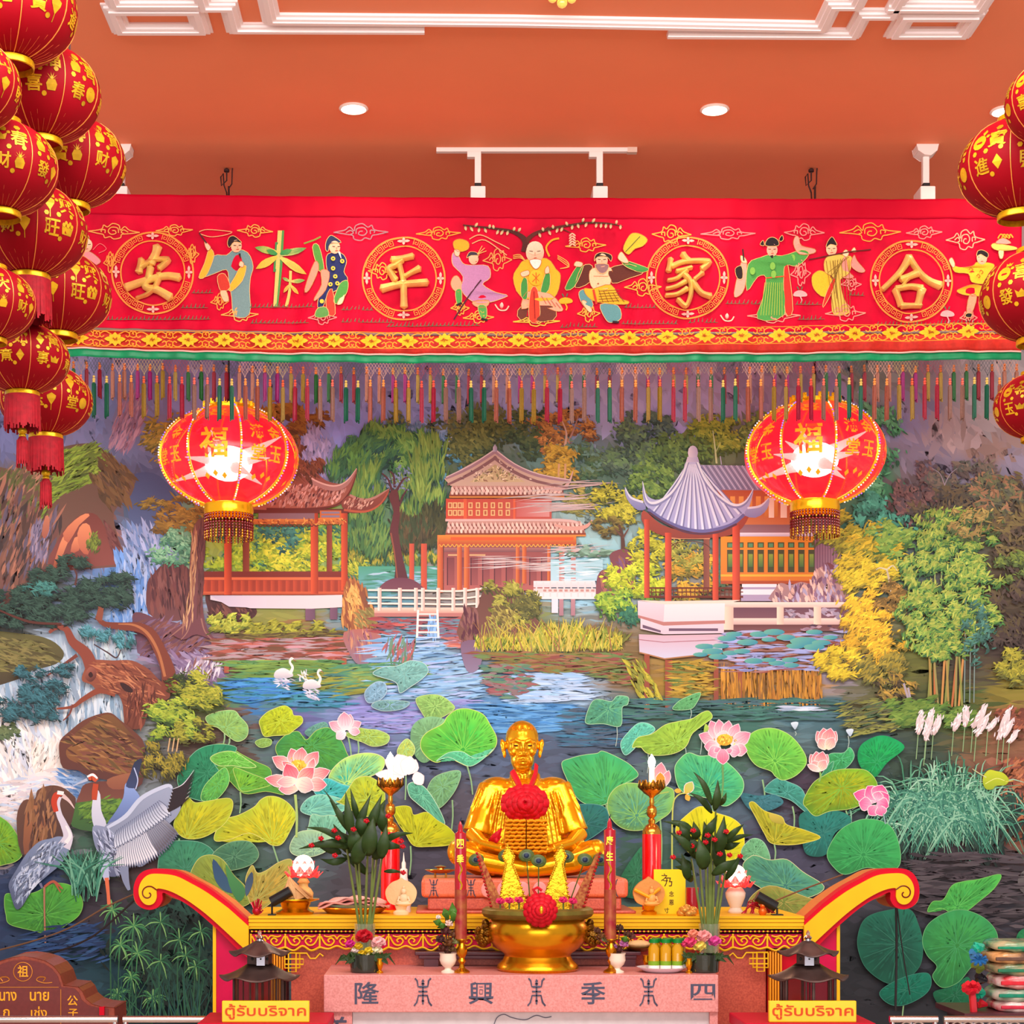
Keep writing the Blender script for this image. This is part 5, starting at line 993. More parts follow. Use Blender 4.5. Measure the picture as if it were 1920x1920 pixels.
A.line([(88, 1662), (88, 1700), (90, 1780)], [4, 3, 3], 'a06a50'); A.line([(88, 1662), (105, 1652), (122, 1666)], [4, 5, 2], 'a85038'); A.line([(108, 1654), (118, 1672)], [4, 2], 'a85038'); A.line([(80, 1655), (84, 1664)], [5, 4], '6a6a80')
A.poly([(205, 1545), (222, 1520), (235, 1495), (238, 1472), (246, 1468), (258, 1482), (266, 1498), (250, 1520), (225, 1540)], '8aa0d0', '5a6a98', 90, 3)
A.poly([(240, 1475), (248, 1452), (256, 1430), (270, 1424), (264, 1450), (260, 1476)], '2c3044', '3a4468', 90, 3); A.line([(255, 1440), (262, 1462), (258, 1480)], 2, 'b8c0dc')
A.poly([(182, 1555), (176, 1530), (178, 1500), (184, 1480), (192, 1490), (194, 1520), (204, 1548), (190, 1570)], 'd8d4dc', 'b8b8c8', 90, 3)
A.poly([(178, 1550), (200, 1550), (235, 1560), (245, 1590), (250, 1612), (228, 1640), (205, 1640), (195, 1610), (182, 1585)], '8a90a8', '585c74', 90, 3)
A.tex([(182, 1560), (230, 1562), (246, 1605), (225, 1635), (200, 1625)], 110, ['b8bcd0', '6a7088', '4a4c60', 'a0a4b8'], 24, 5, 50, 16)
A.poly([(200, 1550), (228, 1535), (255, 1515), (275, 1492), (300, 1478), (320, 1472), (332, 1485), (342, 1510), (335, 1530), (318, 1548), (310, 1570), (290, 1605), (265, 1625), (240, 1600), (222, 1572)], '9aa0b4', '74788c', 90, 4)
for i in range(30):
 u = i / 29; bx = 232 + 60 * u; by = 1566 - 42 * u; a = math.radians(104 - 62 * u); L_ = 62 + 14 * math.sin(u * 3.1)
 A.petal(bx, by, bx + L_ * math.cos(a), by + L_ * math.sin(a) * 1.0, 9, 'b8bac8', 'e8e0e0' if i < 19 else '4a3c40', '6a6c80')
for i in range(22):
 u = i / 21; bx = 225 + 75 * u; by = 1556 - 54 * u; a = math.radians(98 - 50 * u)
 A.petal(bx, by, bx + 36 * math.cos(a), by + 36 * math.sin(a), 10, '8a90a8', 'd4d4dc', '5a5e74')
for i in range(7):
 a = math.radians(-14 - i * 6 + 14); bx, by = 318 + i * 1.5, 1520 - i * 6
 A.line([(bx, by), (bx + 20, by - 10), (bx + 42, by - 26 - i * 2)], [8, 6, .6], '2c2024'); A.line([(bx, by - 4), (bx + 20, by - 14), (bx + 40, by - 28 - i * 2)], [.6, 1.6, .4], 'd8d0d4')
A.line([(205, 1552), (240, 1530), (270, 1496), (315, 1474), (326, 1478)], [5, 8, 8, 7, 4], 'c0c4d4')
A.line([(181, 1500), (182, 1486), (184, 1470)], [9, 11, 10], 'b84428'); A.line([(170, 1460), (178, 1457), (186, 1464)], [8, 14, 8], 'c85030'); A.line([(168, 1457), (178, 1453), (187, 1460)], [3, 5, 3], 'f0e8e4'); A.line([(168, 1462), (150, 1470), (138, 1476)], [6, 3, 1], 'b0b4c4')
A.line([(196, 1605), (200, 1630), (205, 1650)], [20, 16, 9], 'b0b4cc'); A.line([(204, 1645), (207, 1675), (209, 1702)], [8, 6, 7], 'd86a44'); A.line([(236, 1625), (240, 1650), (246, 1668)], [18, 12, 5], '80869c')
# sedges around the cranes, papyrus below
for i in range(60):
 x0 = rg.uniform(140, 190); u = rg.normal(0, 1); A.line([(x0, 1690 - 40 * rg.random()), (x0 + u * 14, 1630), (x0 + u * 46, 1588 + abs(u) * 16)], [2, 3.2, .6], ['24543f', '2f6a54', '3f7f64', '6aa080'][i % 4], 3)
A.tex([(60, 1735), (190, 1730), (200, 1800), (40, 1790)], 90, ['24406a', '1f3458', '2f5078', '1c2c4c'], 46, 6, -8, 8)
A.blob(320, 1790, 110, 90, 420, ['12241f', '1a332a', '1f4034'], 40, 8, 80, 40)
for cx, cy, r in ((262, 1785, 34), (255, 1735, 30), (305, 1728, 30), (290, 1868, 26), (225, 1862, 24), (215, 1705, 28), (305, 1800, 26), (340, 1760, 32), (352, 1790, 30), (230, 1770, 26), (380, 1745, 26), (370, 1810, 26), (250, 1830, 22)):
 A.line([(cx, cy), (cx - 4, cy + 60), (cx - 2, 1915)], [2, 3], '2f5a3c', 3)
 for k in range(15):
  a = math.radians(k * 24 + rg.normal(0, 6)); L_ = r * rg.uniform(.7, 1.15)
  A.line([(cx, cy), (cx + L_ * .6 * math.cos(a), cy + L_ * .55 * math.sin(a)), (cx + L_ * math.cos(a), cy + L_ * math.sin(a) + 7)], [1.4, 2.6, .5], ['3f7a48', '2f6a44', '58904f', '7aa860'][k % 4] if cx < 300 or k % 2 else '20482f', 3)
for i in range(60):
 x0 = rg.uniform(200, 390); A.line([(x0, 1910), (x0 + rg.normal(0, 20), 1860 - rg.random() * 50)], [2.5, .8], ['1f4a38', '2f5f40', '244f48'][i % 3], 0)
A.c = [c * np.array([1.06, 1.13, 1.24]) for c in A.c]
mural = A.build('mural', mat('mural_paint', 'ffffff', 0.55, vc=True, spec=0.25))
tag(mural, 'wall-wide painted mural of a Chinese garden with pavilions, lotus pond and cranes', 'mural')
# ------------------------------------------------------------------ embroidered banner with tassel fringe
BD = 10.1
def boff(x, t):
 a = np.interp(x, [84, 230, 430, 960, 1500, 1916], [-9, -7, -5, 0, 1, 2])
 b = np.interp(x, [84, 130, 300, 480, 960, 1440, 1916], [-15, -13, -9, -4, 0, -4, -8])
 return a * (1 - t) + b * t
def wrk(x, y):
 t = np.clip((y - 372) / 310, 0, 1)
 return (0.5 + t) * (0.006 * np.sin(x / 37 + .6 * np.sin(x / 90)) + 0.004 * np.sin(x / 13 + y / 60) + 0.003 * np.sin(x / 7.3 + 1 + y / 90)) + 0.004 * np.sin(y / 23 + x / 150)
class Emb(Paint):
 def __init__(s, lift=0.007):
  super().__init__(); s.y = lift
 def place(s, xy, off):
  x, y = xy[:, 0], xy[:, 1]
  return np.stack([(x - VX) * BD / F, BD - WALL + wrk(x, y) - off, CAMZ - (y - VY) * BD / F], 1)
 def part(s, name, parent, label=None, m=None):
  o = s.build(name, m or THREAD); attach(o, parent)
  if label: o['label'] = label
  return o
THREAD = mat('embroidery_thread', 'ffffff', 0.6, spec=.15, vc=True, var=.12, vs=160, bump=0.25)
ban = thing('embroidered_banner', 'long red embroidered temple banner with four gold characters and tassel fringe', 'banner', P(1000, 372, BD))
def strip(name, y0, y1, col, rows, m, lift=0.0, x0=84, x1=1916, label=None, c2=None):
 e = Emb(lift); nx = 420
 gx, gt = np.meshgrid(np.linspace(x0, x1, nx), np.linspace(0, 1, rows))
 gx, gt = gx.ravel(), gt.ravel(); y = y0 + (y1 - y0) * gt
 T = np.clip((y - 372) / 310, 0, 1); y = y + boff(gx, T)
 ii, jj = np.meshgrid(np.arange(nx - 1), np.arange(rows - 1)); q = (jj * nx + ii).ravel()
 c = np.tile(lin(col), (len(gx), 1))
 e.put(np.stack([gx, y], 1), c, np.stack([q, q + nx, q + 1 + nx, q + 1], 1))
 o = e.part(name, ban, label, m); o.data.polygons.foreach_set('use_smooth', [True] * len(o.data.polygons))
 md = o.modifiers.new('solid', 'SOLIDIFY'); md.thickness = 0.003; md.offset = -1
 return o
satin = mat('red_satin', 'd00430', 0.6, var=.28, vs=7, bump=.12, spec=.08)
strip('cloth_field', 372, 628, 'd8082c', 40, satin)
strip('hanging_sleeve', 372, 410, 'c00828', 8, mat('red_sleeve', 'bc0426', 0.65, var=.1, vs=3, spec=.08), 0.006)
strip('grey_ribbon', 626, 630, '8a7068', 2, mat('grey_ribbon', '7f6a60', 0.6), 0.006)
strip('flower_border', 631, 664, 'd0281c', 6, mat('border_cloth', 'cc2a1c', 0.6, var=.2, vs=40), 0.001)
strip('piping', 664.5, 667.5, 'f0b0a8', 2, mat('pink_piping', 'f6b8b0', 0.5), 0.006)
strip('green_band', 667.5, 682, '0a8a58', 4, mat('green_satin', '0b8f5a', 0.42, var=.35, vs=12, bump=.2), 0.002)
def byx(x, y): return y + float(boff(x, np.clip((y - 372) / 310, 0, 1)))
e = Emb(0.009)
for k in range(28):
 x = 96 + k * 68.5 - 16
 if x < 90 or x > 1905: continue
 y = byx(x, 648)
 for a in range(0, 360, 45):
  t = math.radians(a); L_ = 20 if a % 90 == 0 else 15
  e.petal(x, y, x + L_ * math.cos(t), y + (11 if a % 90 else 13) * math.sin(t), 9, 'f0b020', 'f8c028', None)
 e.strokes(np.full(6, x) + rg.normal(0, 2, 6), np.full(6, y), 9, 1.5, [0, 30, 60, 90, 120, 150], ['a84a10'])
 for s_ in (-1, 1):
  for u in (-1, 1):
   e.line([(x + s_ * 6, y + u * 8), (x + s_ * 18, y + u * 14), (x + s_ * 28, y + u * 9), (x + s_ * 25, y + u * 3), (x + s_ * 20, y + u * 6)], 1.8, 'f0a030', 4)
   e.line([(x + s_ * 34.2, y + u * 2), (x + s_ * 28, y + u * 5), (x + s_ * 29, y + u * 13), (x + s_ * 34.2, y + u * 12), (x + s_ * 32, y + u * 8)], 1.8, 'f0982c', 4)
 e.line([(x - 34, y - 15), (x + 34.5, y - 15)], 1.2, 'e88a28', 0); e.line([(x - 34, y + 15), (x + 34.5, y + 15)], 1.2, 'e88a28', 0)
e.part('border_flowers', ban, 'row of golden yellow embroidered flowers')
# medallions and the four raised gold characters
BR = {
 'an': (0, 400, [([(1180, 245), (1165, 300), (1128, 372)], 62, 58), ([(1060, 340), (1040, 438)], 44, 50), ([(1045, 405), (1130, 352), (1190, 340), (1262, 346), (1190, 410)], 34, 40), ([(1128, 400), (1112, 475), (1085, 545), (1180, 572), (1278, 628)], 46, 56), ([(1198, 450), (1165, 540), (1105, 600), (1022, 632)], 46, 20), ([(942, 552), (1090, 502), (1240, 466), (1345, 478)], 50, 52)]),
 'ping': (480, 400, [([(1018, 348), (1100, 334), (1178, 316)], 48, 40), ([(1098, 345), (1045, 385), (998, 410), (1020, 460), (1045, 498)], 38, 48), ([(1075, 380), (1092, 440), (1108, 510)], 40, 40), ([(1228, 408), (1165, 440), (1115, 470)], 44, 30), ([(942, 562), (1080, 530), (1285, 514)], 54, 46), ([(1105, 505), (1108, 600), (1110, 698)], 54, 52)]),
 'jia': (960, 400, [([(1280, 300), (1318, 352)], 44, 50), ([(1192, 338), (1175, 430)], 40, 40), ([(1200, 395), (1300, 358), (1478, 358), (1425, 415)], 36, 44), ([(1235, 432), (1350, 402)], 30, 30), ([(1312, 420), (1240, 482), (1170, 500)], 40, 24), ([(1290, 450), (1340, 510), (1342, 610), (1305, 690), (1245, 640)], 38, 34), ([(1306, 505), (1230, 545), (1158, 562)], 36, 24), ([(1315, 560), (1240, 602), (1155, 612)], 36, 28), ([(1432, 442), (1372, 492)], 36, 30), ([(1355, 505), (1420, 590), (1492, 618)], 40, 40)]),
 'he': (1440, 400, [([(1068, 325), (990, 440), (862, 568)], 62, 36), ([(1068, 335), (1140, 440), (1215, 505), (1298, 540)], 36, 56), ([(1000, 492), (1060, 470), (1132, 440)], 44, 56), ([(1060, 480), (1010, 540)], 30, 20), ([(958, 565), (1002, 690)], 46, 40), ([(962, 562), (1075, 545), (1160, 560)], 40, 46), ([(1158, 562), (1125, 692)], 58, 46), ([(1005, 690), (1150, 688)], 40, 36)])}
goldc = mat('gold_leaf_lettering', 'ffda80', 0.3, metal=.4, var=.15, vs=30, bump=.1, spec=.6)
def brush(mb, pts, w0, w1, d, th=0.022):
 pts = catmull([(x, y, 0) for x, y in pts], 6, False) if len(pts) > 2 else [Vector((*pts[0], 0)).lerp(Vector((*pts[1], 0)), t / 6) for t in range(7)]
 n = len(pts); L_, R_ = [], []
 for i, p in enumerate(pts):
  t = (pts[min(i + 1, n - 1)] - pts[max(i - 1, 0)]).normalized(); u = i / (n - 1)
  w_ = (w0 + (w1 - w0) * u) / 2 * (1 - .18 * math.sin(u * math.pi)); nn = Vector((-t.y, t.x, 0))
  L_.append(p + nn * w_); R_.append(p - nn * w_)
 t0 = (pts[0] - pts[1]).normalized() * w0 * .22; t1 = (pts[-1] - pts[-2]).normalized() * w1 * .22
 o = [pts[0] + t0 * 1.3] + L_ + [pts[-1] + t1 * 1.3] + R_[::-1]
 f0 = [P(p.x, p.y, d) for p in o]; ctr = pts
 v = f0 + [Vector((q.x, q.y + th, q.z)) for q in f0]; k = len(o)
 # raised spine: rounded section
 sp = [P(p.x, p.y, d - th * .9) for p in pts]; b = len(v); v += sp; f = [(i, (i + 1) % k, k + (i + 1) % k, k + i) for i in range(k)]
 for i in range(n - 1):
  f.append((b + i, b + i + 1, 1 + i + 1, 1 + i)); r = k - 1 - i; f.append((b + i + 1, b + i, r, r - 1))
 f += [(0, b, 1), (0, k - 1, b), (n + 1, b + n - 1, n + 2), (n, b + n - 1, n + 1)]
 mb.add(v, f)
for key, (cx, cy), r in (('an', (287, 512), 76), ('ping', (757, 523), 77), ('jia', (1289, 522), 76), ('he', (1708, 528), 76)):
 e = Emb(0.009)
 for rr, w_ in ((r, 3.2), (r - 16, 2.6)):
  e.line([(cx + rr * math.cos(a), cy + rr * math.sin(a)) for a in np.linspace(0, 2 * math.pi, 73)], w_, 'f08a3c', 0)
 for q in range(4):
  a0 = q * math.pi / 2
  p = (cx + (r - 8) * math.cos(a0), cy + (r - 8) * math.sin(a0))
  for k in range(4):
   t = k * math.pi / 2 + a0; e.petal(p[0], p[1], p[0] + 10 * math.cos(t) * (1.2 if k % 2 else .7), p[1] + 10 * math.sin(t) * (1.2 if k % 2 else .7), 5, 'e89088', 'f8b8a8', None)
  for k in range(6):
   a = a0 + math.radians(20 + k * 10); ca, sa = math.cos(a), math.sin(a)
   def pt(u, v): return (cx + (r - 8 + v) * math.cos(a + u / r), cy + (r - 8 + v) * math.sin(a + u / r))
   s_ = 1 if k % 2 else -1
   e.line([pt(-5.5, 5 * s_), pt(-5.5, -5 * s_), pt(4, -5 * s_), pt(4, 3 * s_), pt(-2, 3 * s_), pt(-2, -1 * s_), pt(1, -1 * s_)], 1.5, 'f09040', 0)
 md = e.part('medallion', ban)
 ox, oy, st = BR[key]; mb = MB()
 for i, (pts, w0, w1) in enumerate(st):
  brush(mb, [(ox + x / 4, oy + y / 4) for x, y in pts], w0 / 3.5, w1 / 3.5, BD - 0.03 - i * .0012)
 mb.build('character', goldc, md, smooth=True, angle=50)
# clouds, plants
def cloud(e, x0, x1, y, c, k=1.0, fl=1):
 cx = (x0 + x1) / 2; w_ = (x1 - x0) / 2; s = lambda u, v: (cx + u * w_ * fl, y + v * 16 * k)
 for q in ([(-1, 0), (-.6, -.25), (-.42, -.6), (-.25, -.2), (-.2, -.7), (.05, -.9), (.25, -.55), (.4, -.75), (.5, -.3), (1, -.1)], [(-1, 0), (-.5, .15), (-.3, .25), (-.25, .6), (0, .75), (.15, .5), (.35, .6), (.42, .25), (.6, .15), (1, -.1)], [(-.55, -.02), (-.38, -.25), (-.28, 0), (-.38, .12)],
              [(-.18, .1), (-.15, -.4), (.1, -.5), (.22, -.1), (.1, .25), (-.08, .15), (-.05, -.12), (.06, -.15)], [(.35, .1), (.35, -.25), (.5, -.2), (.48, 0)]):
  e.line([s(*p) for p in q], 2.0, c, 4)
for x0, x1, y, c, k, fl in ((166, 262, 436, 'f09a50', 1.1, -1), (292, 362, 433, 'f09a48', .8, 1), (445, 512, 435, 'f09a48', .9, -1), (626, 728, 438, '9a7078', 1.2, 1), (780, 864, 440, 'f09038', .9, 1), (1060, 1136, 462, 'f0a040', 1, 1), (1222, 1296, 441, 'f0a040', 1.3, -1), (1313, 1416, 440, 'f07c78', .9, 1), (1470, 1545, 438, 'f08078', 1.2, -1), (1573, 1688, 438, 'f09a40', 1.3, 1), (1698, 1765, 438, 'f08078', .9, 1), (1772, 1846, 452, 'f0a080', 1.4, 1), (690, 745, 510, 'f0a040', 1.2, -1), (1170, 1240, 540, 'f0a040', 1.2, 1), (905, 960, 490, 'f09050', 1.6, 1), (1482, 1520, 515, 'f08078', 1.8, 1), (1575, 1615, 535, 'f08078', 1, 1),
 (415, 485, 592, 'f0a050', 1, 1), (578, 632, 598, 'f07c78', 1, 1), (845, 880, 580, 'f0a040', 1, 1), (868, 926, 597, 'f0a040', .9, 1), (962, 1050, 603, 'f0b040', .7, 1), (1082, 1125, 590, 'f0a040', 1.2, 1), (1400, 1500, 594, 'f08878', 1, 1), (1546, 1622, 590, 'f08878', 1.2, 1), (1798, 1832, 598, 'f08878', 1.2, 1), (348, 374, 480, 'f09040', 1.4, 1), (195, 220, 495, 'f09040', 1.5, 1), (395, 430, 568, 'f09040', 1.2, 1)):
 e = Emb(0.009); cloud(e, x0, x1, y, c, k, fl); e.part('embroidered_cloud', ban)
e = Emb(0.009)
for x0, x1, y in ((200, 395, 600), (360, 400, 550), (340, 390, 578), (470, 580, 607), (460, 590, 577), (640, 700, 582), (640, 740, 605), (725, 900, 612), (1050, 1120, 614), (1165, 1270, 608), (1170, 1230, 577), (1290, 1345, 606), (1360, 1430, 570), (1495, 1545, 600), (1490, 1540, 572), (1590, 1620, 555), (1640, 1760, 611), (1760, 1850, 608)):
 e = Emb(0.009); e.line([(x0, y), (x1, y)], 1.1, '6a5a40', 0)
 for x in np.arange(x0 + 3, x1 - 2, 7.5): e.line([(x, y), (x + rg.uniform(1, 4), y - rg.uniform(5, 9))], [2.4, .6], ['5a6a4c', '6a6048', '4f7058'][int(x) % 3], 0)
 e.part('embroidered_grass', ban)
for x, y in ((1500, 552), (1775, 590), (1060, 565)): # small fungus heads
 e = Emb(.009); c = 'f0a0a0' if x > 1100 else 'f0a828'
 e.poly([(x - 13, y + 3), (x - 10, y - 4), (x, y - 7), (x + 11, y - 3), (x + 13, y + 3), (x + 4, y + 5), (x - 5, y + 5)], c, None, 0, 3); e.line([(x, y + 5), (x + 3, y + 12), (x + 1, y + 17)], 2.2, c)
 for k in (-3, 2): e.line([(x + k, y - 8), (x + k * 2, y - 14)], 2, '4f6a4c', 0)
 e.part('embroidered_fungus', ban)
for x, y in ((940, 580), (1362, 600)):
 e = Emb(.009); e.line([(x - 12, y - 8), (x - 4, y + 2), (x + 8, y + 2), (x + 14, y - 6)], 2.4, 'f0b8a0'); e.petal(x, y, x + 1, y - 12, 7, 'e03a3c', 'f0d0c0', None); e.part('embroidered_peach', ban)
e = Emb(0.009)
e.line([(527, 433), (523, 500), (517, 575)], [12, 12, 9], 'c8b868'); e.line([(531, 433), (527, 500), (520, 575)], [4, 5, 3], '4f8a48'); e.line([(519, 455), (515, 510)], 5, '3f8048', 0)
e.line([(545, 508), (543, 545), (537, 575)], [5, 5, 6], 'c8b060')
for bx, by, tx, ty, w_, c1, c2 in ((522, 475, 478, 465, 13, 'd0b858', '5a9a48'), (524, 480, 575, 466, 12, 'd0c070', '3f8a48'), (520, 482, 480, 505, 14, 'e0b048', 'd0a838'), (526, 484, 575, 515, 14, 'e0c060', 'd0a040'), (520, 478, 500, 470, 10, '2f8048', '4f9048'), (526, 478, 548, 470, 10, '2f8048', '4f9048'), (545, 528, 572, 526, 8, 'd0b060', '6aa050'), (543, 528, 530, 522, 6, 'c0b060', '5a9048'), (545, 535, 560, 552, 7, 'e0b050', 'd0a040'), (542, 535, 532, 550, 6, 'd0a850', 'c09840')):
 e.petal(bx, by, tx, ty, w_, c1, c2, None)
e.part('embroidered_bamboo', ban)
e = Emb(0.009)
e.line([(868, 424), (930, 430), (968, 438), (985, 452), (984, 472)], [2, 4, 7, 12, 14], '4f2420'); e.line([(985, 455), (1000, 440), (1030, 430), (1090, 420), (1140, 420), (1168, 425)], [10, 7, 5, 4, 3, 1], '5a2820'); e.line([(1020, 432), (1030, 425)], [3, 1], '5a2820', 0); e.line([(1050, 428), (1072, 438)], [3, 1], '5a2820', 0)
for x in list(np.arange(872, 975, 9)) + list(np.arange(1010, 1165, 9)):
 y = np.interp(x, [868, 968, 1000, 1090, 1165], [425, 436, 440, 420, 424])
 e.petal(x, y, x + rg.uniform(-6, 6), y + rg.choice([-8, 9]), 5, '5a6a48', ['e8b070', '7a6a50', 'f0c090'][int(x) % 3], None)
for k in range(5): e.petal(1072, 440 + k * 5, 1066, 446 + k * 5, 3, 'f0c0a0', 'e8b090', None); e.petal(1072, 440 + k * 5, 1079, 446 + k * 5, 3, 'f0c0a0', 'e8b090', None)
e.part('embroidered_branch', ban)
# figures: colour patches in painting order
def disc(e, x, y, rx, ry, c, c2=None): e.poly([(x + rx * math.cos(t), y + ry * math.sin(t)) for t in np.linspace(0, 6.0, 16)], c, c2, 70)
def face(e, x, y, r, c='f0bc98', tilt=0):
 disc(e, x, y, r * .85, r, c, 'e0a080')
 for s_ in (-1, 1): e.line([(x + s_ * r * .2 + tilt, y - r * .1), (x + s_ * r * .6 + tilt, y - r * .15)], 1.3, '3a2020', 0)
 e.line([(x + tilt, y), (x + tilt * 1.4, y + r * .3)], 1.1, 'b07858', 0); e.line([(x - 2 + tilt, y + r * .55), (x + 3 + tilt, y + r * .5)], 1.4, 'b83830', 0)
OUT = 'f0a058'
def patch(e, lst, sm=3):
 for pts, c in lst:
  a = e.poly(pts, c, None, 0, sm); e.line([tuple(p) for p in a] + [tuple(a[0])], 1.0, 'e8b070' if sum(lin(c)) < 1.2 else 'b86a38', 0)
figs = []
e = Emb(.009); patch(e, [([(400, 482), (425, 480), (440, 470), (465, 475), (475, 500), (470, 520), (468, 545), (468, 590), (440, 595), (435, 560), (430, 530), (425, 507), (398, 516), (378, 519)], '6f8a8c'), ([(393, 468), (402, 478), (396, 500), (385, 520), (373, 521), (384, 495)], 'e0a830'), ([(450, 505), (462, 500), (455, 527), (436, 547), (429, 542), (442, 520)], 'e0a830'), ([(408, 520), (422, 515), (432, 540), (415, 548)], 'c8382c'), ([(413, 548), (424, 545), (430, 565), (420, 566)], 'f0b890')]); face(e, 444, 464, 12, tilt=2)
patch(e, [([(427, 458), (430, 447), (438, 444), (447, 450), (454, 458), (440, 456), (431, 466)], '2a2024'), ([(386, 465), (384, 455), (390, 458), (396, 466), (391, 472)], 'f0b898'), ([(449, 500), (452, 492), (458, 496), (456, 503)], 'f0b898')]); e.line([(388, 458), (374, 438)], 2.5, '4a2424', 0); e.line([(374, 436), (390, 432), (436, 437), (400, 446), (376, 440)], 1.5, 'f0a070'); e.line([(450, 478), (452, 488)], [4, 1], '2a1c1c', 0); figs.append(e)
e = Emb(.009); patch(e, [([(586, 465), (598, 462), (608, 505), (598, 508)], '4f8a38'), ([(590, 492), (598, 505), (580, 545), (571, 543)], 'e88c74'), ([(615, 478), (640, 476), (650, 490), (645, 510), (652, 525), (632, 545), (614, 556), (606, 577), (596, 577), (600, 550), (615, 520), (612, 498)], '22285a'), ([(602, 508), (618, 512), (611, 545), (592, 565), (590, 560), (603, 535)], 'f08c74'), ([(640, 530), (652, 527), (651, 548), (636, 570), (626, 567), (632, 545)], '4a9040'), ([(612, 560), (623, 543), (629, 590), (615, 590)], 'e03a2c'), ([(640, 556), (647, 553), (642, 570), (632, 572)], 'f0c8a0'), ([(596, 580), (612, 578), (616, 594), (592, 596)], '5a9048')]); face(e, 628, 466, 12, tilt=3)
patch(e, [([(611, 470), (612, 455), (620, 444), (630, 448), (640, 457), (620, 460), (616, 473)], '2a3050')]); e.line([(570, 458), (590, 452), (602, 446)], 3, '7a8a38', 0); e.line([(636, 474), (640, 486)], [4, 1], 'f0e8e0', 0)
for x, y in ((625, 487), (642, 491), (625, 505), (629, 520), (620, 535), (633, 533), (604, 567)): disc(e, x, y, 4, 4, 'e8c040'); disc(e, x, y, 1.5, 1.5, '22285a')
figs.append(e)
e = Emb(.009); patch(e, [([(850, 475), (858, 478), (868, 495), (885, 498), (915, 500), (919, 522), (905, 535), (930, 550), (952, 556), (912, 570), (885, 566), (865, 545), (868, 520), (850, 500), (847, 485)], 'b47aa4'), ([(845, 535), (850, 521), (860, 521), (870, 546), (853, 548)], 'f09a78'), ([(886, 567), (916, 565), (912, 577), (893, 577)], 'f09a78'), ([(854, 548), (865, 545), (865, 570), (857, 572)], '4f9a48'), ([(896, 576), (911, 576), (912, 596), (902, 598)], '4f9a48'), ([(850, 455), (862, 450), (878, 455), (878, 468), (862, 474), (852, 468)], 'f0a028'), ([(852, 470), (862, 472), (860, 482), (853, 480)], 'f0b898')]); face(e, 888, 486, 11, tilt=3)
patch(e, [([(875, 485), (880, 474), (892, 474), (898, 480), (884, 480)], '3a3440')]); e.line([(902, 527), (878, 558), (851, 601)], 2.5, '4a2030'); e.line([(880, 450), (900, 442), (930, 455), (955, 468)], 1.8, 'f0a070'); e.line([(885, 458), (910, 452), (950, 480)], 1.8, 'f0a070')
for a in (-60, -40, -20): e.line([(895, 478), (895 + 18 * math.cos(math.radians(a)), 478 + 18 * math.sin(math.radians(a)))], 1.3, 'f0b060', 0)
e.line([(856, 575), (866, 570)], 4, '2a1c24', 0); e.line([(902, 600), (914, 602)], 4, '2a1c24', 0); figs.append(e)
e = Emb(.009); patch(e, [([(978, 574), (1036, 574), (1037, 600), (976, 600)], '6a3428'), ([(985, 487), (1025, 485), (1042, 505), (1051, 518), (1044, 552), (1022, 566), (976, 556), (962, 522), (972, 500)], 'e8a828'), ([(988, 548), (1032, 552), (1056, 580), (1040, 583), (1010, 572), (978, 580)], 'f0a080'), ([(978, 525), (988, 525), (988, 561), (977, 556)], '3f8a40'), ([(1022, 515), (1031, 515), (1029, 544), (1013, 553)], '3f8a40'), ([(995, 545), (1008, 545), (1012, 600), (992, 600)], 'e0402c')])
disc(e, 1005, 522, 14, 15, 'f4b830', 'e8a020'); e.line([(998, 515), (1012, 530)], 1.5, 'c8581c', 0); e.line([(1012, 515), (998, 530)], 1.5, 'c8581c', 0); e.line([(1005, 512), (1005, 533)], 1.5, 'c8581c', 0); face(e, 1003, 474, 20, 'f4c8a8'); disc(e, 1003, 466, 15, 13, 'f4ccb0', 'ecb898')
patch(e, [([(994, 488), (1014, 488), (1012, 500), (1004, 506), (996, 498)], 'f0dcd0'), ([(976, 512), (990, 508), (992, 516), (980, 520)], 'f0bc98'), ([(1022, 505), (1028, 500), (1030, 512), (1022, 514)], 'f0bc98')]); e.line([(1030, 482), (1024, 465), (1034, 452), (1048, 448)], 3.5, 'd09a28')
for k in range(3): e.line([(1045, 480 + k * 3), (1062, 490 + k * 4), (1066, 500 + k), (1050, 505)], 1.5, 'f0a050'); e.line([(962, 480 + k * 3), (975, 478 + k * 3), (985, 490)], 1.5, 'f0a050')
for k in range(4): e.line([(1015 + k * 9, 556 + k * 4), (1024 + k * 9, 570 + k * 3)], 1.2, 'b05a48', 0)
e.line([(1001, 548), (1003, 598)], 1.5, '8a1c1c', 0); figs.append(e)
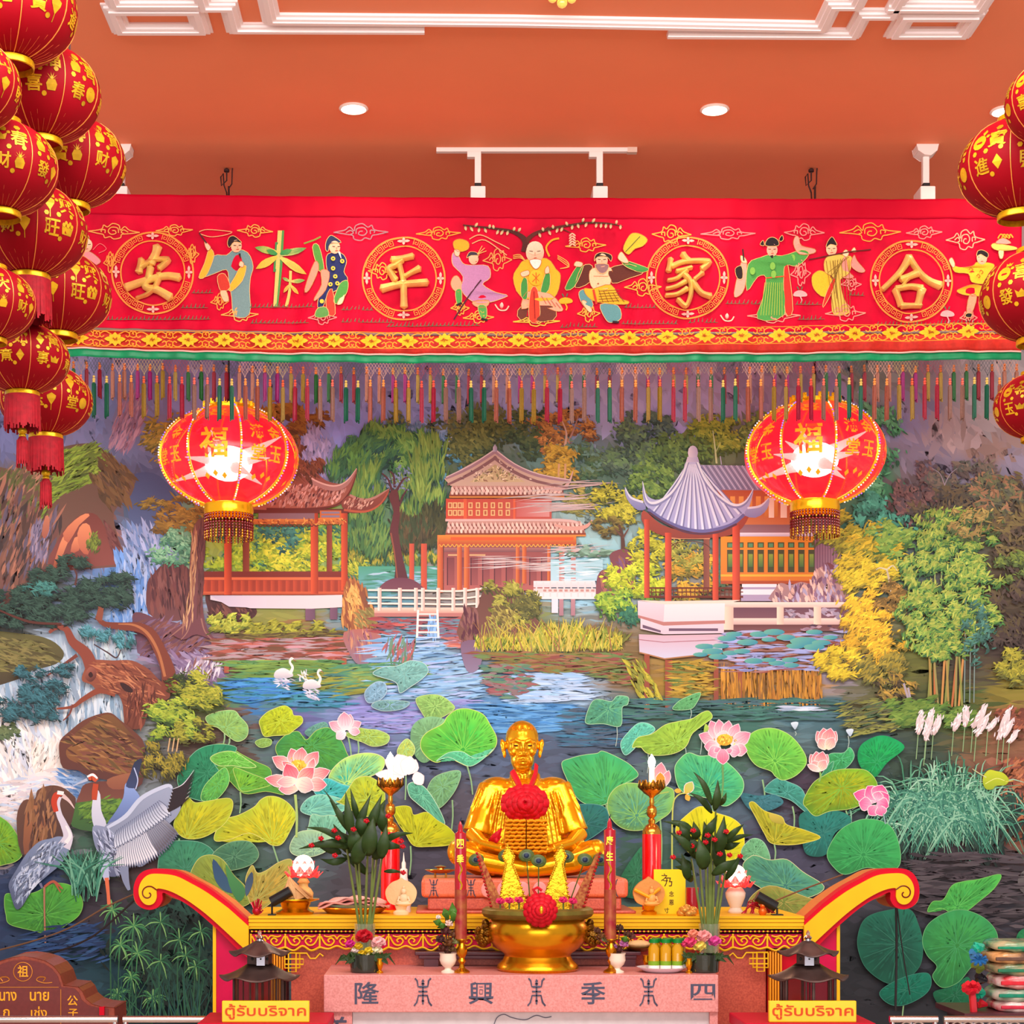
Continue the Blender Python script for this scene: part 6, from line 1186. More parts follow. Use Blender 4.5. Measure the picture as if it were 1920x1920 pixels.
e = Emb(.009); patch(e, [([(1090, 503), (1110, 500), (1106, 530), (1078, 541)], '5a2820'), ([(1142, 505), (1180, 497), (1207, 510), (1182, 522), (1148, 532)], '5a2820'), ([(1082, 500), (1093, 503), (1076, 540), (1059, 541)], '3f8a40'), ([(1165, 491), (1180, 492), (1216, 504), (1202, 511), (1175, 503)], '3f8a40'), ([(1110, 505), (1145, 503), (1145, 530), (1135, 546), (1112, 543), (1104, 524)], 'f0bc94'), ([(1085, 550), (1098, 546), (1112, 572), (1100, 580), (1088, 566)], '5a8c90'), ([(1095, 543), (1112, 543), (1145, 535), (1162, 560), (1179, 566), (1170, 572), (1120, 568), (1100, 556)], 'e8a828'), ([(1125, 572), (1158, 574), (1164, 598), (1145, 606), (1134, 598)], '5a8c90'), ([(1090, 568), (1098, 566), (1110, 582), (1104, 586)], 'f0bc94'), ([(1168, 468), (1176, 448), (1186, 438), (1202, 440), (1214, 450), (1205, 462), (1190, 468), (1178, 479)], 'e8b030'), ([(1158, 485), (1164, 473), (1172, 482), (1178, 494), (1168, 494)], 'f0bc98'), ([(1076, 500), (1080, 492), (1092, 496), (1088, 503)], 'f0bc98')]); face(e, 1128, 490, 13)
patch(e, [([(1114, 492), (1116, 480), (1128, 475), (1146, 480), (1145, 492), (1138, 484), (1120, 484)], '2a1c1c'), ([(1115, 498), (1140, 498), (1136, 512), (1124, 514)], '8a6468')]); e.line([(1172, 474), (1200, 444)], 1.5, '4a6a30', 0); disc(e, 1121, 534, 1.6, 1.6, '9a5a40'); e.line([(1112, 520), (1140, 520)], 1, 'c08060', 0)
for k in range(5): e.line([(1122 + k * 9, 545 + k * 2), (1130 + k * 10, 568)], 1, '6a4a18', 0); e.line([(1122, 548 + k * 5), (1160, 545 + k * 5)], .9, '6a4a18', 0)
e.line([(1112, 545), (1118, 572)], 4, 'c83824', 0); e.line([(1148, 605), (1160, 606)], 4, '2a1c24', 0); figs.append(e)
e = Emb(.009); patch(e, [([(1390, 490), (1400, 493), (1396, 540), (1384, 556), (1376, 550)], 'f09884'), ([(1402, 497), (1425, 484), (1445, 478), (1466, 480), (1502, 470), (1516, 478), (1495, 500), (1473, 503), (1471, 590), (1420, 598), (1430, 560), (1436, 520), (1420, 520), (1400, 546)], '4a9444'), ([(1487, 458), (1491, 444), (1497, 446), (1502, 462), (1527, 468), (1525, 476), (1498, 478)], 'f09884'), ([(1470, 505), (1478, 500), (1486, 582), (1472, 586)], 'd82a24'), ([(1390, 492), (1388, 480), (1396, 484), (1400, 494)], 'f0bc98')]); face(e, 1447, 470, 12, 'f0a090')
patch(e, [([(1435, 462), (1438, 450), (1448, 446), (1458, 452), (1458, 462)], '241c20'), ([(1460, 450), (1466, 442), (1468, 450), (1463, 454)], '241c20'), ([(1424, 460), (1430, 452), (1432, 462)], '241c20'), ([(1378, 505), (1390, 500), (1392, 522), (1382, 522)], '2a1c1c')]); e.line([(1392, 468), (1394, 490)], 2.5, '2a1c1c', 0); e.line([(1446, 480), (1448, 488)], [6, 1], '241c20', 0)
for k in range(9): e.line([(1434 + k * 4, 530), (1426 + k * 5, 592)], 1, 'a8b848', 0)
for x, y in ((1448, 500), (1450, 515), (1485, 485), (1410, 510)): disc(e, x, y, 5, 7, '7ab048');
e.line([(1436, 522), (1472, 518)], 2, 'e0502c', 0); figs.append(e)
e = Emb(.009); patch(e, [([(1522, 520), (1530, 510), (1540, 508), (1556, 518), (1560, 535), (1545, 558), (1526, 542)], 'f0b028'), ([(1545, 490), (1558, 478), (1580, 480), (1597, 486), (1590, 515), (1575, 526), (1580, 560), (1592, 588), (1562, 592), (1558, 560), (1562, 522), (1547, 512)], 'd8b450'), ([(1572, 485), (1584, 482), (1590, 510), (1600, 520), (1590, 524), (1575, 518)], 'f08c80'), ([(1600, 480), (1606, 490), (1622, 508), (1610, 511), (1594, 500)], 'f08c80'), ([(1560, 525), (1566, 528), (1556, 555), (1542, 578), (1545, 560)], 'd82a24'), ([(1578, 478), (1584, 470), (1590, 476), (1586, 484)], 'f0c8a0'), ([(1594, 474), (1600, 466), (1604, 474)], 'f0c8a0')]); face(e, 1558, 469, 12, 'f4d0a0')
patch(e, [([(1548, 466), (1550, 456), (1558, 446), (1564, 452), (1568, 462), (1556, 460)], '241c20')]); e.line([(1516, 488), (1575, 477), (1632, 469)], 2.2, '5a1c1c')
for k in range(7): e.line([(1548 + k * 7, 490), (1562 + k * 5, 588)], .9, '7a5a20', 0); e.line([(1590 - k * 5, 484 + k), (1552 + k * 3, 512 + k * 10)], .9, '7a5a20', 0)
figs.append(e)
e = Emb(.009); patch(e, [([(1784, 498), (1800, 502), (1822, 500), (1832, 492), (1858, 494), (1864, 500), (1852, 515), (1846, 532), (1820, 531), (1814, 515), (1790, 511)], 'e8b42c'), ([(1793, 548), (1800, 542), (1825, 535), (1846, 540), (1842, 555), (1810, 556)], 'e8a828'), ([(1815, 556), (1830, 558), (1820, 590), (1810, 590)], 'f09a78'), ([(1778, 490), (1784, 484), (1790, 496), (1786, 503)], 'f0bc98'), ([(1858, 462), (1866, 456), (1900, 462), (1905, 468), (1870, 470)], 'e8c860'), ([(1866, 457), (1880, 446), (1896, 456)], 'f0988c'), ([(1872, 470), (1882, 470), (1880, 484), (1874, 484)], 'f0c098'), ([(1810, 590), (1820, 590), (1818, 597), (1808, 596)], '241c20')]); face(e, 1840, 485, 12)
patch(e, [([(1830, 482), (1832, 472), (1842, 470), (1852, 476), (1850, 484), (1838, 478)], '241c20')])
for k in range(4): e.line([(1870 + k * 7, 448), (1876 + k * 6, 440), (1884 + k * 5, 446)], 2.4, 'e8a030')
for x, y in ((1818, 508), (1838, 512), (1832, 520)): e.line([(x - 3, y), (x, y - 4), (x + 4, y), (x, y + 3)], 1.4, 'a85018')
figs.append(e)
e = Emb(.009); patch(e, [([(148, 478), (165, 472), (180, 480), (190, 492), (176, 500), (150, 494)], 'e08a90')]); face(e, 163, 461, 13, 'f4d8b8'); patch(e, [([(157, 448), (163, 440), (168, 448)], '241c20')]); e.line([(175, 470), (188, 458), (200, 468), (186, 476)], 1.4, 'e86868'); figs.append(e)
FL = ['embroidered man in grey robe raising a fan', 'embroidered man in navy robe with green bamboo tube', 'embroidered man in lilac tunic with orange gourd', 'embroidered bald elder in orange robe', 'embroidered pot-bellied man with yellow fan', 'embroidered official in green robe', 'embroidered flute player in yellow robe', 'embroidered boy in yellow with flower basket', 'embroidered figure in pink half hidden by lanterns']
for e, l in zip(figs, FL): e.part('embroidered_figure', ban, l)
# knotted net and tassels
TC = {'g': '08503a', 's': '8a4434', 'm': '84641a', 'c': '8c0c2c', 't': '7c564c', 'p': '985e4c', 'a': '84105c', 'r': '7c0820', 'G': '1c5424', 'y': '8c6c24'}
LOW, UPP = 'ggssmmcctt', 'rrppaayyGG'
lowx = [(176 + (k - 4) * 23.6, LOW[(k - 4) % 10]) for k in range(78)]
uppx = [(162.5 + (k - 3) * 23.9, UPP[(k - 3) % 10]) for k in range(77)]
lowx = [q for q in lowx if 88 < q[0] < 1912]; uppx = [q for q in uppx if 88 < q[0] < 1912]
net = MB()
def nline(x0, y0, x1, y1, c):
 net.color(c); a, b = P(x0, y0, BD), P(x1, y1, BD); net.tube([a, b], 0.001, 3)
for x, c in lowx:
 cc = {'g': '24343c', 's': 'b08478', 'm': '9a8458', 'c': '7a3044', 't': '8a7068'}[c]; b = byx(x, 683)
 for k in range(5):
  u = -11.8 + k * 5.9; v = min(22, 9 + (11.8 - abs(u)) * 1.3)
  for s_ in (-1, 1):
   xe = x + u + s_ * 11.8; xe = min(max(xe, x - 11.8), x + 11.8); L_ = abs(xe - (x + u)) * 1.7
   nline(x + u, b, xe, b + L_, cc)
 for s_ in (-1, 1): nline(x + s_ * 11.8, b + 8, x, b + 28, cc); nline(x + s_ * 6, b + 12, x, b + 30, cc)
 nline(x, b + 20, x, b + 34, cc)
net.build('fringe_net', mat('net_cord', 'ffffff', .7, vc=True), ban)['label'] = 'knotted cord net above the tassels'
tm = mat('tassel_silk', 'ffffff', .55, vc=True, var=.18, vs=90)
def tassel_mesh(c, L_, w_):
 m = MB(); k = M(1, BD); up = c in 'rpayG'
 m.color({'g': 'd8b860', 's': 'e89048', 'm': 'd85c38', 'c': 'd85040', 't': 'e06858'}.get(c, 'd8702c'))
 for j, (r, z) in enumerate(((2.6, -3), (3.2, -8), (2.9, -12))): m.ell((0, 0, z * k), (r * k, r * k, 2.6 * k), 8, 6)
 h = TC[c]; m.color(h); m.lathe([(1.2 * k, -13 * k), (w_ * .42 * k, -16 * k), (w_ * .5 * k, -L_ * .5 * k), (w_ * .52 * k, -L_ * .85 * k), (w_ * .36 * k, -L_ * k)], 8)
 for j in range(5):
  a = j * 1.26; m.tube([(w_ * .4 * k * math.cos(a), w_ * .4 * k * math.sin(a), -16 * k), (w_ * .42 * k * math.cos(a), w_ * .42 * k * math.sin(a), -(L_ + 4 - j * 1.5) * k)], 1.4 * k, 4)
 return m
protos = {}
rest = MB(); cnt = 0
jobs = [(x, c, byx(x, 683) + 31, 77, 7.4, 0.0) for x, c in lowx] + [(x, c, byx(x, 683) + 1 + 6, 66, 6.6, .022) for x, c in uppx]
for i, (x, c, y, L_, w_, dd) in enumerate(jobs):
 p = P(x + R.uniform(-1.2, 1.2), y + R.uniform(-1.5, 1.5), BD + dd)
 if i < 99:
  if c not in protos:
   o = tassel_mesh(c, L_, w_).build('tassel', tm, None, smooth=True); protos[c] = o
  else:
   o = protos[c].copy(); COL.objects.link(o)
  o.parent = ban; o.location = p - ban.location
  if i >= 0: o.rotation_euler = (0, R.uniform(-.012, .012), R.uniform(0, 6))
 else:
  t = tassel_mesh(c, L_, w_); rest.add([Vector(v) + p for v in t.v], t.f, t.c)
o = rest.build('remaining_tassels', tm, ban, smooth=True); o['kind'] = 'stuff'
# cords from the ceiling that carry the banner
cord = mat('dark_cord', '3a1c1c', .7)
for px, l in ((425, 'dark looped hanging wire above the first gold character'), (1521, 'dark looped hanging wire above the green robed figure')):
 d = 10.5; t = P(px, 320, d); m = MB(); t.z = CEIL
 m.tube([t, t - Vector((0, 0, .07)), t + Vector((-.03, 0, -.10)), t + Vector((-.034, 0, -.05)), t + Vector((-.02, 0, -.03)), t + Vector((-.015, 0, -.1)), t + Vector((.0, 0, -.14)), P(px + 1, 378, BD)], .0045, 6)
 m.tube([t + Vector((.01, 0, -.12)), t + Vector((.03, 0, -.09)), t + Vector((.032, 0, -.02)), t + Vector((.034, 0, 0))], .004, 6)
 m.lathe([(.016, 0), (.016, .012), (.006, .02)], 12, t - Vector((0, 0, .02)))
 tag(m.build('hanging_wire', cord, None, True), l, 'wire')
# ------------------------------------------------------------------ ceiling lamps
lampm = mat('downlight_glow', 'fff6e8', .4, emit=14, ecol='fff2e0')
ringm = mat('downlight_ring', 'f4e4dc', .4)
for px, py, l in ((663, 202, 'round recessed ceiling downlight left of the track rail'), (1340, 204, 'round recessed ceiling downlight right of the track rail'), (1884, 207, 'round recessed downlight half hidden by the right lanterns')):
 c = ceil_pt(px, py); t = thing('downlight', l, 'ceiling light', c, 'recessed ceiling downlights')
 MB().lathe([(.075, 0), (.078, -.006), (.066, -.012), (.062, -.004)], 28, c).build('trim_ring', ringm, t, True)
 MB().lathe([(.0, -.004), (.03, -.006), (.061, -.004), (.061, -.001)], 28, c).build('lamp_disc', lampm, t, True)
 l_ = bpy.data.lights.new('downlight_beam', 'SPOT'); l_.energy = 38; l_.color = (1, .86, .68); l_.spot_size = 2.6; l_.spot_blend = 1; l_.shadow_soft_size = .06
 lo = bpy.data.objects.new('downlight_beam', l_); lo.parent = t; lo.location = (0, 0, -.03); COL.objects.link(lo)
wm = mat('track_white', 'f0dcd6', .4); bm_ = mat('lamp_black', '1c1a1c', .4)
def spot_head(x, tp, px, dark, d, t):
 # arm, black joint, white housing; hangs down from z = tp
 b = P(px, 346, d); k = M(1, d)
 MB().bb((b.x - 6 * k, b.y - .02, tp), (b.x + 6 * k, b.y + .02, b.z)).build('arm', wm, t, bevel=.003)
 MB().bb((b.x - 6.2 * k, b.y - .03, b.z), (b.x + 6.2 * k, b.y + .02, b.z - 17 * k)).build('joint', bm_, t, bevel=.002)
 MB().bb((b.x - 14 * k, b.y - .06, b.z - 9 * k), (b.x + 14 * k, b.y + .10, b.z - 46 * k)).build('lamp_head', wm, t, bevel=.006)
ctr = ceil_pt(1005, 278); d = ctr.y + WALL; k = M(1, d)
t = thing('track_light', 'white ceiling track rail carrying two spotlights above the banner', 'track light', ctr)
MB().bb((P(818, 0, d).x, ctr.y - .018, CEIL), (P(1192, 0, d).x, ctr.y + .018, CEIL - .024)).build('rail', wm, t, bevel=.003)
MB().bb((P(1176, 0, d).x, ctr.y - .02, CEIL), (P(1194, 0, d).x, ctr.y + .02, CEIL - .028)).build('rail_end_cap', mat('track_cap', 'd8b8a8', .5), t)
for px in (896, 1124):
 b = P(px, 0, d); MB().bb((b.x - 20 * k, ctr.y - .02, CEIL - .022), (b.x + 6 * k, ctr.y + .02, CEIL - .055)).build('track_adapter', wm, t, bevel=.003)
 spot_head(0, CEIL - .05, px, 0, d, t)
for px, l in ((1735, 'single white ceiling spotlight on a square mount right of the track rail'), (228, 'white ceiling spotlight peeking out behind the left lanterns')):
 c = ceil_pt(px, 276); d = c.y + WALL; k = M(1, d); t = thing('spotlight', l, 'spotlight', c, 'single ceiling spotlights')
 m = MB(); a = [(-20, 0), (20, 0), (18, -12), (6, -20), (-6, -20), (-18, -12)]
 m.slab([Vector((c.x + x * k, c.y - .05, CEIL + z * k)) for x, z in a], [Vector((c.x + x * k, c.y + .05, CEIL + z * k)) for x, z in a]); m.build('ceiling_mount', wm, t, bevel=.003)
 spot_head(0, CEIL - 18 * k, px, 0, d, t)
# chandelier tip at the top edge of the picture
d = 8.3; c = P(1052, -30, d); t = thing('chandelier', 'gold chandelier finial hanging at the top edge of the picture', 'chandelier', (c.x, c.y, CEIL))
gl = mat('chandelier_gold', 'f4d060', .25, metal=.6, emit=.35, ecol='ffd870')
MB().tube([(c.x, c.y, CEIL), (c.x, c.y, c.z)], .012, 8).build('stem', gl, t, True)
m = MB(); k = M(1, d)
m.ell(P(1054, 5, d), 10 * k, 14, 8)
for x, y, r in ((1036, -4, 9), (1072, -3, 9), (1054, -14, 14), (1022, -14, 8), (1086, -14, 8)): m.ell(P(x, y, d), r * k, 14, 8)
m.build('finial', gl, t, True)
# ------------------------------------------------------------------ paper-silk lanterns
lred = mat('lantern_silk', '900012', .62, var=.12, vs=5, spec=.12)
lgold = mat('lantern_print', 'e4ac1c', .42, metal=.35, var=.5, vs=14)
lseam = mat('lantern_seam', 'e89040', .4, metal=.3)
lband = mat('lantern_band', 'f0b818', .3, metal=.55, var=.35, vs=50)
lfr = mat('lantern_fringe', 'a80c20', .7, var=.3, vs=60)
def on_globe(mb, pts, faces, lon, lat, rx, rz, lift=1.006):
 # flat decal (x right, y up, in metres) laid onto the globe around (lon, lat)
 v = []
 for x, y in pts:
  b = lat + y / rz; a = lon + x / (rx * max(math.cos(lat), .3))
  v.append((rx * lift * math.cos(b) * math.sin(a), -rx * lift * math.cos(b) * math.cos(a), rz * lift * math.sin(b)))
 mb.add(v, faces)
def poly_decal(mb, pts, lon, lat, rx, rz):
 tri = tessellate_polygon([[Vector((x, y, 0)) for x, y in pts]]); on_globe(mb, pts, [tuple(q) for q in tri], lon, lat, rx, rz)
def icon(kind, s):
 c = lambda r, n, ph=0, cx=0, cy=0: [(cx + r * math.cos(ph + 2 * math.pi * i / n), cy + r * math.sin(ph + 2 * math.pi * i / n)) for i in range(n)]
 if kind == 'coin': return [c(s, 12)]
 if kind == 'gem': return [[(0, s), (s * .7, 0), (0, -s), (-s * .7, 0)]]
 if kind == 'drop': return [[(0, -s * 1.1), (s * .7, 0), (s * .8, s * .5), (0, s), (-s * .8, s * .5), (-s * .7, 0)], [(-.06 * s, -s), (.06 * s, -s), (.06 * s, -2 * s), (-.06 * s, -2 * s)]]
 if kind == 'ingot': return [[(-s, s * .5), (-s * .4, s * .1), (0, s * .6), (s * .4, s * .1), (s, s * .5), (s * .7, -s * .6), (-s * .7, -s * .6)]]
 if kind == 'pine':
  o = [[(-s * .55, -s), (s * .55, -s), (s * .75, -.2 * s), (s * .45, .4 * s), (-s * .45, .4 * s), (-s * .75, -.2 * s)]]
  for a in (-70, -40, -10, 15, 45, 72): t = math.radians(a); o.append([(s * .12 * math.cos(t), .4 * s), (s * 1.0 * math.sin(t), .4 * s + s * .95 * math.cos(t)), (-s * .12 * math.cos(t), .4 * s)])
  return o
 if kind == 'basket': return [[(-s, .3 * s), (s, .3 * s), (s * .8, -.8 * s), (-s * .8, -.8 * s)]] + [c(s * .3, 8, 0, x * s, .5 * s) for x in (-.7, 0, .7)] + [c(s * .25, 8, 0, x * s, .85 * s) for x in (-.35, .35)]
 if kind == 'sw': return [[(-s, s), (-s * .6, s * .7), (-s * .5, -.2 * s), (0, -.5 * s), (s * .7, -.3 * s), (s * .3, -s), (-s * .6, -.9 * s), (-s * .9, 0)]]
 return [c(s, 6)]
GL = {}
def glyph(ch):
 if ch not in GL: GL[ch] = fit_text(ch, 1, 1, .02)
 return GL[ch]
def lantern(px, py, rpx, d, chars, rot, label, group, fringe=True, asp=.80, tas=False, icons=('pine', 'drop', 'coin', 'ingot')):
 rx = M(rpx, d); rz = rx * asp; c = P(px, py, d)
 t = thing('red_lantern', label, 'lantern', c, group)
 m = MB(); n = 24; v, f = [], []
 rings = 18
 for i in range(rings + 1):
  b = -1.30 + 2.60 * i / rings
  for j in range(64):
   a = 2 * math.pi * j / 64
   v.append((rx * math.cos(b) * math.sin(a), -rx * math.cos(b) * math.cos(a), rz * math.sin(b)))
 for i in range(rings):
  for j in range(64): f.append((i * 64 + j, i * 64 + (j + 1) % 64, (i + 1) * 64 + (j + 1) % 64, (i + 1) * 64 + j))
 m.add(v, f); o = m.build('silk_globe', lred, None, 'all'); o.parent = t
 m = MB()
 for k in range(8):
  a = rot + k * math.pi / 4
  m.tube([(rx * 1.004 * math.cos(b) * math.sin(a), -rx * 1.004 * math.cos(b) * math.cos(a), rz * 1.004 * math.sin(b)) for b in np.linspace(-1.28, 1.28, 15)], rx * .0095, 4)
 o = m.build('seams', lseam, None, True); o.parent = t
 m = MB()
 for k in range(40): # fine pleat lines below
  a = rot + k * math.pi / 20
  m.tube([(rx * 1.003 * math.cos(b) * math.sin(a), -rx * 1.003 * math.cos(b) * math.cos(a), rz * 1.003 * math.sin(b)) for b in (-1.2, -1.0, -.8 + .1 * math.sin(k * 2.1))], rx * .004, 3)
 o = m.build('pleats', mat('lantern_pleat', 'c04a2c', .5), None); o.parent = t
 m = MB()
 for k in range(8):
  lon = rot + (k + .5) * math.pi / 4
  if math.cos(lon) < -.25: continue
  a4 = [chars[(k * 2 + q) % len(chars)] for q in range(2)]
  big = rx * .30
  for q, (u, w_, lat) in enumerate(((.16, .30, .30), (-.12, .27, -.22))):
   a, fc = glyph(a4[q]); on_globe(m, [(x * rx * w_ + u * rx, y * rx * w_) for x, y, z in a], fc, lon, lat, rx, rz)
  for q, (u, v_, s) in enumerate(((-.17, .30, .13), (.17, -.20, .12), (-.02, .06, .045), (.24, .08, .04), (-.24, .06, .045), (-.1, .52, .07), (.14, .58, .06), (.05, -.42, .04), (-.02, .40, .035), (.27, .40, .035))):
   kd = icons[(q + k) % len(icons)] if q in (0, 1, 5) else ('coin' if q % 2 else 'hex')
   for poly in icon(kd, s * rx): poly_decal(m, [(x + u * rx, y) for x, y in poly], lon, v_, rx, rz)
 o = m.build('gold_print', lgold, None); o.parent = t
 rr = rx * .36; zb = -rz * .955
 m = MB()
 m.lathe([(rr, zb), (rr * 1.02, zb - rx * .02), (rr * 1.02, zb - rx * .10), (rr * .97, zb - rx * .11), (rr * .97, zb)], 32)
 o = m.build('bottom_band', lband, None, True); o.parent = t
 m = MB(); m.lathe([(rr * .97, zb - rx * .012), (0, zb - rx * .02)], 24); o = m.build('bottom_disc', lred, None); o.parent = t
 m = MB(); m.lathe([(rr * .97, -zb), (rr, -zb), (rr, -zb + rx * .08), (rr * .97, -zb + rx * .08)], 32); o = m.build('top_band', lband, None, True); o.parent = t
 m = MB(); m.tube([(0, 0, rz * .9), (0, 0, CEIL - c.z if px != 1912 else rz * 1.5)], .004, 5); o = m.build('hanging_cord', cord, None); o.parent = t
 if fringe:
  m = MB()
  for j in range(72):
   a = 2 * math.pi * j / 72; L_ = rx * R.uniform(.62, .76); w2 = rr * .06
   q = Vector((rr * math.sin(a), -rr * math.cos(a), 0)); s_ = Vector((math.cos(a), math.sin(a), 0)) * w2; z0 = zb - rx * .09; o2 = q * R.uniform(1.0, 1.07)
   m.add([q - s_ + Vector((0, 0, z0)), q + s_ + Vector((0, 0, z0)), o2 + s_ * .8 + Vector((0, 0, z0 - L_)), o2 - s_ * .8 + Vector((0, 0, z0 - L_))], [(0, 1, 2, 3)])
  o = m.build('fringe', lfr, None, solid=.002); o.parent = t
  if not tas: return t
  z0 = zb - rx * .05
  m = MB(); zt = z0 - rx * .78; m.tube([(0, 0, zb), (0, 0, zt)], rx * .012, 5)
  m.ell((0, 0, zt), (rx * .10, rx * .10, rx * .08), 14, 8); m.ell((0, 0, zt - rx * .1), (rx * .08, rx * .08, rx * .06), 14, 8)
  o = m.build('bead', lband, None, True); o.parent = t
  m = MB(); m.lathe([(rx * .05, zt - rx * .08), (rx * .11, zt - rx * .2), (rx * .13, zt - rx * .62), (rx * .09, zt - rx * .68)], 14)
  for j in range(14):
   a = j * .449; m.tube([(rx * .11 * math.cos(a), rx * .11 * math.sin(a), zt - rx * .2), (rx * .12 * math.cos(a), rx * .12 * math.sin(a), zt - rx * R.uniform(.68, .8))], rx * .018, 4)
  o = m.build('tassel', lfr, None, True); o.parent = t
 return t
g = 'red silk lanterns bunched at the left'
lantern(18, 20, 125, 5.9, '意寶如進', .42, 'large red lantern cut by the top left corner of the picture', g, False)
lantern(76, 177, 112, 6.25, '喜春福喜', .62, 'red lantern with gold pineapple print, second from the top of the left bunch', g, False, icons=('pine', 'coin', 'gem', 'drop'))
lantern(-70, 160, 108, 5.65, '山上發財', .5, 'red lantern mostly outside the left edge, beside the pineapple lantern', g, False)
lantern(131, 305, 104, 6.7, '賀财進寶', .55, 'shaded red lantern of the left bunch reaching furthest right, just above the banner top', g, False)
lantern(0, 316, 108, 5.92, '喜發春财', .8, 'red lantern with gold double joy character, on the left edge under the pineapple lantern', g, False)
lantern(55, 434, 108, 6.3, '興旺丁财', .36, 'red lantern hiding the left end of the banner, its gold bottom ring showing', g, True, icons=('drop', 'basket', 'coin', 'coin'))
lantern(110, 552, 98, 6.9, '興旺丁财', .32, 'red lantern directly in front of the left gold border corner of the banner', g, False, icons=('drop', 'basket', 'coin', 'coin'))
lantern(-18, 571, 85, 6.0, '發财大吉', .75, 'small red lantern on the left edge, level with the flower border', g, False)
lantern(42, 673, 88, 6.45, '萬事如意', .4, 'lowest but one lantern of the left bunch, with wide red fringe at the left edge', g, True, .74, True, icons=('gem', 'ingot', 'coin', 'sw'))
lantern(86, 752, 87, 6.95, '满堂金玉', .55, 'lowest lantern of the left bunch, long red fringe and tassel below', g, True, .76, True, icons=('drop', 'coin', 'ingot', 'gem'))
g = 'red silk lanterns bunched at the right'
lantern(1985, 192, 98, 6.2, '福喜春財', .25, 'topmost red lantern of the right bunch, cut by the right edge', g, False)
lantern(1912, 315, 112, 6.55, '寶進招財', .33, 'second red lantern from the top right, overlapping the top of the banner', g, False, icons=('basket', 'sw', 'coin', 'gem'))
lantern(1945, 556, 105, 6.3, '喜發財春', .42, 'red lantern covering the right end of the banner', g, False)
lantern(1943, 762, 78, 6.7, '金玉满堂', .3, 'lowest red lantern of the right bunch, below the banner fringe', g, False, .78)
# ------------------------------------------------------------------ big lit lanterns
shell = bpy.data.materials.new('lit_red_film'); shell.use_nodes = True
nt = shell.node_tree; b = nt.nodes['Principled BSDF']
b.inputs['Base Color'].default_value = (*lin('f0102c'), 1); b.inputs['Roughness'].default_value = .18
b.inputs['Alpha'].default_value = .66; b.inputs['Emission Color'].default_value = (*lin('f8122c'), 1); b.inputs['Emission Strength'].default_value = .55
glow = mat('starburst_glow', 'ffffff', .5, emit=2.4, ecol='ffa89c')
gold2 = mat('lit_lantern_gold', 'f8b820', .22, metal=.8, emit=.18, ecol='f8a810')
prn = mat('lit_lantern_print', 'f0a828', .4, metal=.3, emit=.35, ecol='f09018')
ledm = mat('led_strip', 'ffffff', .4, vc=True); nt = ledm.node_tree
a_ = [q for q in nt.nodes if q.type == 'VERTEX_COLOR'][0]; nt.links.new(a_.outputs[0], nt.nodes['Principled BSDF'].inputs['Emission Color']); nt.nodes['Principled BSDF'].inputs['Emission Strength'].default_value = .5
bead = mat('garnet_beads', '7a0c14', .15, metal=.2, coat=.6); beadg = mat('amber_beads', 'd89428', .2, metal=.6)
